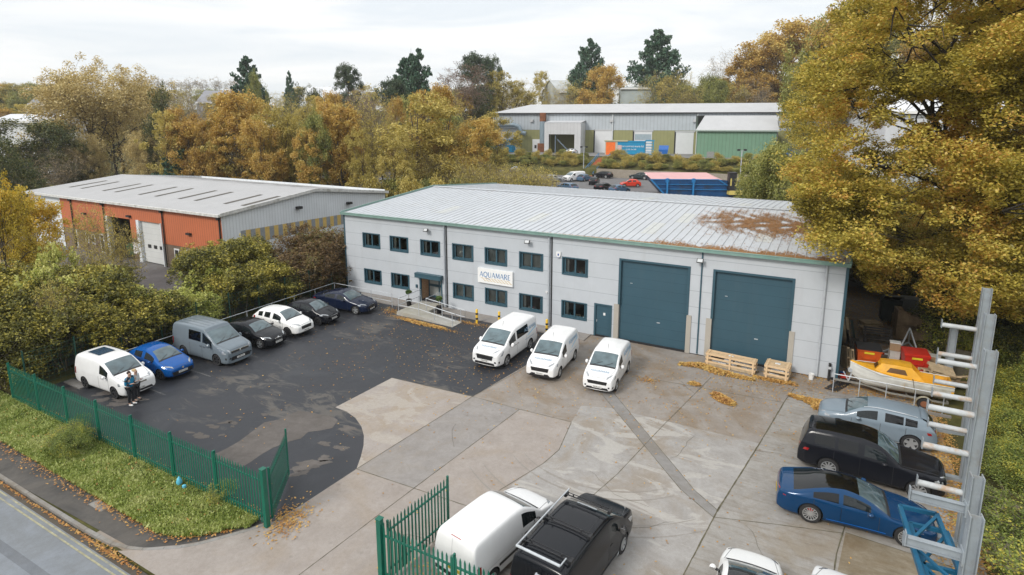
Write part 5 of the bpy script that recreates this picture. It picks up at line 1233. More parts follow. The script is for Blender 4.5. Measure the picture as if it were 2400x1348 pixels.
MPV = V(HATCH, L=4.3, W=1.765, H=1.58, gc=.19, wr=.33, wx=(.88, 3.48), ws=(1.08, 1.82), side=[(1.45, 2.30), (2.36, 3.10), (3.16, 3.55)], doors=[(1.28, 2.33), (2.33, 3.2)], rear=(3.62, 4.1),
    top=[(0, .62), (.04, .74), (.25, .86), (.6, .96), (1.08, 1.05), (1.45, 1.30), (1.82, 1.50), (2.3, 1.57), (3.1, 1.54), (3.62, 1.46), (4.12, 1.02), (4.26, .86), (4.3, .6)],
    belt=[(0, .65), (1.1, .93), (2.4, .96), (3.4, 1.04), (4.3, 1.02)], hl=[(.13, .5, .70), (.55, .97, .76), (.62, .95, .86), (.22, .5, .82)], gr=(.8, .9, .54, .76), chrome=True, plate=(.42, 'WA15 UFX'), cladding=True, rim='darkfive')
vplan = lambda L: [(0, .80), (.04, .90), (.22, .965), (.6, 1.0), (1.2, 1), (L - .3, 1), (L - .08, .995), (L - .02, .985), (L, .975)]
VAN = S(L=4.97, W=1.95, H=1.96, gc=.2, wr=.345, wx=(1.0, 3.93), ws=(.92, 1.86), side=[(1.28, 2.12)], doors=[(1.2, 2.2)], lean=.11, crown=.025, edge=.055, plan=vplan(4.97),
    top=[(0, .78), (.03, .95), (.2, 1.06), (.5, 1.14), (.92, 1.24), (1.4, 1.58), (1.86, 1.86), (2.3, 1.94), (3.4, 1.97), (4.6, 1.96), (4.90, 1.93), (4.95, 1.2), (4.97, .55)],
    belt=[(0, .8), (.9, 1.04), (2.2, 1.06), (4.97, 1.08)], hl=[(.12, .52, .76), (.48, .98, .84), (.66, .98, 1.06), (.30, .56, .93)], tl=[(.02, .86, .75), (.2, .99, .75), (.2, .99, 1.15), (.02, .88, 1.15)],
    gr=(1.0, 1.12, .60, .86), gr2=(1.35, 1.25, .30, .44), fog=[(.08, .66, .46), (.2, .88, .46), (.22, .88, .58), (.1, .66, .56)], plate=(.52, 'WG19 XBF'), rplate=(.8, 'WG19 XBF'), rim='van', mir=(.12, .20, .26), handle=M_black)
SVAN = S(L=4.42, W=1.84, H=1.83, gc=.2, wr=.325, wx=(.88, 3.55), ws=(1.02, 1.86), side=[(1.34, 2.10)], doors=[(1.28, 2.16)], lean=.13, crown=.03, edge=.06, plan=vplan(4.42),
    top=[(0, .68), (.03, .84), (.2, .95), (.55, 1.06), (1.02, 1.16), (1.45, 1.47), (1.86, 1.72), (2.3, 1.80), (3.3, 1.82), (4.1, 1.80), (4.35, 1.76), (4.40, 1.15), (4.42, .55)],
    belt=[(0, .7), (1.0, .98), (2.2, 1.0), (4.42, 1.04)], hl=[(.15, .52, .76), (.5, .97, .84), (.62, .96, .96), (.25, .54, .86)], tl=[(.02, .86, .75), (.2, .99, .75), (.2, .99, 1.12), (.02, .88, 1.12)],
    gr=(.95, 1.08, .58, .80), gr2=(1.25, 1.1, .30, .42), plate=(.48, 'WF70 PFX'), rplate=(.75, 'WF70 PFX'), rim='van', mir=(.10, .18, .20), handle=M_black)
P_white = paint('paint_white', (0.80, 0.80, 0.80), .3); P_white2 = paint('paint_white_clean', (0.82, 0.82, 0.81), .3)
P_blue = paint('paint_bright_blue', (0.002, 0.085, 0.33), .2, .1); P_grey = paint('paint_slate_grey', (0.16, 0.195, 0.225), .35); P_black = paint('paint_black', (0.008, 0.009, 0.012), .22)
P_navy = paint('paint_navy', (0.006, 0.012, 0.035), .22); P_gb = paint('paint_grey_blue', (0.20, 0.25, 0.295), .25); P_char = paint('paint_charcoal', (0.009, 0.010, 0.014), .22)
P_gent = paint('paint_deep_blue', (0.001, 0.04, 0.12), .12, .1)
def zpy(sp): return sp
rowg = None
# left row
t, on, bvh = build_car('parked_van', 'small white panel van with a solar panel on its roof', 'van', V(SVAN, L=4.41, W=1.80, wx=(.87, 3.55), plate=(.47, 'FL53 CRD'), rim='darkfive', hl=[(.2, .58, .74), (.45, .92, .76), (.5, .92, .88), (.3, .56, .86)], gr=(.62, .62, .74, .79), chrome=True, mirm=P_white, handle=P_white), 2.42, -19.66, 2, P_white)
on('solar_panel', [(-.55, -.42, 1.9), (-1.6, -.42, 1.9), (-1.6, .42, 1.9), (-.55, .42, 1.9)], mat('solar_cells', (0.03, 0.06, 0.10), .2, var=.5, scale=20), .03, 6, 6)
build_car('parked_car', 'bright blue small hatchback beside the small white van with solar panel', 'car', V(HATCH, plate=(.42, 'WM13 VZO'), badge=.62, rim='darkfive'), 2.40, -17.28, 3, P_blue)
T6 = V(VAN, lean=.09, edge=.05, L=4.95, W=1.92, wx=(.92, 3.92), side=[(1.26, 2.10), (2.22, 3.30)], clear=1, doors=[(1.15, 2.15), (2.15, 3.25)], slide=True, gr=(1.15, 1.2, .78, .92), chrome=True, gr2=(1.3, 1.2, .36, .58), plate=(.46, 'TR04 VTU'), badge=.86, hl=[(.12, .66, .78), (.4, .97, .78), (.44, .97, .93), (.16, .66, .93)],
    top=[(0, .70), (.03, .92), (.25, 1.05), (.6, 1.14), (1.0, 1.24), (1.45, 1.60), (1.86, 1.88), (1.94, 2.02), (2.4, 2.06), (3.6, 2.07), (4.6, 2.05), (4.9, 2.0), (4.93, 1.2), (4.95, .55)], ws=(1.0, 1.86), mirm=P_grey, rim='darkfive', gc=.13)
t, on, bvh = build_car('parked_camper_van', 'slate grey camper van with raised flat roof in the left row', 'van', T6, 3.0, -14.42, 2, P_grey)
for yy in (-.6, -.3, 0, .3, .6): on('roof_ridge', [(-2.1, yy - .02, 2.2), (.3, yy - .02, 2.2), (.3, yy + .02, 2.2), (-2.1, yy + .02, 2.2)], P_grey, .03, 8, 1)
t, on, bvh = build_car('parked_car', 'black five-door hatchback with red headrests next to the grey camper van', 'car', V(HATCH, L=4.32, W=1.765, H=1.42, wx=(.78, 3.47), side=[(1.5, 2.35), (2.42, 3.15)], doors=[(1.35, 2.4)], rear=(3.5, 4.1), ws=(1.2, 1.92), wr=.33,
    top=[(0, .52), (.04, .64), (.25, .75), (.7, .86), (1.2, .95), (1.55, 1.17), (1.92, 1.36), (2.4, 1.42), (3.1, 1.38), (3.5, 1.31), (4.1, .98), (4.28, .84), (4.32, .55)], belt=[(0, .58), (1.2, .86), (3.4, .98), (4.32, .95)], gr=(.55, .6, .52, .66), chrome=True, badge=.73, plate=(.40, 'WX14 HZR')), 3.22, -11.68, 4, P_black)
M_red = mat('seat_red', (0.45, 0.04, 0.03), .7)
build_car('parked_car', 'white crossover car with silver roof rails, third from the building end of the left row', 'car', V(MPV), 3.15, -9.33, 3, P_white2)
build_car('parked_car', 'small dark grey-black three-door hatchback second from the building end of the left row', 'car', V(HATCH3, W=1.74, gr=(.75, .8, .56, .66), chrome=True, plate=(.44, 'WF14 NVK'), rim='darkfive'), 3.25, -6.87, 6, P_char)
build_car('parked_car', 'dark navy saloon at the end of the left row, beside the handrail', 'car', V(SALOON), 3.45, -3.86, 7, P_navy)
# three sign-written vans in front of the building
M_lt = mat('van_lettering', (0.24, 0.37, 0.50), .4); M_sw = mat('van_swoosh', (0.18, 0.50, 0.75), .4)
def livery(t, on, bvh, sp, zt_=1.5, x0=-.5):
    L, W = sp['L'], sp['W']
    for s in (-1, 1):
        h = bvh.ray_cast(Vector((x0 - .6, s * 3, 1.42)), Vector((0, -s, 0)))
        if h[0] is None: continue
        tl = math.asin(max(-1, min(1, h[1].z)))
        text_obj('AQUAMARE', .30, M_lt, t, (x0 - .55, h[0].y + s * .03, 1.46), (R(90) - tl, 0, 0 if s < 0 else math.pi), sx=.95)
        on('swoosh', [(x0 - .1, s * W / 2, 1.02), (x0 - 1.3, s * W / 2, 1.28), (x0 - 1.35, s * W / 2, 1.36), (x0 - .25, s * W / 2, 1.10)], M_sw, .006, 8, 2)
        on('small_lettering', [(x0 + .2, s * W / 2, .86), (x0 - 1.0, s * W / 2, .86), (x0 - 1.0, s * W / 2, .89), (x0 + .2, s * W / 2, .89)], M_lt, .006, 8, 1)
    h = bvh.ray_cast(Vector((L / 2 - .52, 0, 3)), Vector((0, 0, -1)))
    if h[0] is not None:
        sl = math.atan2(h[1].x, h[1].z)
        text_obj('AQUAMARE', .20, M_lt, t, (h[0].x, 0, h[0].z + .035), (sl, 0, R(90)), sx=.95, ext=.003)
    m_ = MB(); h = bvh.ray_cast(Vector((L / 2 - sp['ws'][1] - .25, 0, 3)), Vector((0, 0, -1)))[0]; m_.tube([h, h + Vector((-.12, 0, .28))], .008, 4); m_.build('aerial', M_black, t)
sp = V(VAN, side=[(1.30, 2.12), (2.25, 3.70)], clear=1, doors=[(1.2, 2.2), (2.2, 3.4)], slide=True, chrome=True, mirm=P_white, gr2m=M_grl, bumperblack=False, rim='five')
t, on, bvh = build_car('parked_van', 'largest of the three white sign-written vans, with a dark side window', 'van', sp, 18.53, -5.62, -90, P_white); livery(t, on, bvh, sp, x0=-.9)
sp = V(SVAN, bumperblack=True, cladding=True, plate=(.46, 'WF70 PFX'))
t, on, bvh = build_car('parked_van', 'middle of the three white sign-written vans, with a black front bumper', 'van', sp, 21.83, -5.82, -85, P_white); livery(t, on, bvh, sp)
sp = V(SVAN, L=4.16, W=1.77, wx=(.83, 3.40), H=1.76, plate=(.44, 'WF20 LLM'), mirm=P_white, rear=None, gr=(.98, 1.08, .58, .76), plan=vplan(4.16), top=[(0, .68), (.03, .84), (.2, .95), (.55, 1.05), (1.0, 1.14), (1.4, 1.44), (1.8, 1.68), (2.2, 1.75), (3.1, 1.77), (3.9, 1.72), (4.06, 1.64), (4.13, 1.15), (4.16, .6)], ws=(1.0, 1.8), belt=[(0, .7), (1.0, 1.0), (2.2, 1.06), (4.16, 1.10)],
       fog=[(.08, .66, .42), (.2, .88, .42), (.22, .88, .52), (.1, .66, .50)])
t, on, bvh = build_car('parked_van', 'smallest of the three white sign-written vans, white bumper, nearest the roller doors', 'van', sp, 25.18, -5.90, -85.5, P_white); livery(t, on, bvh, sp)
# right-hand row
ax = V(SUV, clear=1, handle=P_gb, cladding=False)
t, on, bvh = build_car('parked_car', 'grey-blue electric crossover with silver roof rails, facing the yard, beside the boat trailer', 'car', ax, 37.86, -5.52, 178, P_gb)
for s in (-1, 1): on('roof_rail', [(.55, s * .66, 1.64), (-1.5, s * .66, 1.62), (-1.5, s * .70, 1.60), (.55, s * .70, 1.62)], M_galv, .04, 8, 1)
for s in (-1, 1): on('sill_trim', [(1.0, s * .93, .24), (-.95, s * .93, .24), (-.95, s * .93, .30), (1.0, s * .93, .30)], M_galv, .01, 6, 1)
on('rear_spoiler', [(-1.62, -.62, 1.56), (-1.62, .62, 1.56), (-1.95, .6, 1.46), (-1.95, -.6, 1.46)], P_gb, .045, 4, 6)
RRs = V(SUV, L=5.05, W=2.0, H=1.87, wx=(.87, 3.86), ws=(1.50, 2.25), side=[(1.92, 2.78), (2.86, 3.66), (3.74, 4.55)], clear=1, doors=[(1.72, 2.82), (2.82, 3.72)], rear=(4.62, 4.9), wr=.39, lean=.30, gc=.24,
    top=[(0, .80), (.04, 1.0), (.25, 1.08), (.7, 1.13), (1.5, 1.18), (1.88, 1.50), (2.25, 1.76), (2.8, 1.84), (3.8, 1.83), (4.55, 1.78), (4.72, 1.70), (4.93, 1.15), (5.02, .9), (5.05, .65)], belt=[(0, .9), (1.5, 1.12), (5.05, 1.18)],
    glassroof=(2.35, 4.3), plate=None, badge=None, rim='ten', gr=(.7, .8, .62, .82), hl=[(.1, .5, .82), (.4, .96, .84), (.42, .95, .95), (.14, .5, .95)], rplate=None)
t, on, bvh = build_car('parked_car', 'big black luxury off-roader with glass roof, between the grey-blue and the deep blue car', 'car', RRs, 37.45, -9.30, -2, P_char)
on('roof_spoiler', [(-2.12, -.62, 1.84), (-2.12, .62, 1.84), (-2.26, .60, 1.80), (-2.26, -.60, 1.80)], P_char, .02, 4, 6)
TAY = V(SALOON, L=4.96, W=1.96, H=1.38, wx=(.93, 3.83), ws=(1.45, 2.35), side=[(1.95, 2.85), (2.93, 3.78)], doors=[(1.75, 2.89), (2.89, 3.75)], rear=(3.45, 4.45), wr=.36, lean=.52, gc=.14, clear=1,
    top=[(0, .50), (.04, .60), (.3, .68), (.9, .80), (1.45, .88), (1.9, 1.12), (2.35, 1.31), (2.8, 1.37), (3.3, 1.34), (3.8, 1.22), (4.45, 1.0), (4.8, .96), (4.92, .84), (4.96, .55)],
    belt=[(0, .62), (.9, .82), (1.5, .86), (2.8, .88), (3.8, .97), (4.4, .94), (4.96, .88)], glassroof=(2.4, 3.44), rearglass=M_gp, plan=[(0, .62), (.06, .78), (.25, .91), (.6, .985), (1.0, 1.0), (1.6, .975), (2.6, .96), (3.4, .985), (3.9, 1.0), (4.5, .96), (4.85, .84), (4.96, .72)],
    tl=[(.03, .0, .82), (.3, .92, .80), (.3, .92, .83), (.03, .0, .85)], hl=[(.2, .6, .58), (.55, .9, .62), (.62, .88, .70), (.3, .58, .66)], gr=(.3, .3, .3, .4), plate=None, rplate=(.55, 'WG70 TYC'), rim='multi', chrome=False)
t, on, bvh = build_car('parked_car', 'low deep blue sports saloon with black glass roof and multi-spoke wheels', 'car', TAY, 36.85, -12.62, 4, P_gent)
for s in (-1, 1): on('sill_strip', [(.95, s * .97, .30), (-.85, s * .97, .30), (-.85, s * .97, .335), (.95, s * .97, .335)], mat('bright_blue_strip', (0.0, 0.12, 0.5), .3), .008, 8, 1)
for w in [o for o in t.children if o.name.startswith('wheel') and 'arch' not in o.name]:
    d = MB(); d.box(-.16, -.06, .02, .07, .02, .16); d.build('brake_caliper', mat('caliper_red', (0.5, 0.02, 0.01), .4), w)
# foreground vehicles cut by the lower edge
BG = V(SVAN, L=4.38, W=1.81, wx=(.92, 3.65), plate=None, rplate=(.72, 'WA61 CVO'), mir=(.1, .2, .22), mirm=M_black, plan=vplan(4.38), gr2=None, tl=[(.04, .88, .70), (.22, .99, .70), (.22, .99, 1.10), (.04, .86, 1.10)])
del BG['gr2']
t, on, bvh = build_car('parked_van', 'white small panel van seen from behind, just inside the right-hand palisade gate', 'van', BG, 26.55, -20.12, 81, P_white)
for s in (-1, 1): on('side_moulding', [(.35, s * .92, .58), (-1.15, s * .92, .58), (-1.15, s * .92, .68), (.35, s * .92, .68)], M_black, .015, 6, 1)
for s in (-1, 1): on('panel_crease', [(.35, s * .92, .8), (-1.75, s * .92, .8), (-1.75, s * .92, .815), (.35, s * .92, .815)], mat('seam_grey', (0.45, 0.45, 0.45), .5), .004, 8, 1)
on('rear_door_gap', [(-2.2, .1, .55), (-2.2, .1, 1.72), (-2.2, .115, 1.72), (-2.2, .115, .55)], mat('seam_grey', (0.45, 0.45, 0.45), .5), .004, 8, 1)
on('brake_light', [(-2.1, -.2, 1.74), (-2.1, .2, 1.74), (-2.1, .2, 1.77), (-2.1, -.2, 1.77)], M_tl, .006, 3, 1)
on('rear_bumper', [(-2.19, -.8, .42), (-2.19, .8, .42), (-2.19, .8, .56), (-2.19, -.8, .56)], M_black, .02, 8, 2)
on('aerial_base', [(.45, -.03, 1.82), (.52, -.03, 1.82), (.52, .03, 1.82), (.45, .03, 1.82)], M_black, .02, 2, 2)
BV = V(VAN, L=5.0, W=1.95, plate=None, rplate=(.85, 'WR17 VVC'), mirm=M_black, rim='van', top=[(0, .78), (.03, .98), (.2, 1.12), (.5, 1.2), (.92, 1.28), (1.4, 1.60), (1.86, 1.84), (2.3, 1.90), (3.4, 1.93), (4.6, 1.91), (4.89, 1.86), (4.97, 1.2), (5.0, .6)])
t, on, bvh = build_car('parked_van', 'black panel van with black roof bars and a silver ladder roller, seen from behind', 'van', BV, 29.15, -19.72, 85, P_black)
def rack(t, xs_, W2, z, rail=True):
    for x in xs_:
        d = MB(); d.beam((x, -W2, z + .04), (x, W2, z + .04), .035, .025); d.beam((x + .12, -W2, z + .04), (x + .12, W2, z + .04), .02, .02)
        for s in (-W2, W2): d.box(x - .04, x + .16, s - .04, s + .04, z - .06, z + .05)
        for s in (-.5, .5): d.box(x, x + .03, s - .02, s + .02, z + .04, z + .13)
        d.build('roof_bar', M_black, t)
rack(t, (.62, -.75, -1.95), .78, 1.98)
d = MB(); d.tube([(.9, .80, 2.04), (-2.3, .80, 2.04)], .025, 8); d.build('side_rail', M_galv, t)
d = MB(); d.tube([(-2.3, .8, 2.05), (-2.3, -.65, 2.05)], .04, 8); d.tube([(-2.3, -.65, 2.05), (-1.95, -.65, 2.05)], .022, 6); d.build('ladder_roller', MATS['galvanised_steel'], t)
d = MB(); d.box(-2.62, -2.56, -.38, -.34, 1.1, 1.75); d.box(-2.62, -2.56, -.08, -.04, 1.1, 1.75)
for z in (1.2, 1.45, 1.7): d.box(-2.64, -2.58, -.38, -.04, z, z + .04)
d.build('rear_ladder', M_galv, t)
on('roof_panel_gap', [(.5, -.6, 2.0), (-.7, -.6, 2.0), (-.7, -.615, 2.0), (.5, -.615, 2.0)], M_grl, .004, 6, 1)
on('roof_visor', [(.92, -.7, 1.9), (.92, .7, 1.9), (.80, .7, 1.95), (.80, -.7, 1.95)], P_black, .05, 2, 8)
on('light_bar', [(.70, -.35, 1.95), (.70, .35, 1.95), (.60, .35, 1.95), (.60, -.35, 1.95)], M_galv, .05, 2, 6)
for s in (-1, 1): on('side_step', [(1.5, s * .97, .24), (-1.2, s * .97, .24), (-1.2, s * .97, .31), (1.5, s * .97, .31)], M_galv, .05, 8, 1)
build_car('parked_car', 'white hatchback with dark roof cut off by the lower edge of the picture', 'car', V(HATCH, L=4.3, W=1.8, wx=(.88, 3.5), ws=(1.05, 1.9), glassroof=(1.95, 3.0), plate=None, rplate=None, rear=(3.5, 4.1), side=[(1.5, 2.3), (2.4, 3.2)], doors=[(1.3, 2.35), (2.35, 3.2)],
    top=[(0, .58), (.04, .70), (.25, .80), (.6, .90), (1.05, 1.0), (1.45, 1.24), (1.9, 1.43), (2.4, 1.49), (3.1, 1.45), (3.5, 1.38), (4.1, 1.0), (4.26, .86), (4.3, .6)]), 34.15, -19.25, 92, P_white2)
build_car('parked_van', 'white van with black mirror cut off by the lower edge of the picture', 'van', V(VAN, plate=None, rplate=None, mirm=M_black), 36.52, -19.55, 86, P_white)
# ================================================================ TREES AND SHRUBS
def tubes_np(paths, radii, n=4):
    """many tapered branches as one mesh: paths list of (k,3) arrays, radii list of (k,)"""
    V = []; F = []; base = 0
    ang = np.arange(n) * 2 * np.pi / n
    for P, Rr in zip(paths, radii):
        k = len(P); d = np.gradient(P, axis=0); d /= np.linalg.norm(d, axis=1)[:, None] + 1e-9
        up = np.where(np.abs(d[:, 2:3]) < .9, np.array([[0, 0, 1.]]), np.array([[1., 0, 0]]))
        a = np.cross(d, up); a /= np.linalg.norm(a, axis=1)[:, None] + 1e-9; b_ = np.cross(d, a)
        ring = P[:, None, :] + (a[:, None, :] * np.cos(ang)[None, :, None] + b_[:, None, :] * np.sin(ang)[None, :, None]) * Rr[:, None, None]
        V.append(ring.reshape(-1, 3)); i = np.arange(k - 1)[:, None] * n; j = np.arange(n)[None, :]; j2 = (j + 1) % n
        F.append((np.stack([i + j, i + j2, i + n + j2, i + n + j], -1).reshape(-1, 4)) + base); base += k * n
    return np.concatenate(V), np.concatenate(F)
def curve_to(r, a, b_, k=5, sag=.08, wob=.06):
    t = np.linspace(0, 1, k)[:, None]; L = np.linalg.norm(b_ - a)
    P = a + (b_ - a) * t; P[1:-1] += r.normal(0, wob * L, (k - 2, 3)) * np.sin(np.pi * t[1:-1]); P[:, 2:3] += sag * L * np.sin(np.pi * t)
    return P
def leaves_np(r, C, spread, n, size, flat=.7, up=.5):
    """n leaves gathered round the centres C"""
    idx = r.integers(0, len(C), n); d = r.normal(0, 1, (n, 3)); d /= np.linalg.norm(d, axis=1)[:, None] + 1e-9
    rad = spread[idx] if hasattr(spread, '__len__') else spread
    d *= (np.clip(r.random(n), 0, 1) ** .45)[:, None] * (rad[:, None] if hasattr(rad, '__len__') else rad); d[:, 2] *= flat
    P = C[idx] + d
    nn = r.normal(0, 1, (n, 3)); nn[:, 2] = np.abs(nn[:, 2]) + up; nn /= np.linalg.norm(nn, axis=1)[:, None]
    q = r.normal(0, 1, (n, 3)); u = np.cross(nn, q); u /= np.linalg.norm(u, axis=1)[:, None] + 1e-9; v = np.cross(nn, u)
    s = size * r.uniform(.6, 1.35, n)[:, None]
    u = u * s * .62; v = v * s * .38
    V = np.stack([P - u, P - v, P + u, P + v], 1).reshape(-1, 3)
    return V, np.arange(4 * n).reshape(n, 4)
M_bark = mat('bark_grey_brown', (0.085, 0.07, 0.052), .95, var=.35, scale=2)
M_barkp = mat('bark_pale', (0.20, 0.17, 0.125), .95, var=.3, scale=1.5)
M_barko = mat('bark_oak', (0.035, 0.029, 0.022), .95, var=.4, scale=2)
def make_tree(seed, h, rx, ry=None, z0=.3, nl=13950, leaf=0.222, m=None, bark=None, limbs=12, subs=6, clump=0.141, shape='round', flat=.7, rz=None, twig=0, trunks=1, name='tree', spread=1.0, trad=.022, gapy=0.0):
    r = np.random.default_rng(seed); ry = ry or rx; zc = h * (z0 + (1 - z0) / 2); hz = rz or h * (1 - z0) / 2
    paths = []; rads = []; C = []; S_ = []
    for tk in range(trunks):
        bx, by = (r.normal(0, .12 * rx, 2) if trunks > 1 else (0, 0))
        top = np.array([bx * 2.2, by * 2.2, h * .86]); base = np.array([bx, by, -.3])
        tp = curve_to(r, base, top, 8, 0, .025); tr = np.linspace(h * trad, h * trad * .2, 8) / (trunks ** .5)
        paths.append(tp); rads.append(tr)
        for i in range(limbs // trunks):
            t = r.uniform(.22, .95); k = t * 7; i0 = int(k); a = tp[i0] + (tp[min(7, i0 + 1)] - tp[i0]) * (k - i0)
            th = r.uniform(0, 2 * np.pi) if trunks == 1 else r.uniform(0, 2 * np.pi); ph = np.clip(r.uniform(-.55, 1.2), -.5, 1.45)
            sx = np.cos(ph) ** .6 if shape == 'round' else max(.12, 1 - (np.sin(ph) + .5) / 1.6)
            e = np.array([np.cos(th) * rx * sx, np.sin(th) * ry * sx, np.sin(ph) * hz + zc - (0 if shape == 'round' else 0)]) * np.array([1, 1, 1]) * np.array([r.uniform(.75, 1), r.uniform(.75, 1), 1])
            if a[2] > e[2] - .05 * h: a = tp[0] + (tp[-1] - tp[0]) * np.clip((e[2] - .22 * h) / h, .1, .9)
            lp = curve_to(r, a, e, 6, .05, .06); r0 = h * trad * .42 * (1 - .5 * t) / (trunks ** .3); paths.append(lp); rads.append(np.linspace(r0, r0 * .22, 6))
            C.append(lp[-1]); S_.append(clump)
            for j in range(subs):
                q = lp[r.integers(2, 6)]; dd = r.normal(0, 1, 3); dd[2] = dd[2] * .6 + .25; dd /= np.linalg.norm(dd)
                e2 = q + dd * rx * r.uniform(.25, .6); v = (e2 - np.array([0, 0, zc])) / np.array([rx, ry, hz]); nv = np.linalg.norm(v)
                if nv > 1.06: e2 = np.array([0, 0, zc]) + v / nv * np.array([rx, ry, hz]) * r.uniform(.9, 1.06)
                sp_ = curve_to(r, q, e2, 4, .03, .08); paths.append(sp_); rads.append(np.linspace(r0 * .35, r0 * .1, 4))
                C.append(e2); S_.append(clump * r.uniform(.6, 1.2)); C.append(sp_[2]); S_.append(clump * .7)
                for _ in range(twig):
                    q2 = sp_[r.integers(1, 4)]; d2 = dd + r.normal(0, .7, 3) + np.array([0, 0, .5]); d2 /= np.linalg.norm(d2)
                    e3 = q2 + d2 * rx * r.uniform(.12, .4); paths.append(curve_to(r, q2, e3, 3, .02, .08)); rads.append(np.linspace(max(.012, r0 * .13), .006, 3)); C.append(e3); S_.append(clump * .5)
    V, F = tubes_np(paths, rads, 4)
    C = np.array(C); S_ = np.array(S_) * rx * 2
    LV, LF = leaves_np(r, C, S_, nl, leaf, flat)
    return (V, F), (LV, LF)
TREEMESH = {}
def proto(key, m, bark, **kw):
    (V, F), (LV, LF) = make_tree(**kw)
    t = mesh_np('trunk', V, F, bark, smooth=True); c = mesh_np('crown', LV, LF, m)
    TREEMESH[key] = (t.data, c.data, kw['h'], kw['rx']); bpy.data.objects.remove(t); bpy.data.objects.remove(c)
def place(key, name, x, y, h, w, label, group=None, cat='tree', rz=None, z=None):
    tm, cm, ph, pr = TREEMESH[key]
    t = empty(name, (x, y, (Hs(x, y) if z is None else z) - .05), rz if rz is not None else random.uniform(0, 6.28), label, cat, group)
    t.scale = (w / pr / 2, w / pr / 2, h / ph)
    a = bpy.data.objects.new('trunk' if cat == 'tree' else 'stems', tm); link(a, t); b_ = bpy.data.objects.new('crown' if cat == 'tree' else 'foliage', cm); link(b_, t)
    return t
# leaf colours
L_or = leaf_mat('leaves_orange', [(0.26, 0.15, 0.04), (0.46, 0.28, 0.06), (0.60, 0.40, 0.09), (0.64, 0.50, 0.15)], .32)
L_yg = leaf_mat('leaves_yellow_green', [(0.16, 0.14, 0.04), (0.36, 0.30, 0.07), (0.54, 0.43, 0.10), (0.66, 0.54, 0.17)], .32)
L_ol = leaf_mat('leaves_olive', [(0.075, 0.09, 0.03), (0.17, 0.19, 0.05), (0.30, 0.31, 0.075), (0.44, 0.40, 0.11)])
L_wil = leaf_mat('leaves_willow', [(0.247, 0.182, 0.065), (0.416, 0.312, 0.117), (0.598, 0.468, 0.195), (0.728, 0.611, 0.312)])
L_con = leaf_mat('needles_dark', [(0.020, 0.056, 0.036), (0.040, 0.100, 0.060), (0.090, 0.160, 0.090)], .1)
L_ivy = leaf_mat('leaves_dark_green', [(0.027, 0.039, 0.015), (0.053, 0.072, 0.024), (0.112, 0.128, 0.038), (0.240, 0.210, 0.060)], .15)
L_bro = leaf_mat('leaves_brown_buds', [(0.216, 0.162, 0.095), (0.365, 0.270, 0.149), (0.486, 0.365, 0.189)])
L_oak = leaf_mat('leaves_oak', [(0.085, 0.075, 0.02), (0.26, 0.225, 0.04), (0.48, 0.40, 0.065), (0.66, 0.53, 0.11), (0.58, 0.33, 0.07)], .38, .28)
L_hed = leaf_mat('leaves_hedge', [(0.028, 0.032, 0.010), (0.095, 0.10, 0.02), (0.26, 0.235, 0.035), (0.56, 0.46, 0.08)], .25, .5)
L_hey = leaf_mat('leaves_hedge_yellow', [(0.08, 0.11, 0.02), (0.26, 0.30, 0.05), (0.50, 0.52, 0.12), (0.66, 0.64, 0.22)], .25, .8)
L_her = leaf_mat('leaves_hedge_russet', [(0.05, 0.032, 0.014), (0.13, 0.080, 0.035), (0.23, 0.14, 0.05), (0.18, 0.19, 0.05)], .25, .5)
L_map = leaf_mat('leaves_maple_yellow', [(0.220, 0.165, 0.022), (0.462, 0.352, 0.033), (0.638, 0.473, 0.055), (0.682, 0.418, 0.044)])
L_brm = leaf_mat('leaves_bramble', [(0.063, 0.084, 0.017), (0.154, 0.203, 0.042), (0.280, 0.336, 0.070), (0.588, 0.504, 0.070)], .25, .9)
proto('orangeA', L_or, M_bark, seed=1, h=14, rx=5, z0=.12, nl=23250, leaf=0.222, limbs=18, subs=6, clump=0.114, trunks=2)
proto('orangeB', L_or, M_bark, seed=2, h=15, rx=4.2, z0=.1, nl=21700, leaf=0.215, limbs=20, subs=5, clump=0.106, trunks=1)
proto('yellowA', L_yg, M_bark, seed=3, h=14, rx=5, z0=.12, nl=23250, leaf=0.215, limbs=18, subs=6, clump=0.114, trunks=3)
proto('yellowB', L_yg, M_bark, seed=4, h=13, rx=4.6, z0=.1, nl=18600, leaf=0.207, limbs=16, subs=6, clump=0.106, trunks=2, twig=1)
proto('oliveA', L_ol, M_bark, seed=5, h=13, rx=5.2, z0=.1, nl=21700, leaf=0.215, limbs=18, subs=6, clump=0.123)
proto('bareA', L_bro, M_barkp, seed=6, h=14, rx=4.2, z0=.2, nl=2325, leaf=0.126, limbs=20, subs=7, clump=0.088, twig=5, trunks=3, trad=.014)
proto('bareB', L_yg, M_barkp, seed=7, h=15, rx=4.5, z0=.2, nl=4960, leaf=0.148, limbs=20, subs=6, clump=0.106, twig=4, trunks=4, trad=.013)
proto('purple', leaf_mat('leaves_purple_twigs', [(0.14, 0.09, 0.07), (0.22, 0.145, 0.11), (0.28, 0.20, 0.14)]), M_barkp, seed=8, h=15, rx=4.0, z0=.45, nl=8060, leaf=0.141, limbs=20, subs=6, clump=0.132, twig=3, trunks=4, trad=.013)
proto('willow', L_wil, M_bark, seed=9, h=16, rx=7.6, z0=.02, nl=65100, leaf=0.178, limbs=34, subs=8, clump=0.084, trunks=3, flat=1.0, twig=1)
proto('darkA', L_ivy, M_barkp, seed=10, h=11, rx=4.6, z0=.05, nl=20150, leaf=0.192, limbs=18, subs=6, clump=0.132, twig=2)
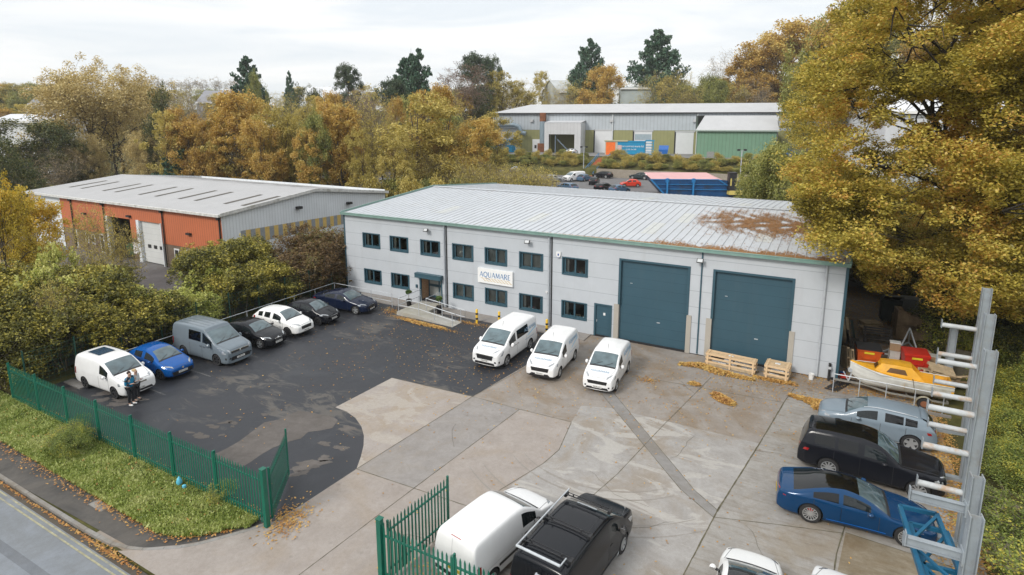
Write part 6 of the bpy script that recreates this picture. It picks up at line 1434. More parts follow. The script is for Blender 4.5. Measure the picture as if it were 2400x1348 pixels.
proto('pine', leaf_mat('needles_blue_green', [(0.025, 0.045, 0.025), (0.06, 0.095, 0.05), (0.12, 0.15, 0.075)], .1), M_bark, seed=11, h=13, rx=4.6, z0=.35, nl=18600, leaf=0.200, limbs=16, subs=6, clump=0.123, flat=.5)
proto('bush', L_ol, M_bark, seed=12, h=3.2, rx=2.2, z0=.02, nl=8060, leaf=0.148, limbs=18, subs=5, clump=0.176, trunks=3)
proto('bushy', L_yg, M_bark, seed=13, h=3.2, rx=2.2, z0=.02, nl=6510, leaf=0.148, limbs=18, subs=5, clump=0.176, trunks=3, twig=1)
def conifer(key, seed, h, rx, n, m, leaf=0.207, tops=1):
    r = np.random.default_rng(seed); paths = [np.array([[0, 0, -.3], [0, 0, h * .5], [0, 0, h]])]; rads = [np.array([h * .02, h * .012, .02])]; C = []; S_ = []
    tier = 26
    for tk in range(tops):
        ox, oy = (0, 0) if tops == 1 else (rx * .55 * (tk - 1), r.normal(0, .3))
        hh = h * (1 if tops == 1 else (.93, .96, 1.0)[tk]); rr_ = rx if tops == 1 else rx * .62
        for i in range(tier):
            t = (i + .5) / tier; z = hh * (.06 + .92 * t); R0 = rr_ * 1.45 * (1 - t ** 1.6) ** .75 * (.82 + .36 * r.random()); nb = int(5 + 7 * (1 - t))
            for j in range(nb):
                th = r.uniform(0, 6.28); L = R0 * r.uniform(.7, 1.08); e = np.array([ox + np.cos(th) * L, oy + np.sin(th) * L, z + L * .22]); a = np.array([ox, oy, z - .1 * L])
                paths.append(np.array([a, (a + e) / 2 + [0, 0, -.06 * L], e])); rads.append(np.array([.05, .03, .01]))
                for f in (.45, .68, .88, 1.0): C.append(a + (e - a) * f); S_.append(.05 * rx + .10 * L * (1.1 - f * .5))
    V, F = tubes_np(paths, rads, 3); LV, LF = leaves_np(r, np.array(C), np.array(S_) * 1.2, n, leaf, .75, .2)
    t = mesh_np('trunk', V, F, M_bark, smooth=True); c = mesh_np('crown', LV, LF, m); TREEMESH[key] = (t.data, c.data, h, rx); bpy.data.objects.remove(t); bpy.data.objects.remove(c)
conifer('conA', 21, 18, 5.0, 24000, L_con, .42); conifer('conB', 22, 18, 5.5, 24000, L_con, .42); conifer('con3', 23, 16, 5.5, 30000, L_con, .40, 3)
def tree_at(key, name, px, top, d, wpx, label, group=None, cat='tree', k=1.0, sink=0):
    """bearing, height of the top and distance as surveyed"""
    for _ in range(40):
        p = at(px, 281, d); x, y = p.x, p.y; q = wpx / FPX * d * .42
        if (-49 - q < x < -11.5 + q and -3.5 - q < y < 19.5 + q) or (-1 - q < x < 37 + q and -1 - q < y < 26 + q) or (abs((WH.matrix_basis.inverted() @ Vector((x, y, 0))).y - 12) < 16 + q and -4 < (WH.matrix_basis.inverted() @ Vector((x, y, 0))).x < Lw + 4 and d > 130): d += 2.5
        else: break
    z0 = Hs(x, y) - sink; h = CAM.z + (281 - top) / FPX * d - z0
    return place(key, name, x, y, max(1.5, h * k), wpx / FPX * d * 1.08, label, group, cat, z=z0)
# --- single trees one can point to
tree_at('willow', 'willow_tree', 250, 176, 112, 262, 'largest golden-buff willow with feathery crown behind the orange-fronted unit')
tree_at('willow', 'willow_tree', 188, 325, 100, 80, 'small rounded buff willow at the foot of the largest willow, left side')
tree_at('willow', 'willow_tree', 335, 318, 100, 100, 'small rounded buff willow at the foot of the largest willow, right side')
tree_at('darkA', 'ivy_clad_tree', 376, 222, 100, 66, 'dark green ivy-covered tree right of the largest willow')
tree_at('conA', 'conifer_tree', 588, 133, 190, 76, 'broad dark conifer standing alone above the left half of the wood')
tree_at('oliveA', 'autumn_tree', 606, 172, 180, 46, 'yellow-olive tree in front of the lone broad conifer')
tree_at('conA', 'conifer_tree', 684, 167, 240, 22, 'smallest and farthest dark conifer on the skyline')
tree_at('con3', 'conifer_group', 968, 118, 165, 92, 'dark conifer with three pointed tops in the middle of the skyline')
tree_at('pine', 'pine_tree', 820, 157, 180, 66, 'rounded grey-green pine left of the three-topped conifer')
tree_at('pine', 'pine_tree', 1112, 134, 190, 92, 'flat-topped dark cedar-like pine right of the three-topped conifer')
tree_at('pine', 'pine_tree', 920, 190, 140, 90, 'blue-green pine standing below the three-topped conifer')
tree_at('pine', 'pine_tree', 1155, 138, 200, 46, 'thin airy pine with layered branches beside the cedar-like pine')
tree_at('conB', 'conifer_tree', 1379, 94, 215, 78, 'dark pointed conifer behind the left part of the far warehouse')
tree_at('conB', 'conifer_tree', 1534, 74, 212, 112, 'tallest and broadest dark conifer behind the middle of the far warehouse')
tree_at('orangeA', 'autumn_tree', 1410, 156, 178, 98, 'round golden-orange tree rising behind the roof of the far warehouse')
tree_at('bareA', 'bare_tree', 1689, 126, 235, 84, 'leafless domed tree alone on the skyline left of the oak')
tree_at('orangeB', 'autumn_tree', 790, 236, 84, 108, 'deepest orange tree in the middle of the wood')
tree_at('yellowA', 'autumn_tree', 985, 222, 86, 205, 'biggest golden-yellow tree at the right end of the wood')
tree_at('orangeA', 'autumn_tree', 1015, 200, 96, 105, 'orange-gold tree immediately behind the biggest golden-yellow one')
tree_at('orangeA', 'autumn_tree', 575, 216, 92, 150, 'broad orange tree with a white building showing through it')
tree_at('yellowB', 'autumn_tree', 520, 270, 86, 110, 'yellow-green tree right behind the ridge of the orange-fronted unit')
tree_at('bareB', 'bare_tree', 870, 210, 92, 120, 'pale almost leafless many-stemmed tree between the deepest orange tree and the biggest golden one')
tree_at('purple', 'bare_tree', 1092, 165, 150, 110, 'purplish-brown bare tree with dark stems left of the far warehouse')
tree_at('yellowB', 'autumn_tree', 1172, 170, 195, 90, 'yellow tree at the left end of the far warehouse')
tree_at('yellowA', 'autumn_tree', 640, 252, 88, 110, 'pale orange tree with thin crown left of the deepest orange tree')
tree_at('bareB', 'autumn_tree', 705, 236, 92, 110, 'thin pale orange and grey tree with visible stems next to the deepest orange tree')
tree_at('bareA', 'bare_tree', 445, 222, 98, 130, 'brushy grey-brown leafless tree right of the ivy-covered one')
tree_at('yellowB', 'autumn_tree', 385, 262, 90, 90, 'yellow-green tree in front of the ivy-covered one')
tree_at('conA', 'conifer_tree', 417, 338, 80, 100, 'low dark spruce just behind the roof of the orange-fronted unit')
tree_at('oliveA', 'autumn_tree', 735, 262, 80, 70, 'olive-brown tree tucked in front of the pale many-stemmed tree')
tree_at('bareB', 'bare_tree', 1085, 275, 96, 90, 'leafless grey tree against the left corner of the far warehouse')
for px, top, d, w, lab in ((50, 290, 98, 190, 'dark green evergreen mass at the far left behind the yellow maple'), (120, 300, 98, 110, 'dark green evergreen beside the big willow'), (150, 335, 98, 90, 'lowest dark evergreen left of the roof of the orange-fronted unit'), (-10, 330, 70, 120, 'dark evergreen cut by the left edge of the picture')):
    tree_at('darkA', 'evergreen_tree', px, top, d, w, lab)
for px, top, d, w, lab in ((50, 385, 92, 150, 'bare brown tangle of branches above the yellow maple'), (115, 345, 94, 120, 'bare twiggy tree against the dark evergreens on the left')):
    tree_at('bareA', 'bare_tree', px, top, d, w, lab)
proto('maple', L_map, M_bark, seed=31, h=9.5, rx=3.6, z0=.12, nl=23250, leaf=0.141, limbs=18, subs=7, clump=0.114, twig=1)
tree_at('maple', 'maple_tree', 22, 462, 44, 150, 'bright yellow maple at the left edge in front of the orange-fronted unit')
tree_at('maple', 'maple_tree', -40, 440, 38, 130, 'bright yellow maple half cut by the left edge')
# --- the wood behind, tree by tree; look-alikes share their description
rr = random.Random(4)
W1 = 'wood behind the units'
lab_k = {'orangeA': 'orange-brown autumn tree in the wood', 'orangeB': 'deep orange autumn tree in the wood', 'yellowA': 'golden-yellow autumn tree in the wood', 'yellowB': 'thin yellow-green autumn tree in the wood', 'oliveA': 'olive-green tree in the wood', 'bareA': 'leafless brown tree in the wood', 'bareB': 'pale thin-leaved tree in the wood', 'purple': 'purplish leafless tree in the wood', 'darkA': 'dark evergreen tree in the wood'}
belt = []
for i in range(26): belt.append((430 + i * 29 + rr.uniform(-10, 10), rr.uniform(235, 300), rr.uniform(78, 112), rr.uniform(70, 125), ['orangeA', 'yellowA', 'bareB', 'yellowB', 'oliveA', 'orangeB', 'bareA'][rr.randrange(7)], 'between the two units'))
for i in range(24): belt.append((430 + i * 31 + rr.uniform(-12, 12), rr.uniform(205, 232), rr.uniform(115, 170), rr.uniform(50, 85), ['oliveA', 'bareA', 'yellowB', 'bareB', 'orangeA', 'darkA', 'purple'][rr.randrange(7)], 'in the middle distance'))
for i in range(30): belt.append((-20 + i * 42 + rr.uniform(-14, 14), (rr.uniform(196, 216)), rr.uniform(240, 330), rr.uniform(45, 80), ['oliveA', 'bareA', 'bareB', 'bareB', 'yellowA', 'yellowB'][rr.randrange(6)], 'on the skyline'))
for i in range(9): belt.append((-10 + i * 18 + rr.uniform(-6, 6), rr.uniform(188, 212), rr.uniform(250, 300), rr.uniform(50, 70), ['orangeA', 'yellowA', 'oliveA'][rr.randrange(3)], 'at the left end of the skyline'))
for i in range(14): belt.append((-20 + i * 30 + rr.uniform(-9, 9), rr.uniform(232, 262), rr.uniform(140, 190), rr.uniform(60, 90), ['bareA', 'orangeA', 'yellowB', 'purple', 'bareB'][rr.randrange(5)], 'left of and behind the biggest willow'))
for i in range(22): belt.append((1190 + i * 27 + rr.uniform(-9, 9), rr.uniform(165, 205), rr.uniform(182, 230), rr.uniform(60, 95), ['yellowB', 'bareB', 'oliveA', 'bareA', 'bareB'][rr.randrange(5)], 'behind the far warehouse'))
for i in range(12): belt.append((1560 + i * 22 + rr.uniform(-9, 9), rr.uniform(170, 215), rr.uniform(185, 225), rr.uniform(60, 90), ['yellowB', 'bareB', 'oliveA', 'orangeA'][rr.randrange(4)], 'on the hill right of the tallest conifer'))
for (px, top, d, w, k, where) in belt:
    if 1440 < px < 1480 or (1120 < px < 1160 and d < 150): continue
    if 95 < px < 175 and 225 < top < 262: top = 268
    l = lab_k[k].replace('in the wood', where); top += 10 if d < 180 else 3; tree_at(k, {'b': 'bare_tree', 'p': 'bare_tree', 'd': 'evergreen_tree'}.get(k[0], 'autumn_tree'), px, top, d, w, l, lab_k[k].replace('tree in the wood', 'trees ' + where))
proto('poplar', L_bro, M_barkp, seed=33, h=14, rx=2.4, z0=.25, nl=775, leaf=0.163, limbs=14, subs=6, clump=0.106, twig=4, trad=.012)
for i in range(15): tree_at('poplar', 'bare_tree', 322 + i * 17 + rr.uniform(-5, 5), 186 + rr.uniform(-6, 6), 330, 34, 'leafless tall tree in the regular row on the left skyline', 'row of leafless trees on the left skyline')
for px, top, d, w, k, lab in ((1795, 92, 200, 150, 'orangeA', 'large brown-orange tree on the hill left of the oak'), (1850, 62, 196, 190, 'orangeA', 'largest brown-orange tree directly behind the left side of the oak'), (1745, 135, 205, 110, 'orangeB', 'smaller orange-brown tree at the foot of the hill left of the oak'), (1780, 178, 195, 110, 'orangeB', 'low russet tree at the foot of the hill left of the oak'), (1720, 205, 190, 80, 'yellowA', 'low golden tree behind the right end of the far warehouse')):
    tree_at(k, 'autumn_tree', px, top, d, w, lab)
for i in range(12): tree_at(['oliveA', 'orangeA', 'yellowA', 'darkA'][i % 4], 'autumn_tree' if i % 4 != 3 else 'evergreen_tree', 1900 + i * 48, rr.uniform(20, 90), rr.uniform(120, 150), 130, ['olive tree', 'brown-orange tree', 'yellowish tree', 'dark evergreen tree'][i % 4] + ' mostly hidden behind the big oak', ['olive trees', 'brown-orange trees', 'yellowish trees', 'dark evergreens'][i % 4] + ' hidden behind the oak')
# --- bank and shrubs behind the main roof
for i in range(62):
    x = -46 + i * 1.23 + rr.uniform(-.6, .6)
    if -16.5 < x < -12.2: continue
    for yy in (rr.uniform(91.6, 94.2), rr.uniform(94.6, 98.4)):
        z = Hs(x, yy); place(['bush', 'bushy'][rr.randrange(2)], 'shrub', x + rr.uniform(-.6, .6), yy + rr.uniform(-.6, .6), rr.uniform(.8, 2.1), rr.uniform(1.7, 3.1), 'bushy green-yellow shrub on the bank above the rear car park', 'shrubs along the bank above the rear car park', 'shrub', z=z)
proto('thicket', L_yg, M_barkp, seed=41, h=5, rx=3.2, z0=.05, nl=5580, leaf=0.111, limbs=22, subs=6, clump=0.114, twig=4, trunks=4, trad=.012)
for px, top, d, w in ((1060, 372, 84, 120), (1115, 375, 82, 110), (1185, 396, 78, 90), (1235, 398, 74, 110), (1280, 408, 72, 70), (1150, 392, 88, 90), (1010, 365, 84, 110), (1100, 400, 76, 100), (1225, 394, 92, 90)):
    tree_at('thicket', 'shrub', px, top, d, w, 'twiggy half-bare shrub growing behind the ridge of the grey unit', 'twiggy shrubs behind the grey unit', 'shrub')
for px, top, d, w in ((1812, 330, 60, 120), (1850, 345, 52, 140), (1778, 405, 56, 80), (1910, 380, 48, 150), (1830, 400, 50, 120), (1800, 366, 66, 110)):
    tree_at('oliveA', 'shrub', px, top, d, w, 'olive-green leafy shrub between the blue hopper and the oak', 'olive-green shrubs behind the right end of the grey unit', 'shrub')
for i in range(10): tree_at(['bushy', 'bush'][i % 2], 'shrub', 880 + i * 40, 428 + rr.uniform(-12, 12), rr.uniform(74, 80), 70, 'low green-yellow shrub against the back of the grey unit', 'low shrubs at the back of the grey unit', 'shrub')
# --- hedge between the car park and the orange unit
proto('hedgeA', L_hed, M_barkp, seed=51, h=4.4, rx=2.3, z0=.02, nl=17000, leaf=0.12, limbs=26, subs=7, clump=0.105, trunks=4, flat=.9)
proto('hedgeB', L_hed, M_barkp, seed=52, h=4.4, rx=2.3, z0=.02, nl=15000, leaf=0.12, limbs=26, subs=7, clump=0.105, trunks=4, flat=.9, twig=1)
proto('hedgeY', L_hey, M_barkp, seed=53, h=4.0, rx=2.0, z0=.02, nl=9000, leaf=0.12, limbs=20, subs=7, clump=0.088, trunks=4, flat=.9, twig=1)
proto('hedgeR', L_her, M_barkp, seed=54, h=4.4, rx=2.4, z0=.02, nl=16000, leaf=0.12, limbs=26, subs=7, clump=0.105, trunks=4, flat=.9, twig=2)
hed = [('R', -2.0, -1.0, 3.9, 4.4), ('R', -3.8, 1.0, 4.4, 5.0), ('R', -2.1, -3.6, 3.4, 4.2), ('R', -4.6, -2.8, 4.2, 4.8), ('R', -1.8, 2.6, 4.0, 4.0), ('R', -6.2, 1.5, 4.4, 4.6), ('R', -3.0, 5.0, 4.2, 4.6),
       ('A', -2.1, -6.2, 3.3, 4.4), ('A', -4.9, -6.0, 4.6, 4.8), ('A', -7.6, -4.0, 4.2, 4.6), ('B', -2.1, -8.9, 3.4, 4.4), ('A', -5.0, -9.0, 4.4, 5.0), ('B', -7.8, -7.0, 4.0, 5.0), ('Y', -3.2, -10.2, 3.6, 3.4),
       ('Y', -2.1, -12.4, 3.0, 3.4), ('A', -1.9, -14.8, 3.2, 4.2), ('Y', -3.2, -14.4, 3.4, 3.4), ('B', -2.1, -17.2, 3.4, 4.4), ('A', -4.6, -16.8, 4.4, 5.0), ('A', -5.8, -19.2, 4.4, 5.0), ('B', -2.4, -19.6, 3.6, 4.0), ('A', -7.4, -16.2, 4.2, 5.0), ('B', -9.4, -18.2, 4.6, 5.4),
       ('A', -4.6, -21.6, 4.0, 4.6), ('B', -7.4, -21.8, 4.6, 5.2), ('A', -10.4, -21.6, 5.0, 5.6), ('B', -11.8, -19.2, 4.6, 5.4), ('A', -2.6, -22.4, 3.2, 3.6), ('B', -13.6, -17.0, 3.6, 5.0), ('Y', -4.4, -18.0, 4.4, 3.4), ('A', -14.5, -22.5, 5.0, 6.0), ('A', -10.4, -15.2, 3.6, 4.6), ('B', -12.0, -12.8, 3.2, 4.4)]
hl = {'A': 'dense green-gold bush in the tall hedge beside the tarmac car park', 'B': 'loose green bush in the tall hedge beside the tarmac car park', 'Y': 'bright yellow-green leaved bush in the tall hedge beside the car park', 'R': 'russet-brown bush in the hedge at the left corner of the grey unit'}
hg = {'A': 'dense green-gold hedge bushes', 'B': 'loose green hedge bushes', 'Y': 'yellow-green hedge bushes', 'R': 'russet hedge bushes by the grey unit'}
for k, x, y, h_, w in hed: place('hedge' + k, 'hedge_bush', x, y, h_ * 1.05, w * 1.08, hl[k], hg[k], 'bush', z=0)
for px, top, d, w in ((185, 500, 50, 90), (255, 545, 46, 80)): tree_at('thicket', 'shrub', px, top, d, w, 'bare pale twiggy shrub in front of the doorway of the orange-fronted unit', 'twiggy shrubs in front of the orange unit', 'shrub')
for i, (px, top, d, w) in enumerate(((20, 560, 41, 110), (95, 585, 38, 90), (160, 600, 40, 90), (10, 640, 34, 120), (70, 690, 32, 100), (215, 640, 38, 80))):
    tree_at('hedgeY' if i % 2 else 'thicket', 'shrub', px, top, d, w, 'wispy yellow-leaved shrub rising out of the hedge at the far left', 'wispy yellow shrubs in the hedge at the far left', 'shrub')
# --- bramble and scrub down the right-hand edge
proto('bramble', L_brm, M_bark, seed=61, h=2.2, rx=1.9, z0=.0, nl=20150, leaf=0.063, limbs=22, subs=7, clump=0.132, trunks=4, flat=.8)
proto('brambleb', L_brm, M_barkp, seed=62, h=2.4, rx=1.8, z0=.0, nl=10075, leaf=0.074, limbs=20, subs=7, clump=0.114, trunks=4, flat=.8, twig=4, trad=.01)
for i in range(42):
    row = i % 3; y = -29 + (i // 3) * 2.35 + rr.uniform(-.5, .5); x0_ = 40.6 + (y + 21) * .11 if y > -21 else 40.6
    x = x0_ + .8 + row * 2.2 + rr.uniform(-.4, .4); k = 'bramble' if rr.random() < .72 else 'brambleb'
    place(k, 'bramble_bush', x, y, (1.5 if row == 0 else 2.4) * rr.uniform(.8, 1.2), 3.4 * rr.uniform(.85, 1.15), 'leafy green-yellow bramble clump' + (' with pale bare stems' if k == 'brambleb' else '') + ' beyond the steel rack', 'bramble clumps beyond the steel rack' + (' with bare stems' if k == 'brambleb' else ''), 'bush', z=Hs(x, y) - .2)
for i in range(9): place('brambleb' if i % 2 else 'bramble', 'bramble_bush', 43.2 + rr.uniform(-.4, 1.5), 5 + i * 2.2, 2.6, 3.6, 'leafy bramble clump in the shade under the oak', 'bramble clumps under the oak', 'bush', z=.0)
# --- the big oak on the right, hanging over the grey unit
def big_oak():
    r = np.random.default_rng(77)
    base = np.array([45.6, 6.8, -.2]); T = []
    paths = []; rads = []; C = []; S_ = []
    fork = base + np.array([-.9, .6, 6.2]); tp = curve_to(r, base, fork, 6, 0, .02); paths.append(tp); rads.append(np.linspace(.42, .28, 6))
    def low():
        while True:
            p = np.array(at(r.uniform(2170, 2560), r.uniform(300, 745), r.uniform(27, 36)))
            if p[2] > 2.8 and p[0] > 41.4 and p[1] > -5.5: return p
    def over():
        while True:
            p = np.array(at(r.uniform(1872, 2090), r.uniform(430, 635), r.uniform(26.5, 40)))
            if (p[2] > 7.7 and p[1] > -3.5) or (p[0] > 37.0 and p[2] > 5.0 and p[1] > -3.0): return p
    def shell(far=1.0):
        """a point of the surveyed crown volume, from over the roof to beyond the right edge"""
        while True:
            px = r.uniform(1815, 2620); py = r.uniform(-420, 705); d = r.uniform(25, 52)
            lim = np.interp(py, [-400, -60, 40, 110, 180, 260, 330, 430, 520, 600, 680, 760], [2080, 1990, 1955, 1915, 1868, 1838, 1826, 1846, 1872, 1905, 1990, 2140])
            if px < lim + 6: continue
            if py > np.interp(px, [1850, 1960, 2100, 2200, 2300, 2420, 2620], [600, 660, 705, 735, 745, 750, 745]): continue
            if 2090 < px < 2225 and 222 < py < 305 and r.random() < .93: continue
            p = np.array(at(px, py, d)); e = (p - np.array([46.5, 9.0, 15.5])) / np.array([17.0, 14.5, 15.0]); e[2] *= (.35 if e[2] < 0 else 1); q = np.linalg.norm(e)
            if q > 1 or (p[1] < -2.5 and p[0] < 43): continue
            if p[2] < (4.6 if px < 2180 else 2.6) or (p[0] < 36.8 and p[2] < 8.1): continue
            return p
    ends = [shell() for _ in range(44)]
    forks = []
    for i in range(7):
        e = fork + np.array([r.uniform(-6, 5), r.uniform(-5, 6), r.uniform(3.5, 9)]); lp = curve_to(r, fork, e, 6, .04, .05); paths.append(lp); rads.append(np.linspace(.22, .12, 6)); forks.append(lp)
    for e in ends:
        lp0 = min(forks, key=lambda l: np.linalg.norm(l[-1] - e) + r.uniform(0, 2)); a = lp0[r.integers(2, 6)]
        lp = curve_to(r, a, e, 7, .06, .06); paths.append(lp); rads.append(np.linspace(.11, .03, 7))
        for j in range(11):
            q = lp[r.integers(2, 7)]; dd = r.normal(0, 1, 3); dd[2] *= .55; dd /= np.linalg.norm(dd); e2 = q + dd * r.uniform(1.2, 3.6)
            sp_ = curve_to(r, q, e2, 4, .02, .08); paths.append(sp_); rads.append(np.linspace(.05, .015, 4)); 
            for k in range(5):
                q3 = sp_[r.integers(1, 4)]; e3 = q3 + r.normal(0, 1, 3) * np.array([.6, .6, .35]); C.append(e3); S_.append(r.uniform(.35, .8)); paths.append(np.stack([q3, (q3 + e3) / 2 + [0, 0, .05], e3])); rads.append(np.array([.015, .01, .005]))
    C = np.array(C); S_ = np.array(S_); n0 = len(C); X = np.array([shell() for _ in range(3400)] + [low() for _ in range(700)] + [over() for _ in range(420)]); C = np.concatenate([C, X]); S_ = np.concatenate([S_, r.uniform(.4, .95, len(X))])
    # keep only what lies inside the surveyed outline
    v = C - np.array(CAM); dd = v @ np.array(FW); px = 1200 + FPX * (v @ np.array(RT)) / dd; py = CYP - FPX * (v @ np.array(UP)) / dd
    lim = np.interp(py, [-400, -60, 40, 110, 180, 260, 330, 430, 520, 600, 680, 760], [2060, 1970, 1940, 1905, 1860, 1830, 1820, 1840, 1868, 1900, 1985, 2150])
    keep = (px > lim) & (py < np.interp(px, [1850, 1960, 2100, 2200, 2300, 2420], [615, 690, 720, 750, 760, 765])) & ~((C[:, 0] < 36.8) & (C[:, 2] < 7.6)) & ~((px > 2095) & (px < 2215) & (py > 228) & (py < 298) & (r.random(len(C)) < .8))
    q = np.sin(C[:, 0] * .95 + 1.4 * np.sin(C[:, 2] * .55)) + np.sin(C[:, 1] * .85 + 1.2 * np.sin(C[:, 0] * .6)) + np.sin(C[:, 2] * 1.25 + 1.3 * np.sin(C[:, 1] * .7))
    keep &= (q > -.15) | (r.random(len(C)) < .10)
    C = C[keep]; S_ = S_[keep] * 1.08
    V, F = tubes_np(paths, rads, 5); LV, LF = leaves_np(r, C, S_, 760000, .125, .55, .9)
    o = np.array([base[0], base[1], 0.])
    t = empty('oak_tree', o, 0, 'huge spreading oak with yellow-green leaves overhanging the right end of the grey unit', 'tree')
    mesh_np('trunk', V - o, F, M_barko, t, smooth=True); mesh_np('crown', LV - o, LF, L_oak, t)
big_oak()
for i, (x, y, h_, w) in enumerate(((43.5, 9.5, 4.5, 5.0), (44.0, 13.5, 5.5, 5.5), (42.8, 18.5, 6.0, 6.0), (39.5, 22.5, 6.0, 6.0), (46.5, 4.5, 4.2, 5.0), (36.8, 27, 6.5, 6.5), (43.5, 24, 7.0, 6.5), (48.5, 9, 5.5, 6.0), (48.5, 0.5, 3.8, 5.0), (46, 17, 6.5, 6.5), (50, 5, 6, 6), (41, 28, 8, 7))):
    place('darkA', 'evergreen_tree', x, y, h_, w, 'dark evergreen bush in the deep shade under the oak', 'dark evergreen bushes under the oak', z=.0)
for i, (x, y, h_, w) in enumerate(((43.5, 9.5, 4.5, 5.0), (44.0, 13.5, 5.5, 5.5), (42.8, 18.5, 6.0, 6.0), (39.5, 22.5, 6.0, 6.0), (46.5, 4.5, 4.2, 5.0), (36.8, 27, 6.5, 6.5), (43.5, 24, 7.0, 6.5), (48.5, 9, 5.5, 6.0), (48.5, 0.5, 3.8, 5.0), (46, 17, 6.5, 6.5), (50, 5, 6, 6), (41, 28, 8, 7))):
    place('darkA', 'evergreen_tree', x, y, h_, w, 'dark evergreen bush in the deep shade under the oak', 'dark evergreen bushes under the oak', z=.0)
# ================================================================ FENCES, RACK, BOAT, CLUTTER
M_gf = mat('palisade_green', (0.003, 0.12, 0.078), 0.4, var=.12, scale=2)
M_gfd = mat('mesh_fence_green', (0.006, 0.055, 0.038), 0.5)
def pale(mb, p, d, h, z0=.05):
    """one W-section pale with a split pointed head"""
    n = Vector((-d.y, d.x, 0)); w = .033
    for s in (-1, 1):
        a = p + d * (s * w * .5) + n * .006; mb.beam((a.x, a.y, z0), (a.x, a.y, z0 + h - .09), w, .012, up=n)
    q = p + n * .006; V_ = [q - d * w, q + d * w, q + d * w * .3, q - d * w * .3]
    mb.add([(V_[0].x, V_[0].y, z0 + h - .09), (V_[1].x, V_[1].y, z0 + h - .09), (V_[2].x, V_[2].y, z0 + h), (V_[3].x, V_[3].y, z0 + h)], [(0, 1, 2, 3)])
def palisade(a, b_, label, h=2.0, bay=2.62, gate=False, name='palisade_fence', cat='fence', posts=None, ps=.1):
    a = Vector(a); b_ = Vector(b_); L = (b_ - a).length; d = (b_ - a).normalized(); t = empty(name, a, 0, label, cat); n = Vector((-d.y, d.x, 0))
    nb = max(1, round(L / bay))
    for i in range(nb + 1):
        p = d * (L * i / nb); m_ = MB(); hh = h + (.08 if not gate else .0)
        if gate: m_.beam((p.x, p.y, .05), (p.x, p.y, h + .05), .06, .06, up=d)
        else: m_.beam((p.x, p.y, -.05), (p.x, p.y, hh), ps, .06, up=d)
        m_.build('post', M_gf, t)
    for z in (.35, h - .32):
        m_ = MB(); m_.beam((d * .03).to_tuple()[:2] + (z,), (d * (L - .03)).to_tuple()[:2] + (z,), .05, .05); m_.build('rail', M_gf, t)
    k = int(L / .15); 
    for i in range(nb):
        m_ = MB(); kk = round(L / nb / .152)
        for j in range(kk):
            p = d * (L * i / nb + (j + .5) * L / nb / kk) - n * .04
            pale(m_, p, d, h)
        m_.build('pale_panel', M_gf, t)
    return t
palisade((-.55, -23.1, 0), (18.7, -23.1, 0), 'long bright green palisade fence between the grass verge and the tarmac car park', bay=2.62)
palisade((18.66, -22.85, .05), (17.05, -20.75, .05), 'green palisade gate leaf standing open on the tarmac side', h=2.0, bay=2.7, gate=True, name='gate_leaf', cat='gate')
palisade((24.2, -22.95, .05), (24.5, -20.2, .05), 'green palisade gate leaf standing open beside the white van seen from behind', h=2.0, bay=2.8, gate=True, name='gate_leaf', cat='gate')
palisade((24.15, -23.12, 0), (34.7, -23.12, 0), 'green palisade fence at the lower edge, in front of the two vans seen from behind', bay=2.62)
for x, l in ((18.78, 'left'), (24.08, 'right')):
    m_ = MB(); m_.box(x - .08, x + .08, -23.25, -23.09, -.05, 2.25); m_.box(x - .10, x + .10, -23.27, -23.07, 2.25, 2.27)
    tag(m_.build('gate_post', M_gf), 'stout square green gate post on the %s side of the entrance' % l, 'gate post')
mf = empty('mesh_fence', (-.45, -22.5, 0), 0, 'dark green mesh fence half hidden in the hedge behind the parked cars', 'fence')
for i in range(10): m_ = MB(); m_.box(-.03, .03, i * 2.35 - .03, i * 2.35 + .03, 0, 2.5); m_.build('post', M_gfd, mf)
m_ = MB()
for i in range(9):
    z = .2 + i * .27; m_.beam((0, 0, z), (0, 21.1, z), .012, .012)
for i in range(84): m_.beam((.01, .25 * i, .1), (.01, .25 * i, 2.4), .008, .008)
m_.build('mesh_panel', M_gfd, mf)
mo = MB(); mo.box(-.7, 1.0, -20.8, -20.35, .0, .08); tag(mo.build('stone_slab', M_c_trench), 'pale flat slab on the ground at the tail of the small white van', 'slab')

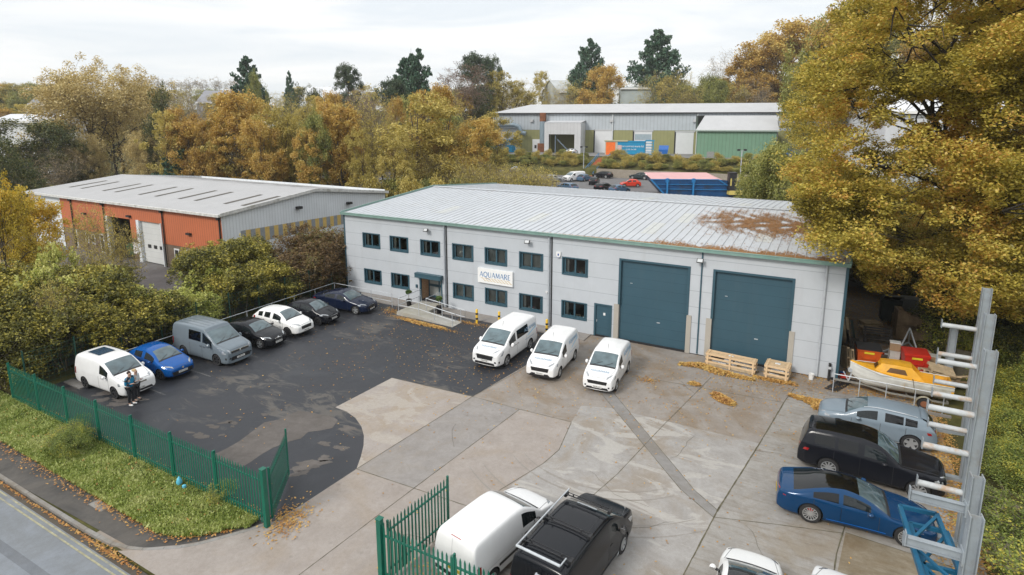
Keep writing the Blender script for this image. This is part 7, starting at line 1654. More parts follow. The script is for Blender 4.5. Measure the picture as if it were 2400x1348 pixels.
# ---- cantilever rack
M_st = mat('grey_painted_steel', (0.31, 0.345, 0.375), .5, .1, var=.14, scale=2, dirt=(0.26, 0.24, 0.21)); 
M_str = mat('grey_steel_rust_streaks', (0.44, 0.46, 0.47), .6, 0, var=.15, scale=3, dirt=(0.42, 0.24, 0.10))
def hbeam(m_, a, b_, w, h, side):
    a = Vector(a); b_ = Vector(b_); s = Vector(side)
    d = (b_ - a).normalized(); u = d.cross(s).normalized()
    m_.beam(a, b_, .018, h - .03, up=u)
    for k in (-1, 1): m_.beam(a + u * (h / 2 * k), b_ + u * (h / 2 * k), w, .02, up=u)
def rack_column(x, y, H_, arms, label, L=1.25, ibeam=False):
    t = empty('cantilever_rack', (x, y, 0), R(3), label, 'rack', 'grey steel storage rack columns')
    m_ = MB()
    if ibeam:
        m_.beam((-.13, 0, 0), (-.13, 0, H_), .30, .025, up=(1, 0, 0)); m_.beam((.13, 0, 0), (.13, 0, H_), .30, .025, up=(1, 0, 0)); m_.beam((0, 0, 0), (0, 0, H_ - .005), .02, .24, up=(1, 0, 0))
    else:
        m_.beam((-.16, 0, 0), (-.16, 0, H_), .26, .025, up=(1, 0, 0)); m_.beam((.16, 0, 0), (.16, 0, H_), .26, .025, up=(1, 0, 0)); m_.beam((0, 0, 0), (0, 0, H_ - .005), .02, .30, up=(1, 0, 0))
    m_.build('column', M_st, t)
    m_ = MB(); m_.box(-1.3, .2, -.12, .12, -.0, .16); m_.build('base_beam', M_st, t)
    for z in arms:
        m_ = MB()
        if ibeam: hbeam(m_, (-.15, 0, z), (-.15 - L, 0, z + .03), .16, .22, (0, 1, 0))
        else: m_.tube([(-.18, 0, z), (-.18 - L, 0, z + .03)], .105, 14)
        am = m_.build('arm', M_st if ibeam else M_str, t, smooth=not ibeam)
        m_ = MB(); m_.box(-.2 - L, -.175 - L, -.09, .09, z - .1, z + .28); m_.build('end_stop', M_st, am)
        m_ = MB(); m_.box(-.18, -.145, -.15, .15, z - .2, z + .2); m_.build('bracket', M_st, am)
    return t
rack_column(41.5, -3.71, 7.0, (5.08, 3.72, 2.38), 'farthest and tallest-looking grey steel rack column, with round arms, by the boat')
rack_column(40.85, -8.0, 7.0, (4.84, 3.47, 2.16), 'middle tall grey steel rack column with round arms, by the nose of the black off-roader')
rack_column(40.1, -12.43, 7.0, (4.72, 3.34, 1.93), 'nearest tall grey steel rack column with round arms, above the deep blue saloon')
rack_column(39.35, -16.6, 4.78, (3.75, 2.3), 'shorter steel rack column with flat-sided arms, behind the nearest one', ibeam=True)
rack_column(39.0, -18.62, 4.78, (3.62, 2.2), 'shorter steel rack column with flat-sided arms, nearest the camera', 1.15, ibeam=True)
rack_column(41.6, 2.6, 3.3, (), 'short grey rack column standing behind the others under the oak leaves')
m_ = MB(); m_.add([(41.5, 3.0, 0), (43.4, 4.6, 0), (43.4, 4.6, 1.3), (41.5, 3.0, 1.9), (41.45, 3.08, 0), (43.35, 4.68, 0), (43.35, 4.68, 1.3), (41.45, 3.08, 1.9)], [(0, 1, 2, 3), (7, 6, 5, 4), (3, 2, 6, 7), (0, 3, 7, 4), (1, 5, 6, 2)]) 
tag(m_.build('timber_hoarding', mat('old_boards', (0.16, 0.14, 0.10), .9, var=.4, scale=2)), 'weathered greenish board panel standing behind the pile of pallets', 'panel')
# blue lattice frames lying on the arms
M_bl = mat('lattice_blue', (0.010, 0.105, 0.20), .4, var=.15, scale=3)
def frame(z, y0, y1, x0, x1, label, n=2):
    t = empty('lattice_frame', ((x0 + x1) / 2, (y0 + y1) / 2, z), R(5), label, 'steel frame', 'blue lattice frames lying on the rack arms'); hx, hy = (x1 - x0) / 2, (y1 - y0) / 2
    for x in (-hx, hx): m_ = MB(); m_.beam((x, -hy, 0), (x, hy, 0), .11, .13); m_.build('chord', M_bl, t)
    for i in range(n + 1):
        y = -hy + 2 * hy * i / n; m_ = MB(); m_.beam((-hx, y, .01), (hx, y, .01), .10, .11); m_.build('cross_bar', M_bl, t)
        if i < n:
            m_ = MB(); y2 = -hy + 2 * hy * (i + 1) / n; a, b_ = ((-hx, y + .1), (hx, y2 - .1)) if i % 2 == 0 else ((-hx, y2 - .1), (hx, y + .1)); m_.beam((*a, .03), (*b_, .03), .075, .075); m_.build('brace', M_bl, t)
    return t
frame(2.62, -20.6, -15.4, 38.12, 39.05, 'blue lattice frame uppermost on the nearest rack arms', 3)
frame(2.44, -21.2, -15.9, 38.35, 39.25, 'blue lattice frame lying under the uppermost one', 3)

# ---- galvanised rail in front of the boat
handrail('thin galvanised rail between the grey-blue car and the boat trailer', [[(36.16, -1.8, 1.1), (38.5, -1.84, 1.1), (40.85, -1.95, 1.1)], [(36.16, -1.8, .55), (40.85, -1.95, .55)]][:1], [((36.16, -1.8, 0), 1.1), ((37.33, -1.82, 0), 1.1), ((38.5, -1.84, 0), 1.1), ((39.7, -1.9, 0), 1.1), ((40.85, -1.95, 0), 1.1)])
m_ = MB(); m_.box(35.9, 41.2, -2.15, -1.99, 0, .14); tag(m_.build('concrete_kerb_strip', M_c_trench), kind='structure')
# ---- boat: bow towards -x
def boat():
    t = empty('motor_boat', (39.15, -.62, .40), R(1), 'small cabin boat with yellow deck and cabin and white clinker hull, on a trailer', 'boat')
    L = 4.45; n = 26; K = 9; V_ = []; F_ = []
    M_hull = mat('boat_white_hull', (0.66, 0.66, 0.62), .45, var=.12, scale=1.5, dirt=(0.5, 0.47, 0.38)); M_dk = mat('boat_yellow_deck', (0.72, 0.36, 0.02), .5, var=.1, dirt=(0.50, 0.25, 0.04))
    def half(s): return .83 * min(1, (s / .42) ** .62) * (1 - .10 * max(0, (s - .55) / .45))
    def sheer(s): return .98 + .28 * (1 - s) ** 2
    def keel(s): return .0 + .62 * max(0, 1 - s / .20) ** 1.8
    for i in range(n + 1):
        s = i / n; x = -L / 2 + L * s - .12 * (1 - s)
        for side in (-1, 1):
            for k in range(K):
                u = k / (K - 1); y = half(s) * math.sin(u * math.pi / 2) ** .75; z = keel(s) + (sheer(s) - keel(s)) * (1 - math.cos(u * math.pi / 2)) ** .85
                st = .012 * (k % 2); V_.append((x, side * (y + st * (s > .05)), z))
    for i in range(n):
        for sd in range(2):
            for k in range(K - 1):
                a = i * 2 * K + sd * K + k; b_ = (i + 1) * 2 * K + sd * K + k; F_.append((a, b_, b_ + 1, a + 1))
    for k in range(K - 1): a = n * 2 * K + k; F_.append((a, a + 1, a + 1 + K, a + K))
    o = mesh_np('hull', V_, F_, M_hull, t, smooth=False)
    # deck: foredeck, side decks, open cockpit aft
    d = MB()
    def ring(s, y, z): x = -L / 2 + L * s - .12 * (1 - s); return (x, y, z)
    for i in range(14):
        s0, s1 = i / n, (i + 1) / n; h0, h1 = half(s0), half(s1); z0, z1 = sheer(s0) + .01, sheer(s1) + .01
        d.quad(ring(s0, -h0 - .01, z0), ring(s1, -h1 - .01, z1), ring(s1, 0, z1 + .10), ring(s0, 0, z0 + .10)); d.quad(ring(s0, 0, z0 + .10), ring(s1, 0, z1 + .10), ring(s1, h1 + .01, z1), ring(s0, h0 + .01, z0))
    for i in range(14, n):
        s0, s1 = i / n, (i + 1) / n; h0, h1 = half(s0), half(s1); z0, z1 = sheer(s0) + .01, sheer(s1) + .01
        for sg in (-1, 1):
            d.quad(ring(s0, sg * (h0 + .01), z0), ring(s1, sg * (h1 + .01), z1), ring(s1, sg * (h1 - .14), z1 + .02), ring(s0, sg * (h0 - .14), z0 + .02)); d.quad(ring(s0, sg * (h0 - .14), z0 + .02), ring(s1, sg * (h1 - .14), z1 + .02), ring(s1, sg * (h1 - .2), .45), ring(s0, sg * (h0 - .2), .45))
        d.quad(ring(s0, -h0 + .2, .45), ring(s1, -h1 + .2, .45), ring(s1, h1 - .2, .45), ring(s0, h0 - .2, .45))
    s0 = 14 / n; d.quad(ring(s0, -half(s0), .45), ring(s0, half(s0), .45), ring(s0, half(s0), sheer(s0)), ring(s0, -half(s0), sheer(s0)))
    s0 = 1.0; d.box(L / 2 - .12, L / 2 + .0, -half(1) + .02, half(1) - .02, .45, sheer(1) + .03)
    d.build('deck', M_dk, t, fixn=False)
    # cabin with raked front, side windows
    c = MB(); cab = [(-1.22, .46, 1.18, .30, 1.50), (-.95, .60, 1.14, .42, 1.62), (-.1, .66, 1.08, .50, 1.66), (.42, .66, 1.05, .50, 1.62)]
    Vc = []
    for x, wb, zb, wt, zt in cab: Vc += [(x, -wb, zb), (x + (.22 if x < -1 else 0), -wt, zt), (x + (.22 if x < -1 else 0), 0, zt + .05), (x + (.22 if x < -1 else 0), wt, zt), (x, wb, zb)]
    Fc = []
    for i in range(3):
        for k in range(4): a = i * 5 + k; Fc.append((a, a + 5, a + 6, a + 1))
    Fc += [(0, 1, 2, 3, 4)]
    c.add(Vc, Fc); c.add([(.42, -.66, 1.05), (.95, -.70, 1.03), (.42, -.50, 1.62)], [(0, 1, 2)]); c.add([(.42, .66, 1.05), (.95, .70, 1.03), (.42, .50, 1.62)], [(0, 1, 2)])
    c.build('cabin', M_dk, t, fixn=False)
    for sg in (-1, 1):
        w_ = MB(); w_.add([(-.72, sg * .615, 1.22), (.22, sg * .635, 1.20), (.10, sg * .565, 1.48), (-.55, sg * .54, 1.48)], [(0, 1, 2, 3)]); w_.build('cabin_window', mat('boat_window', (0.12, 0.06, 0.02), .3), t, fixn=False)
    w_ = MB(); w_.add([(-1.215, -.30, 1.24), (-1.215, .30, 1.24), (-1.06, .22, 1.46), (-1.06, -.22, 1.46)], [(0, 1, 2, 3)]); wo__ = w_.build('windscreen', mat('boat_window', (0.12, 0.06, 0.02), .3), t, fixn=False); wo__.location.x = -.02
    w_ = MB(); w_.tube([(-L / 2 - .12, 0, 1.27), (-1.9, -.4, 1.24), (-1, -.84, 1.10), (0, -.85, 1.02), (L / 2, -.77, .99)], .025, 6); w_.tube([(-L / 2 - .12, 0, 1.27), (-1.9, .4, 1.24), (-1, .84, 1.10), (0, .85, 1.02), (L / 2, .77, .99)], .025, 6); w_.build('gunwale', M_hull, t)
    w_ = MB(); w_.beam((.45, -.88, 1.06), (.6, -.9, .25), .04, .02); w_.beam((.45, -.88, 1.07), (.45, .86, 1.07), .04, .02); w_.build('lashing_strap', mat('strap_brown', (0.15, 0.10, 0.04), .8), t)
    t.scale = (.97, .95, .88)
    # trailer
    tr_ = empty('boat_trailer', (39.15, -.62, -.06), R(1), 'low galvanised boat trailer with winch post under the small cabin boat', 'trailer')
    M_tr = mat('dull_galvanised', (0.30, 0.29, 0.26), .6, .3, var=.25)
    w_ = MB(); w_.beam((-3.0, 0, .42), (-1.6, 0, .42), .09, .09); w_.beam((-1.6, 0, .42), (-.4, -.55, .42), .07, .08); w_.beam((-1.6, 0, .42), (-.4, .55, .42), .07, .08); w_.beam((-.4, -.55, .42), (2.0, -.55, .42), .07, .08); w_.beam((-.4, .55, .42), (2.0, .55, .42), .07, .08); w_.beam((2.0, -.55, .42), (2.0, .55, .42), .07, .08); w_.beam((.3, -.55, .42), (.3, .55, .42), .06, .06)
    w_.build('chassis', M_tr, tr_)
    w_ = MB(); w_.beam((-2.3, 0, .42), (-2.1, 0, 1.2), .07, .07); w_.tube([(-2.25, -.1, 1.1), (-2.25, .1, 1.1)], .11, 10); w_.beam((-2.3, 0, .5), (-2.55, 0, .95), .05, .05); w_.build('winch_post', M_galv, tr_)
    w_ = MB(); w_.tube([(-2.7, 0, .05), (-2.7, 0, .6)], .03, 6); w_.lathe([(.1, -.04), (.1, .04)], 12, (-2.7, 0, .10), 'y'); w_.build('jockey_wheel', M_black, tr_)
    w_ = MB(); w_.box(-3.2, -2.95, -.06, .06, .38, .48); w_.build('coupling', M_black, tr_)
    for sg in (-1, 1):
        w_ = MB(); w_.lathe([(.27, -.08), (.30, -.04), (.30, .04), (.27, .08)], 18, (1.0, sg * .82, .3), 'y'); wo2 = w_.build('wheel', M_tyre, tr_, smooth=True)
        w_ = MB(); w_.lathe([(.16, -.085), (.16, .085)], 14, (1.0, sg * .82, .3), 'y'); w_.build('rim', MATS['rust'], wo2)
        w_ = MB()
        for k in range(8):
            a0, a1 = math.pi * k / 8, math.pi * (k + 1) / 8; w_.quad((1 + .36 * math.cos(a0), sg * .82 - .1, .3 + .36 * math.sin(a0)), (1 + .36 * math.cos(a1), sg * .82 - .1, .3 + .36 * math.sin(a1)), (1 + .36 * math.cos(a1), sg * .82 + .1, .3 + .36 * math.sin(a1)), (1 + .36 * math.cos(a0), sg * .82 + .1, .3 + .36 * math.sin(a0)))
        w_.build('mudguard', mat('cream_mudguard', (0.42, 0.38, 0.28), .6), tr_, fixn=False)
boat()

# ---- crates, pallets, bins and clutter
M_pine = mat('new_pine', (0.66, 0.48, 0.29), .8, var=.12, scale=5); M_pinew = mat('weathered_pine', (0.50, 0.39, 0.25), .85, var=.25, scale=4); M_oldw = mat('old_timber', (0.33, 0.235, 0.145), .9, var=.35, scale=3)
M_wrap = mat('plastic_wrap', (0.60, 0.61, 0.62), .25, var=.35, scale=9)
def crate(x, y, L, W, Hc, rz, label, nv):
    t = empty('wooden_crate', (x, y, .02), R(rz), label, 'crate')
    m_ = MB()
    for z in (.16, .40, .62):
        for s in (-1, 1): m_.box(-L / 2, L / 2, s * W / 2 - .012, s * W / 2 + .012, z, z + .11)
        for s in (-1, 1): m_.box(s * L / 2 - .012, s * L / 2 + .012, -W / 2 + .015, W / 2 - .015, z, z + .11)
    m_.build('side_boards', M_pine, t)
    m_ = MB(); k = int(W / .15)
    for i in range(k): yy = -W / 2 + .06 + i * (W - .12) / (k - 1); m_.box(-L / 2 - .01, L / 2 + .01, yy - .045, yy + .045, Hc - .03, Hc - .008)
    m_.build('lid_boards', M_pine, t)
    for i in range(nv):
        m_ = MB(); xx = -L / 2 + .12 + i * (L - .24) / (nv - 1)
        for s in (-1, 1): m_.box(xx - .05, xx + .05, s * (W / 2 + .026) - .011, s * (W / 2 + .026) + .011, 0, Hc)
        m_.box(xx - .05, xx + .05, -W / 2 - .03, W / 2 + .03, Hc - .006, Hc + .016); m_.build('batten', M_pine, t)
    m_ = MB(); m_.box(-L / 2, L / 2, -W / 2 + .02, W / 2 - .02, .08, .14)
    for s in (-.35, 0, .35): m_.box(-L / 2 + .05, L / 2 - .05, s * W - .05, s * W + .05, 0, .08)
    m_.build('base', M_pinew, t)
    r = random.Random(int(x)); m_ = MB()
    for i in range(22):
        a = r.uniform(-L / 2 + .15, L / 2 - .3); b_ = r.uniform(-W / 2 + .1, W / 2 - .12); z = r.uniform(.16, Hc - .2)
        m_.beam((a, b_, z), (a + r.uniform(.2, .5), b_ + r.uniform(-.05, .05), z + r.uniform(-.05, .05)), .10, .08)
    m_.build('wrapped_goods', M_wrap, t)
    m_ = MB(); m_.box(-.15, .12, -.1, .1, Hc + .001, Hc + .006); m_.build('label_sheet', M_white, t)
crate(30.95, -1.05, 2.75, .62, .72, -4, 'long new pine crate with plastic-wrapped goods in front of the right-hand roller door', 3)
crate(33.42, -.98, 1.25, 1.0, .74, -4, 'short square new pine crate beside the right-hand roller door', 2)
bk = empty('bucket', (35.1, -.5, .02), 0, 'white plastic bucket on the concrete near the right corner of the grey unit', 'bucket')
m_ = MB(); m_.lathe([(.0, 0), (.115, .0), (.14, .30), (.15, .30), (.15, .33), (.135, .33), (.11, .05), (0, .05)], 18, cap=False); m_.build('tub', M_white, bk, smooth=True)
m_ = MB(); m_.tube([(-.14, 0, .3), (-.1, -.12, .36), (0, -.16, .38), (.1, -.12, .36), (.14, 0, .3)], .005, 4); m_.build('handle', M_galv, bk)
def pallet_mesh():
    m_ = MB()
    for y in np.linspace(-.37, .37, 7): m_.box(-.6, .6, y - .045, y + .045, .122, .144)
    for x in (-.55, 0, .55):
        m_.box(x - .05, x + .05, -.4, .4, .10, .12)
        for y in (-.35, 0, .35): m_.box(x - .05, x + .05, y - .05, y + .05, .022, .10)
    for y in (-.35, 0, .35): m_.box(-.6, .6, y - .05, y + .05, 0, .02)
    o = m_.build('pallet', M_pinew); me = o.data; bpy.data.objects.remove(o); return me
PM = pallet_mesh()
def pallet(loc, rot, label, m=None, group=None):
    o = bpy.data.objects.new('pallet', PM); o.location = loc; o.rotation_euler = tuple(R(a) for a in rot); link(o)
    if m: o.material_slots[0].link = 'OBJECT'; o.material_slots[0].material = m
    tag(o, label, 'pallet', group)
pallet((36.8, 2.4, .62), (90, 75, -70), 'wooden pallet leaning on the dark side wall behind the orange bin, nearest the wall')
pallet((37.02, 2.2, .58), (90, 70, -66), 'wooden pallet leaning in front of the other one by the orange bin')
PP = [((41.3, 2.2, .05), (0, 2, 12), 'lowest'), ((41.3, 2.1, .22), (3, -4, 28), 'second lowest'), ((41.45, 2.0, .42), (6, 8, -14), 'middle'), ((40.9, 2.2, .62), (-8, 10, 40), 'second highest'), ((41.2, 2.0, .85), (14, 12, 10), 'topmost')]
for l, r_, w_n in PP: pallet(l, r_, '%s pallet in the untidy pale pallet heap behind the boat' % w_n)
for i in range(7):
    m_ = MB(); a = 40.0 + i * .3; m_.beam((a, 1.6 + .1 * i, .7 - .03 * i), (a + 1.1, .8 + .15 * i, .95 + .06 * (i % 3)), .1, .025)
    tag(m_.build('loose_plank', M_pine if i % 2 else M_pinew), 'loose pale plank thrown on the pallet heap behind the boat', 'plank', 'loose planks on the pallet heap')
for i, (x, y, h_) in enumerate(((38.3, 9.3, 0), (38.35, 9.25, .15), (38.25, 9.35, .30), (38.4, 11.2, 0), (38.35, 11.15, .15))):
    pallet((x, y, h_ + .02), (0, 0, 8 + 5 * i), '%s pallet of the %s low stack on the leaf-covered strip beside the dark side wall' % (('bottom', 'middle', 'top', 'bottom', 'top')[i], 'nearer' if i < 3 else 'farther'))
for i, (x, y, z) in enumerate(((37.9, 1.2, .05), (38.2, 1.25, .12), (41.6, 1.2, .3), (42.0, 1.6, .45), (40.9, 1.0, .15))):
    m_ = MB(); m_.beam((x - .8, y, z), (x + .7, y + .35, z + .08), .14, .04); tag(m_.build('loose_plank', M_oldw), 'old brown plank lying between the boat and the bins', 'plank', 'old planks between the boat and the bins')
def waste_bin(x, y, rz, m, lidm, label, domed=False):
    t = empty('waste_bin', (x, y, .02), R(rz), label, 'bin')
    m_ = MB(); a, b_ = .60, .48; a2, b2 = .52, .40
    m_.add([(-a2, -b2, .18), (a2, -b2, .18), (a2, b2, .18), (-a2, b2, .18), (-a, -b_, 1.15), (a, -b_, 1.15), (a, b_, 1.15), (-a, b_, 1.15)], [(0, 1, 5, 4), (1, 2, 6, 5), (2, 3, 7, 6), (3, 0, 4, 7), (3, 2, 1, 0), (4, 5, 6, 7)])
    m_.box(-a - .03, a + .03, -b_ - .03, b_ + .03, 1.08, 1.15); m_.build('body', m, t)
    m_ = MB(); m_.add([(-a - .03, -b_ - .05, 1.16), (a + .03, -b_ - .05, 1.16), (a + .03, b_ + .03, 1.16), (-a - .03, b_ + .03, 1.16), (-a - .02, -b_ + .04, 1.22), (a + .02, -b_ + .04, 1.22), (a + .02, b_, 1.32), (-a - .02, b_, 1.32)], [(0, 1, 5, 4), (1, 2, 6, 5), (2, 3, 7, 6), (3, 0, 4, 7), (4, 5, 6, 7)]); m_.build('lid', lidm, t)
    m_ = MB(); m_.box(-.25, .25, -b_ - .012, -b_ + .03, .93, 1.04); m_.build('warning_label', mat('label_yellow', (0.75, 0.6, 0.03), .5), t)
    m_ = MB(); m_.box(-.35, .35, -.49, -.46, .62, .66); m_.box(-.35, -.31, -.49, -.43, .62, .85); m_.box(.31, .35, -.49, -.43, .62, .85); m_.build('handle', m, t)
    for xx in (-.45, .45):
        for yy in (-.32, .32): m_ = MB(); m_.lathe([(.09, -.025), (.09, .025)], 12, (xx, yy, .09), 'y'); m_.build('wheel', M_black, t)
M_ob = mat('bin_orange', (0.62, 0.10, 0.015), .45); M_rb = mat('bin_red', (0.52, 0.025, 0.012), .45)
waste_bin(37.85, 3.0, 6, M_ob, M_black, 'orange wheeled waste bin with black leaf-covered lid beside the dark side wall')
waste_bin(40.15, 3.35, 8, M_rb, M_rb, 'red wheeled waste bin with red lid behind the boat cabin')
def boxy(x, y, z, a, b_, c, rz, m, label, cat='box', name='storage_box', lid=None):
    t = empty(name, (x, y, z), R(rz), label, cat); m_ = MB(); m_.box(-a / 2, a / 2, -b_ / 2, b_ / 2, 0, c); m_.build('body', m, t)
    m_ = MB(); m_.box(-a / 2 - .015, a / 2 + .015, -b_ / 2 - .015, b_ / 2 + .015, c + .001, c + .04); m_.build('lid', lid or m, t); return t
M_card = mat('cardboard', (0.36, 0.24, 0.14), .85, var=.12); M_cream = mat('cream_box', (0.55, 0.54, 0.50), .6)
boxy(39.2, 3.9, .0, .5, .45, .55, 5, M_cream, 'white plastic box at the bottom of the stack between the two bins'); boxy(39.2, 3.9, .60, .5, .45, .35, 8, M_cream, 'white plastic box in the middle of the stack between the two bins'); boxy(39.2, 3.88, 1.0, .52, .46, .45, 0, M_card, 'brown cardboard box with papers on top of the stack between the two bins', lid=M_white)
boxy(40.5, 4.6, .0, .9, .6, .95, 25, M_card, 'open brown cardboard box behind the red bin', lid=M_card); boxy(41.1, 4.2, .0, .7, .5, .9, -10, M_card, 'battered cardboard box to the right of the one behind the red bin', lid=M_cream)
m_ = MB(); m_.box(36.4, 36.9, .5, .8, .0, .12); m_.box(36.5, 36.8, .55, .8, .12, .2); tag(m_.build('toolbox', M_rb), 'small red toolbox lying on leaves by the dark side wall', 'toolbox')
m_ = MB(); m_.lathe([(.0, 0), (.16, 0), (.16, .12), (0, .14)], 12, (36.62, 1.15, .02)); tag(m_.build('blue_tub', M_bst), 'small bright blue tub by the dark side wall', 'tub')
m_ = MB(); m_.add([(35.75, -1.4, .03), (36.4, -1.5, .03), (37.3, .5, .05), (36.7, .6, .05)], [(0, 1, 2, 3)]); m_.add([(35.75, -1.4, .012), (36.4, -1.5, .012), (37.3, .5, .012), (36.7, .6, .012)], [(3, 2, 1, 0)]); tag(m_.build('rubber_mat', M_black), 'black mat lying on the ground at the right corner of the grey unit', 'mat')
def bench(x, y, rz, label):
    t = empty('old_bench', (x, y, .02), R(rz), label, 'bench', 'old dark timber benches behind the bins'); M_bn = mat('grey_old_bench', (0.10, 0.09, 0.085), .9, var=.4)
    m_ = MB()
    for i in range(5): m_.box(-.8, .8, -.3 + i * .14, -.19 + i * .14, .44, .48)
    m_.build('seat', M_bn, t); m_ = MB()
    for i in range(3): m_.box(-.8, .8, .38 + .02 * i, .42 + .02 * i, .58 + i * .16, .70 + i * .16)
    m_.build('backrest', M_bn, t)
    for xx in (-.7, .7): m_ = MB(); m_.box(xx - .05, xx + .05, -.3, -.2, 0, .44); m_.box(xx - .05, xx + .05, .3, .4, 0, 1.0); m_.build('leg', M_bn, t)
bench(37.3, 5.6, 96, 'old dark bench against the dark side wall behind the orange bin'); bench(38.6, 7.2, 5, 'old dark bench covered in leaves behind the stack of boxes')
def stillage(x, y, rz, label, z=0.0):
    t = empty('timber_stillage', (x, y, z), R(rz), label, 'stillage', 'brown timber stillages under the oak')
    for s, yy in (('front_side', -.5), ('back_side', .5)):
        m_ = MB(); m_.add([(-1, yy, .1), (1, yy, .1), (1, yy, .95), (.6, yy, .95), (.35, yy, .62), (-.35, yy, .62), (-.6, yy, .95), (-1, yy, .95)] + [(a, yy + .04, c) for a, c in ((-1, .1), (1, .1), (1, .95), (.6, .95), (.35, .62), (-.35, .62), (-.6, .95), (-1, .95))], [tuple(range(8)), tuple(range(8, 16))[::-1]] + [(i, i + 8, (i + 1) % 8 + 8, (i + 1) % 8) for i in range(8)]); m_.build(s, M_oldw, t)
    for xx in (-1, .96): m_ = MB(); m_.box(xx, xx + .04, -.46, .5, .1, .95); m_.build('end_board', M_oldw, t)
    m_ = MB(); m_.box(-1, 1, -.5, .54, 0, .09); m_.build('base', M_oldw, t)
stillage(40.6, 9.8, 8, 'brown timber stillage with notched sides nearer the camera, under the oak'); stillage(40.7, 11.6, 14, 'brown timber stillage with notched sides farther from the camera, under the oak')
stillage(40.6, 9.8, 8, 'brown timber stillage stacked on the nearer one under the oak', z=.97)
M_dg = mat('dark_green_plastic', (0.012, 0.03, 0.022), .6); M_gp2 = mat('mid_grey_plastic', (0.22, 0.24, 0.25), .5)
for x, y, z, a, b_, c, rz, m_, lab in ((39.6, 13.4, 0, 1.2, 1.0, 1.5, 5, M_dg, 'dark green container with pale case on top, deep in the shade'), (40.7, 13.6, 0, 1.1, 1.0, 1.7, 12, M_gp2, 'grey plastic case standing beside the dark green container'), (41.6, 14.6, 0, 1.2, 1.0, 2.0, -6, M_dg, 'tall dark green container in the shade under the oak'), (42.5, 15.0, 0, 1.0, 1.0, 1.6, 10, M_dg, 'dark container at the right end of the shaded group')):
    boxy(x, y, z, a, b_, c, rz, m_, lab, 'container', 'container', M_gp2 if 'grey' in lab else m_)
cs = empty('equipment_case', (39.6, 13.1, 1.62), R(12), 'pale grey open-framed case leaning on top of the dark green container', 'case'); cs.rotation_euler = (R(-35), 0, R(10))
m_ = MB(); m_.box(-.65, .65, -.5, -.4, 0, .12); m_.box(-.65, .65, .4, .5, 0, .12); m_.box(-.65, -.53, -.4, .4, 0, .12); m_.box(.53, .65, -.4, .4, 0, .12); m_.build('rim', M_gp2, cs); m_ = MB(); m_.box(-.53, .53, -.4, .4, .0, .03); m_.build('panel', M_black, cs)
# A-frame trailer behind the bins
af = empty('a_frame_trailer', (39.7, 5.4, 0), R(0), 'galvanised A-frame trailer with red lamp standing behind the two bins', 'trailer')
m_ = MB(); 
for a, b_ in (((-1.2, -1.2, .55), (.5, 1.6, .55)), ((.9, -1.2, .55), (.5, 1.6, .55)), ((-1.2, -1.2, .55), (.9, -1.2, .55)), ((.5, 1.6, .55), (.3, .2, 1.9)), ((-.3, -1.1, .55), (.3, .2, 1.9)), ((.8, -1.0, .55), (.3, .2, 1.9))): m_.beam(a, b_, .07, .07)
m_.build('frame', M_galv, af)
m_ = MB(); m_.box(-1.35, -.95, -1.3, -1.22, .5, .64); m_.build('tail_lamp', M_tl, af)
for s in (-1.3, 1.0): m_ = MB(); m_.lathe([(.3, -.08), (.3, .08)], 14, (s, -.5, .3), 'x'); m_.build('wheel', M_tyre, af)
for i, (x, y, h_, rz) in enumerate(((36.75, 6.6, 1.5, 12), (36.95, 6.9, 1.6, 14), (37.25, 7.4, 1.3, 20))):
    m_ = MB(); m_.add([(x, y, .02), (x + .16, y + .02, .02), (x - .12, y + .2, h_), (x - .28, y + .18, h_)] + [(x, y + .05, .02), (x + .16, y + .07, .02), (x - .12, y + .25, h_), (x - .28, y + .23, h_)], [(0, 1, 2, 3), (7, 6, 5, 4), (0, 3, 7, 4), (1, 5, 6, 2), (3, 2, 6, 7)]); tag(m_.build('leaning_board', M_pinew if i < 2 else M_dg), ['yellowish board leaning against the dark side wall', 'brownish board leaning beside the yellowish one', 'dark teal panel leaning against the dark side wall'][i], 'board')
hs = empty('hose_reel', (35.95, -.2, 0), 0, 'short dark standpipe at the right corner of the grey unit', 'standpipe'); m_ = MB(); m_.tube([(0, 0, 0), (0, 0, .75)], .05, 8); m_.build('pipe', M_black, hs); m_ = MB(); m_.box(-.08, .08, -.08, .08, .7, .82); m_.build('cap', M_rib, hs)
hs.name = 'standpipe'
# rubbish bag at the palisade
rb_ = MB(); rb_.lathe([(.0, 0), (.09, .02), (.12, .12), (.07, .26), (.02, .34), (.0, .36)], 9, (13.9, -23.32, .14)); rb_.lathe([(0, 0), (.08, .02), (.07, .1), (0, .14)], 8, (14.25, -23.35, .14))
tag(rb_.build('plastic_bag', mat('bag_light_blue', (0.12, 0.50, 0.68), .35), smooth=True), 'light blue plastic bag caught at the foot of the palisade fence', 'bag')
for i, (x, y, s) in enumerate(((6.9, -23.9, 1.0), (7.7, -24.1, 1.1), (16.1, -23.0, .7), (5.4, -22.8, .55))):
    place('brambleb' if i != 1 else 'bramble', 'bramble_bush', x, y, .9 * s, 1.5 * s, ['grey-green weedy clump against the palisade fence, left one', 'grey-green weedy clump against the palisade fence, right one', 'straggly weed growing through the palisade fence near the gate', 'small weed on the tarmac just inside the palisade fence'][i], None, 'weed', z=.1)
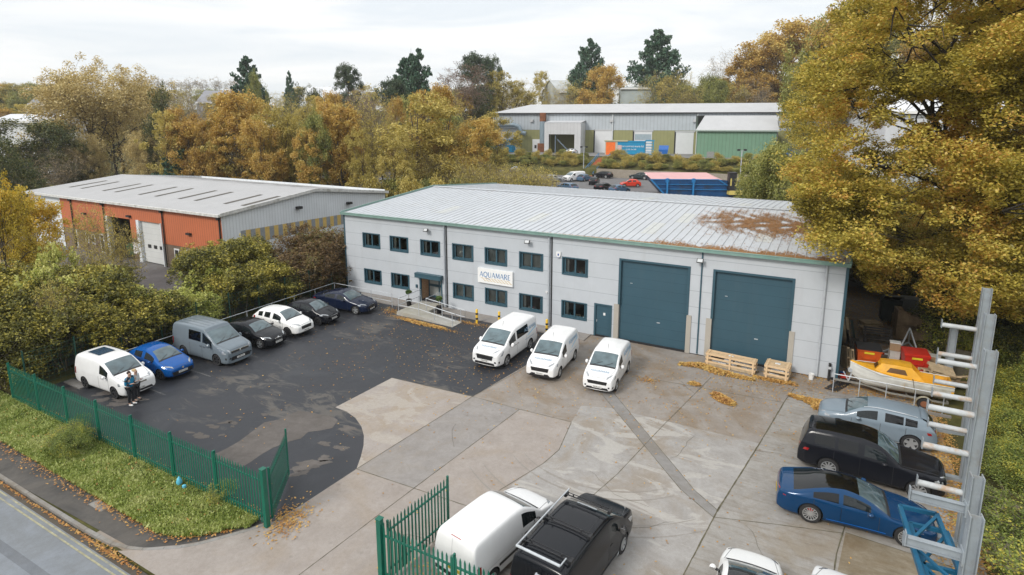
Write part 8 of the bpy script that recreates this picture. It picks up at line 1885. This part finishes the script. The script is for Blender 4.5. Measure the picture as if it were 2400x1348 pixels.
# ---- blue hopper with pink liner behind the roof
def hopper():
    a = G(1527, 424, 4.2); b_ = G(1790, 425, 4.2); d = Vector((b_.x - a.x, b_.y - a.y, 0)); L = d.length; rz = math.atan2(d.y, d.x)
    t = empty('large_hopper', (a.x, a.y, 1.55), rz, 'big blue steel hopper with pink interior and sloping ends', 'hopper')
    M_hb = mat('hopper_blue', (0.01, 0.075, 0.21), .45, var=.25, scale=1, dirt=(0.03, 0.05, 0.09)); M_pk = mat('hopper_pink', (0.62, 0.36, 0.36), .8, var=.06, scale=.5); M_hr = mat('hopper_bright_rib', (0.02, 0.19, 0.45), .4)
    L2 = L * 1.9; dp = 7.0; Hh = 2.9; sl = 3.4
    m_ = MB(); m_.quad((0, 0, Hh), (sl * .8, 0.4, 0), (L2 * .375, .4, 0), (L2 * .315, 0, Hh)); m_.quad((L2 * .315, 0, Hh), (L2 * .375, .4, 0), (L2, .4, 0), (L2, 0, .6)); m_.build('side', M_hb, t, fixn=False)
    m_ = MB(); m_.quad((0, 0, Hh), (0, dp, Hh), (sl * .8, dp, 0), (sl * .8, .4, 0)); m_.build('end_plate', M_hb, t, fixn=False)
    m_ = MB(); m_.quad((0, .06, Hh - .02), (L2 * .315, .06, Hh - .02), (L2 * .315, dp, Hh + .55), (0, dp, Hh + .55)); m_.quad((L2 * .315, .06, Hh - .02), (L2 * .41, .06, .8), (L2 * .45, dp, 1.3), (L2 * .315, dp, Hh + .55)); m_.quad((L2 * .41, .06, .8), (L2, .06, .7), (L2, dp, 1.0), (L2 * .45, dp, 1.3)); m_.build('liner', M_pk, t, fixn=False)
    for x in (2.6, 6.9): m_ = MB(); m_.beam((x, -.12, -.1), (x, -.12, Hh + .2), .35, .25, up=(1, 0, 0)); m_.box(x - .3, x + .3, -.2, 0, Hh - .5, Hh + .15); m_.build('upright', M_hr, t)
    m_ = MB(); m_.beam((.0, -.05, Hh), (L2 * .315, -.05, Hh), .12, .14); m_.beam((L2 * .315, -.05, Hh), (L2 * .41, -.05, .75), .12, .16); m_.beam((1.0, -.02, Hh * .72), (L2 * .37, -.02, Hh * .70), .1, .1); m_.beam((1.4, -.0, Hh * .45), (L2 * .4, -.0, Hh * .42), .1, .1); m_.build('rib', M_hr, t)
    m_ = MB(); m_.beam((-.1, 0, Hh), (sl * .8, .3, -.1), .2, .25); m_.build('end_rib', M_hr, t)
hopper()
dg = empty('yellow_dumper', tuple(at(1725, 425, 96)), -YAW, 'yellow roll-bar frame and black engine cover of a small machine behind the pink hopper', 'machine')
dg.location.z = 1.5
m_ = MB(); m_.tube([(0, 0, 2.0), (.3, 0, 3.1), (.9, 0, 3.3), (2.3, 0, 3.3), (2.3, 0, 1.5)], .09, 6); m_.tube([(0, .9, 2.0), (.3, .9, 3.1), (.9, .9, 3.3), (2.3, .9, 3.3), (2.3, .9, 1.5)], .09, 6); m_.build('roll_bar', mat('machine_yellow', (0.62, 0.50, 0.14), .5), dg)
m_ = MB(); m_.box(-1.1, .1, 0, 1, 1.2, 4.0); m_.box(-1.15, .15, -.1, 1.1, 4.0, 4.2); m_.build('engine_cover', M_black, dg); m_ = MB(); m_.box(-1, 2.4, 0, 1.2, .5, 1.2); m_.build('chassis', MATS['machine_yellow'], dg)
m_ = MB(); m_.box(-.9, -.7, -.02, 0, 2.0, 3.2); m_.build('stripe', MATS['machine_yellow'], dg)
# ---- blue skips with lettering
M_skb = mat('skip_blue', (0.005, 0.235, 0.44), .45, var=.12, scale=.8)
def skip(px0, px1, off, label, hh=3.4):
    a, b_ = wx(px0), wx(px1); L = (b_ - a) * .95; t = empty('waste_skip', WH.matrix_basis @ Vector((a, -off, 0)), wrz, label, 'skip', )
    m_ = MB(); m_.add([(0, 0, .2), (L * .76, 0, .2), (L * .76, 0, hh), (0, 0, hh), (0, 3, .2), (L * .76, 3, .2), (L * .76, 3, hh), (0, 3, hh)], [(0, 1, 2, 3), (7, 6, 5, 4), (4, 0, 3, 7), (1, 5, 6, 2), (0, 4, 5, 1)]); m_.build('body', M_skb, t)
    m_ = MB(); m_.box(-.1, L * .77, -.1, .02, hh - .15, hh + .1); m_.box(-.1, L * .77, 2.98, 3.1, hh - .15, hh + .1)
    m_.build('top_rail', M_skb, t)
    m_ = MB(); m_.box(L * .76, L, -.02, .12, .2, .45); m_.box(L * .76, L, -.02, .12, hh + .1, hh + .35); m_.box(L - .2, L, -.02, .12, .45, hh + .1)
    for i in range(4): m_.box(L * .78, L - .2, .3, .42, .8 + i * .7, .95 + i * .7)
    m_.box(L * .76, L, 2.9, 3.0, hh + .1, hh + .35); m_.build('end_frame', M_skb, t)
    text_obj('devon contract waste ltd', L * .078, M_white, t, (L * .38, -.05, hh * .66), (R(90), 0, 0), ext=.01, sx=.88)
    text_obj('01392 361300', L * .05, M_white, t, (L * .38, -.05, hh * .42), (R(90), 0, 0), ext=.01)
skip(1167, 1237, 7, 'blue lettered waste skip at the left end of the far warehouse')
skip(1458, 1543, 9, 'blue lettered waste skip beside the orange-doored hut')
bb = empty('wheelie_bin', WH.matrix_basis @ Vector((wx(1550), -7, 0)), wrz, 'bright blue open bin with rubbish right of the skip by the orange-doored hut', 'bin')
m_ = MB(); m_.add([(0, 0, .1), (2.0, 0, .1), (2.0, 1.2, .1), (0, 1.2, .1), (-.1, -.1, 1.4), (2.2, -.1, 1.4), (2.2, 1.3, 1.4), (-.1, 1.3, 1.4)], [(0, 1, 5, 4), (1, 2, 6, 5), (2, 3, 7, 6), (3, 0, 4, 7), (3, 2, 1, 0), (4, 5, 6, 7)]); m_.build('body', M_bst, bb); m_ = MB(); m_.add([(-.1, 1.3, 1.4), (2.2, 1.3, 1.4), (2.3, 1.7, 2.4), (-.1, 1.7, 2.4)], [(0, 1, 2, 3)]); m_.build('lid', M_bst, bb, fixn=False)
# ---- cars in the rear car park
FARC = V(HATCH, plate=None, rplate=None, wr=.32); FARE = V(SUV, plate=None, rplate=None, L=4.6, H=1.5, top=[(0, .6), (.04, .72), (.3, .85), (.7, .92), (1.2, 1.0), (1.6, 1.24), (2.0, 1.42), (2.5, 1.48), (3.4, 1.46), (3.95, 1.38), (4.1, 1.32), (4.45, .98), (4.57, .85), (4.6, .6)], belt=[(0, .65), (1.2, .93), (3.9, 1.03), (4.6, 1.0)])
c0 = build_car('parked_car', 'red hatchback in the rear car park', 'car', FARC, 0, 0, 0, paint('paint_red', (0.60, 0.045, 0.02), .3))[0]
e0 = build_car('parked_car', 'dark estate car in the rear car park', 'car', FARE, 0, 0, 0, P_char)[0]
v0 = build_car('parked_van', 'white panel van in the rear car park', 'van', V(VAN, plate=None, rplate=None), 0, 0, 0, P_white)[0]
P_silver = paint('paint_silver', (0.45, 0.47, 0.49), .3, .3); P_lb = paint('paint_dusty_blue', (0.07, 0.13, 0.21), .3); P_redp = MATS['paint_red']; P_dg = paint('paint_dark_green_grey', (0.03, 0.045, 0.05), .3)
def recolor(t, old, new):
    for o in [t] + list(t.children_recursive):
        for s in getattr(o, 'material_slots', []):
            if s.material == old: s.link = 'OBJECT'; s.material = new
used = set()
def far_car(src, old, px, py, rz, new, label, z=1.55):
    t = src if src.name not in used else copy_tree(src); first = src.name not in used; used.add(src.name)
    p = G(px, py, z); t.location = (p.x, p.y, z); t.rotation_euler = (0, 0, R(rz)); t['label'] = label
    return t, old, new
jobs = [far_car(c0, P_redp, 1477, 438, 205, P_redp, 'red hatchback in the rear car park'),
    far_car(v0, P_white, 1345, 424, 245, P_white, 'white panel van in the rear car park'),
    far_car(e0, P_char, 1500, 420, 175, P_dg, 'dark blue-grey estate against the retaining wall'), far_car(e0, P_char, 1412, 417, 170, P_char, 'black estate parked against the retaining wall'),
    far_car(c0, P_redp, 1393, 432, 100, P_black, 'black car behind the white panel van'), far_car(e0, P_char, 1415, 447, 80, P_black, 'black estate seen from behind, closest to the grey roof'),
    far_car(c0, P_redp, 1452, 452, 60, P_lb, 'dark blue car next to the black estate closest to the grey roof'), far_car(c0, P_redp, 1296, 426, 50, P_silver, 'silver hatchback left of the white panel van'),
    far_car(e0, P_char, 1330, 447, 150, P_lb, 'grey-blue car half hidden behind the grey roof'), far_car(c0, P_redp, 1290, 404, 160, P_lb, 'blue car parked at the foot of the bank left of the steps'),
    far_car(c0, P_redp, 1370, 424, 80, P_lb, 'small blue car beside the white panel van')]
for i, (px, py) in enumerate([(1215, 404), (1160, 408), (1110, 412), (1180, 424), (1235, 428), (1130, 432), (1080, 428), (1225, 446), (1170, 450), (1105, 452), (950, 422), (830, 405), (760, 398), (1020, 440), (900, 436)]):
    nw = [P_silver, P_white2, P_lb, P_silver, P_white2][i % 5]; jobs.append(far_car([c0, e0][i % 2], [P_redp, P_char][i % 2], px, py, [20, 160, 200, 340][i % 4], nw, ['silver', 'white', 'grey-blue', 'silver', 'white'][i % 5] + ' car glimpsed through the twiggy shrubs behind the grey unit'))
    jobs[-1][0]['group'] = ['silver', 'white', 'grey-blue', 'silver', 'white'][i % 5] + ' cars glimpsed through the shrubs'
for t, o_, n_ in jobs:
    if o_ != n_: recolor(t, o_, n_)
pv_ = copy_tree(c0); recolor(pv_, P_redp, P_silver); p = WH.matrix_basis @ Vector((wx(1356), -11.5, 0)); pv_.location = (p.x, p.y, 5.5); pv_.rotation_euler = (0, 0, R(190)); pv_['label'] = 'silver car on the terrace in front of the loading porch'

# ---- two people by the small white van
def skin(name, verts, edges, rad, m, parent, sub=2):
    me = bpy.data.meshes.new(name); me.from_pydata(verts, edges, []); o = bpy.data.objects.new(name, me); col.objects.link(o)
    md = o.modifiers.new('k', 'SKIN'); 
    for i, v in enumerate(me.skin_vertices[0].data):
        r_ = rad[i]; v.radius = r_ if isinstance(r_, tuple) else (r_, r_); v.use_root = (i == 0)
    md.use_smooth_shade = True; sb = o.modifiers.new('s', 'SUBSURF'); sb.levels = sub; sb.render_levels = sub
    bpy.context.view_layer.update(); out = bpy.data.meshes.new_from_object(o.evaluated_get(bpy.context.evaluated_depsgraph_get())); bpy.data.objects.remove(o)
    out.materials.clear(); out.materials.append(m); n = bpy.data.objects.new(name, out)
    out.polygons.foreach_set('use_smooth', [True] * len(out.polygons)); return link(n, parent)
M_skin = mat('skin', (0.52, 0.33, 0.25), .6, var=.05); 
def person(x, y, rz, label, hair, hairm, top_m, sleeve_m, leg_m, shoe_m, tall=1.0, bun=False, trim=None):
    t = empty('person', (x, y, .015), R(rz), label, 'person'); t.scale = (tall,) * 3
    # facing +x; both forearms raised holding a phone
    J = dict(pel=(0, 0, .95), ch=(.02, 0, 1.28), nk=(.03, 0, 1.47), hd=(.07, 0, 1.60), hp=(.09, 0, 1.70), hL=(0, .10, .90), kL=(.03, .11, .50), aL=(-.02, .12, .10), tL=(.14, .13, .04), hR=(0, -.10, .90), kR=(.02, -.11, .50), aR=(-.03, -.12, .10), tR=(.13, -.13, .04),
             sL=(.02, .19, 1.42), eL=(.02, .24, 1.13), wL=(.25, .12, 1.16), mL=(.32, .08, 1.18), sR=(.02, -.19, 1.42), eR=(.0, -.25, 1.13), wR=(.24, -.10, 1.16), mR=(.31, -.06, 1.18))
    names = list(J); ix = {n: i for i, n in enumerate(names)}
    E_ = [('pel', 'ch'), ('ch', 'nk'), ('nk', 'hd'), ('hd', 'hp'), ('pel', 'hL'), ('hL', 'kL'), ('kL', 'aL'), ('aL', 'tL'), ('pel', 'hR'), ('hR', 'kR'), ('kR', 'aR'), ('aR', 'tR'), ('ch', 'sL'), ('sL', 'eL'), ('eL', 'wL'), ('wL', 'mL'), ('ch', 'sR'), ('sR', 'eR'), ('eR', 'wR'), ('wR', 'mR')]
    rd = dict(pel=.13, ch=.14, nk=.055, hd=.085, hp=.085, hL=.085, kL=.058, aL=.04, tL=.03, hR=.085, kR=.058, aR=.04, tR=.03, sL=.06, eL=.042, wL=.028, mL=.03, sR=.06, eR=.042, wR=.028, mR=.03)
    body = skin('body', [J[n] for n in names], [(ix[a], ix[b_]) for a, b_ in E_], [rd[n] for n in names], M_skin, t)
    for sg, mm_ in ((1, 'mL'), (-1, 'mR')):
        base = Vector(J[mm_]); vs = []; es = []; rs = []
        for f in range(4):
            q = base + Vector((.02, (f - 1.5) * .017, .0)); k = len(vs); l = (.038, .045, .042, .032)[f]; vs += [q, q + Vector((l, 0, .006)), q + Vector((l * 1.5, -sg * .012, .022))]; es += [(k, k + 1), (k + 1, k + 2)]; rs += [.0095, .0085, .0075]
        k = len(vs); vs += [base + Vector((-.005, -sg * .025, .01)), base + Vector((.025, -sg * .045, .028)), base + Vector((.045, -sg * .040, .035))]; es += [(k, k + 1), (k + 1, k + 2)]; rs += [.011, .010, .009]
        skin('hand', vs, es, rs, M_skin, t, 1)
    T = {n: J[n] for n in ('ch', 'pel', 'sL', 'eL', 'wL', 'sR', 'eR', 'wR', 'nk')}; T['pel'] = (0, 0, .93); T['wL'] = (.19, .145, 1.155); T['wR'] = (.18, -.135, 1.155); T['nk'] = (.03, 0, 1.45)
    nm = list(T); jx = {n: i for i, n in enumerate(nm)}; tr = dict(ch=.175, pel=.165, sL=.08, eL=.06, wL=.045, sR=.08, eR=.06, wR=.045, nk=.075)
    skin('jacket', [T[n] for n in nm], [(jx[a], jx[b_]) for a, b_ in (('pel', 'ch'), ('ch', 'nk'), ('ch', 'sL'), ('sL', 'eL'), ('eL', 'wL'), ('ch', 'sR'), ('sR', 'eR'), ('eR', 'wR'))], [tr[n] for n in nm], top_m, t)
    if trim:
        skin('jacket_yoke', [(.02, 0, 1.30), (.03, 0, 1.46), (.02, .185, 1.42), (.02, -.185, 1.42), (.02, .23, 1.25), (.02, -.23, 1.25)], [(0, 1), (0, 2), (0, 3), (2, 4), (3, 5)], [.178, .08, .086, .086, .066, .066], trim, t)
        for s, w in ((1, 'L'), (-1, 'R')): skin('sleeve_cuff', [Vector(J['e' + w]), Vector(T['w' + w])], [(0, 1)], [.064, .049], trim, t)
        skin('shirt_hem', [(0, 0, .86), (0, 0, .93)], [(0, 1)], [.155, .16], M_white, t)
    Lg = [(0, 0, .93), (0, .10, .88), (.03, .11, .50), (-.02, .12, .13), (0, -.10, .88), (.02, -.11, .50), (-.03, -.12, .13)]
    skin('trousers', Lg, [(0, 1), (1, 2), (2, 3), (0, 4), (4, 5), (5, 6)], [.145, .10, .075, .06, .10, .075, .06], leg_m, t)
    for s in (1, -1): skin('shoe', [(-.05, s * .12, .06), (.04, s * .122, .055), (.17, s * .13, .035)], [(0, 1), (1, 2)], [(.055, .055), (.055, .05), (.05, .035)], shoe_m, t)
    hv = [(.0, 0, 1.60), (.03, 0, 1.70), (.10, 0, 1.755)]; hr_ = [.09, .098, .055]; he = [(0, 1), (1, 2)]
    if bun: hv += [(-.08, 0, 1.70), (-.11, 0, 1.62)]; hr_ += [.05, .04]; he += [(1, 3), (3, 4)]
    skin('hair', hv, he, hr_, hairm, t)
    # face: nose, eyes, mouth, ears on the front of the head
    f = MB(); f.add([(.152, 0, 1.635), (.178, 0, 1.60), (.150, .018, 1.595), (.150, -.018, 1.595)], [(0, 1, 2), (0, 3, 1), (1, 3, 2)]); f.build('nose', M_skin, body, fixn=False)
    f = MB(); 
    for s in (-1, 1): f.box(.150, .158, s * .032 - .012, s * .032 + .012, 1.638, 1.65)
    f.build('eyes', M_black, body); f = MB(); f.box(.142, .150, -.022, .022, 1.562, 1.570); f.build('mouth', mat('lips', (0.4, 0.16, 0.13), .6), body)
    for s in (-1, 1): f = MB(); f.lathe([(.0, -.01), (.028, 0), (0, .01)], 8, (.07, s * .088, 1.62), 'y'); f.build('ear', M_skin, body)
    ph = MB(); ph.box(-.01, .01, -.038, .038, -.07, .07, 0, Matrix.Translation((.345, .0, 1.20)) @ Matrix.Rotation(R(55), 4, 'Y')); tag(ph.build('held_phone', M_black, t))
    for o in t.children:
        if o.name.startswith('held_phone'):
            o.parent = None; o.matrix_world = Matrix.Translation((x, y, .015)) @ Matrix.Rotation(R(rz), 4, 'Z') @ Matrix.Scale(tall, 4); o.name = 'mobile_phone'; tag(o, 'mobile phone held by the person %s' % ('in the dark and blue jacket' if not bun else 'with fair hair'), 'phone')
    return t
person(5.22, -20.42, 22, 'person in a dark and blue jacket, black trousers and white trainers', 'short', mat('hair_dark', (0.035, 0.018, 0.012), .8), mat('jacket_blue', (0.0, 0.19, 0.36), .6), None, mat('trousers_black', (0.012, 0.013, 0.018), .8), M_white, 1.03, trim=mat('jacket_dark', (0.012, 0.018, 0.03), .7))
person(5.0, -20.02, 28, 'person with tied-back fair hair in a pale grey top and dark boots', 'bun', mat('hair_fair', (0.50, 0.36, 0.20), .8), mat('top_pale_grey', (0.50, 0.54, 0.56), .8), None, mat('trousers_black', (0.012, 0.013, 0.018), .8), M_black, .98, bun=True)
# ================================================================ AIR
hz = MB(); hz.box(-1400, 1400, -390, 2100, -2.5, 95)
ho = hz.build('haze', bpy.data.materials.new('haze_air'))
hm = ho.data.materials[0]; hm.use_nodes = True; hm.node_tree.nodes.clear()
o_ = N(hm.node_tree, 'ShaderNodeOutputMaterial'); v_ = N(hm.node_tree, 'ShaderNodeVolumePrincipled')
v_.inputs['Color'].default_value = (0.93, 0.95, 0.97, 1); v_.inputs['Density'].default_value = 0.00020
hm.node_tree.links.new(v_.outputs[0], o_.inputs['Volume'])
tag(ho, kind='stuff')
scene.cycles.volume_bounces = 1
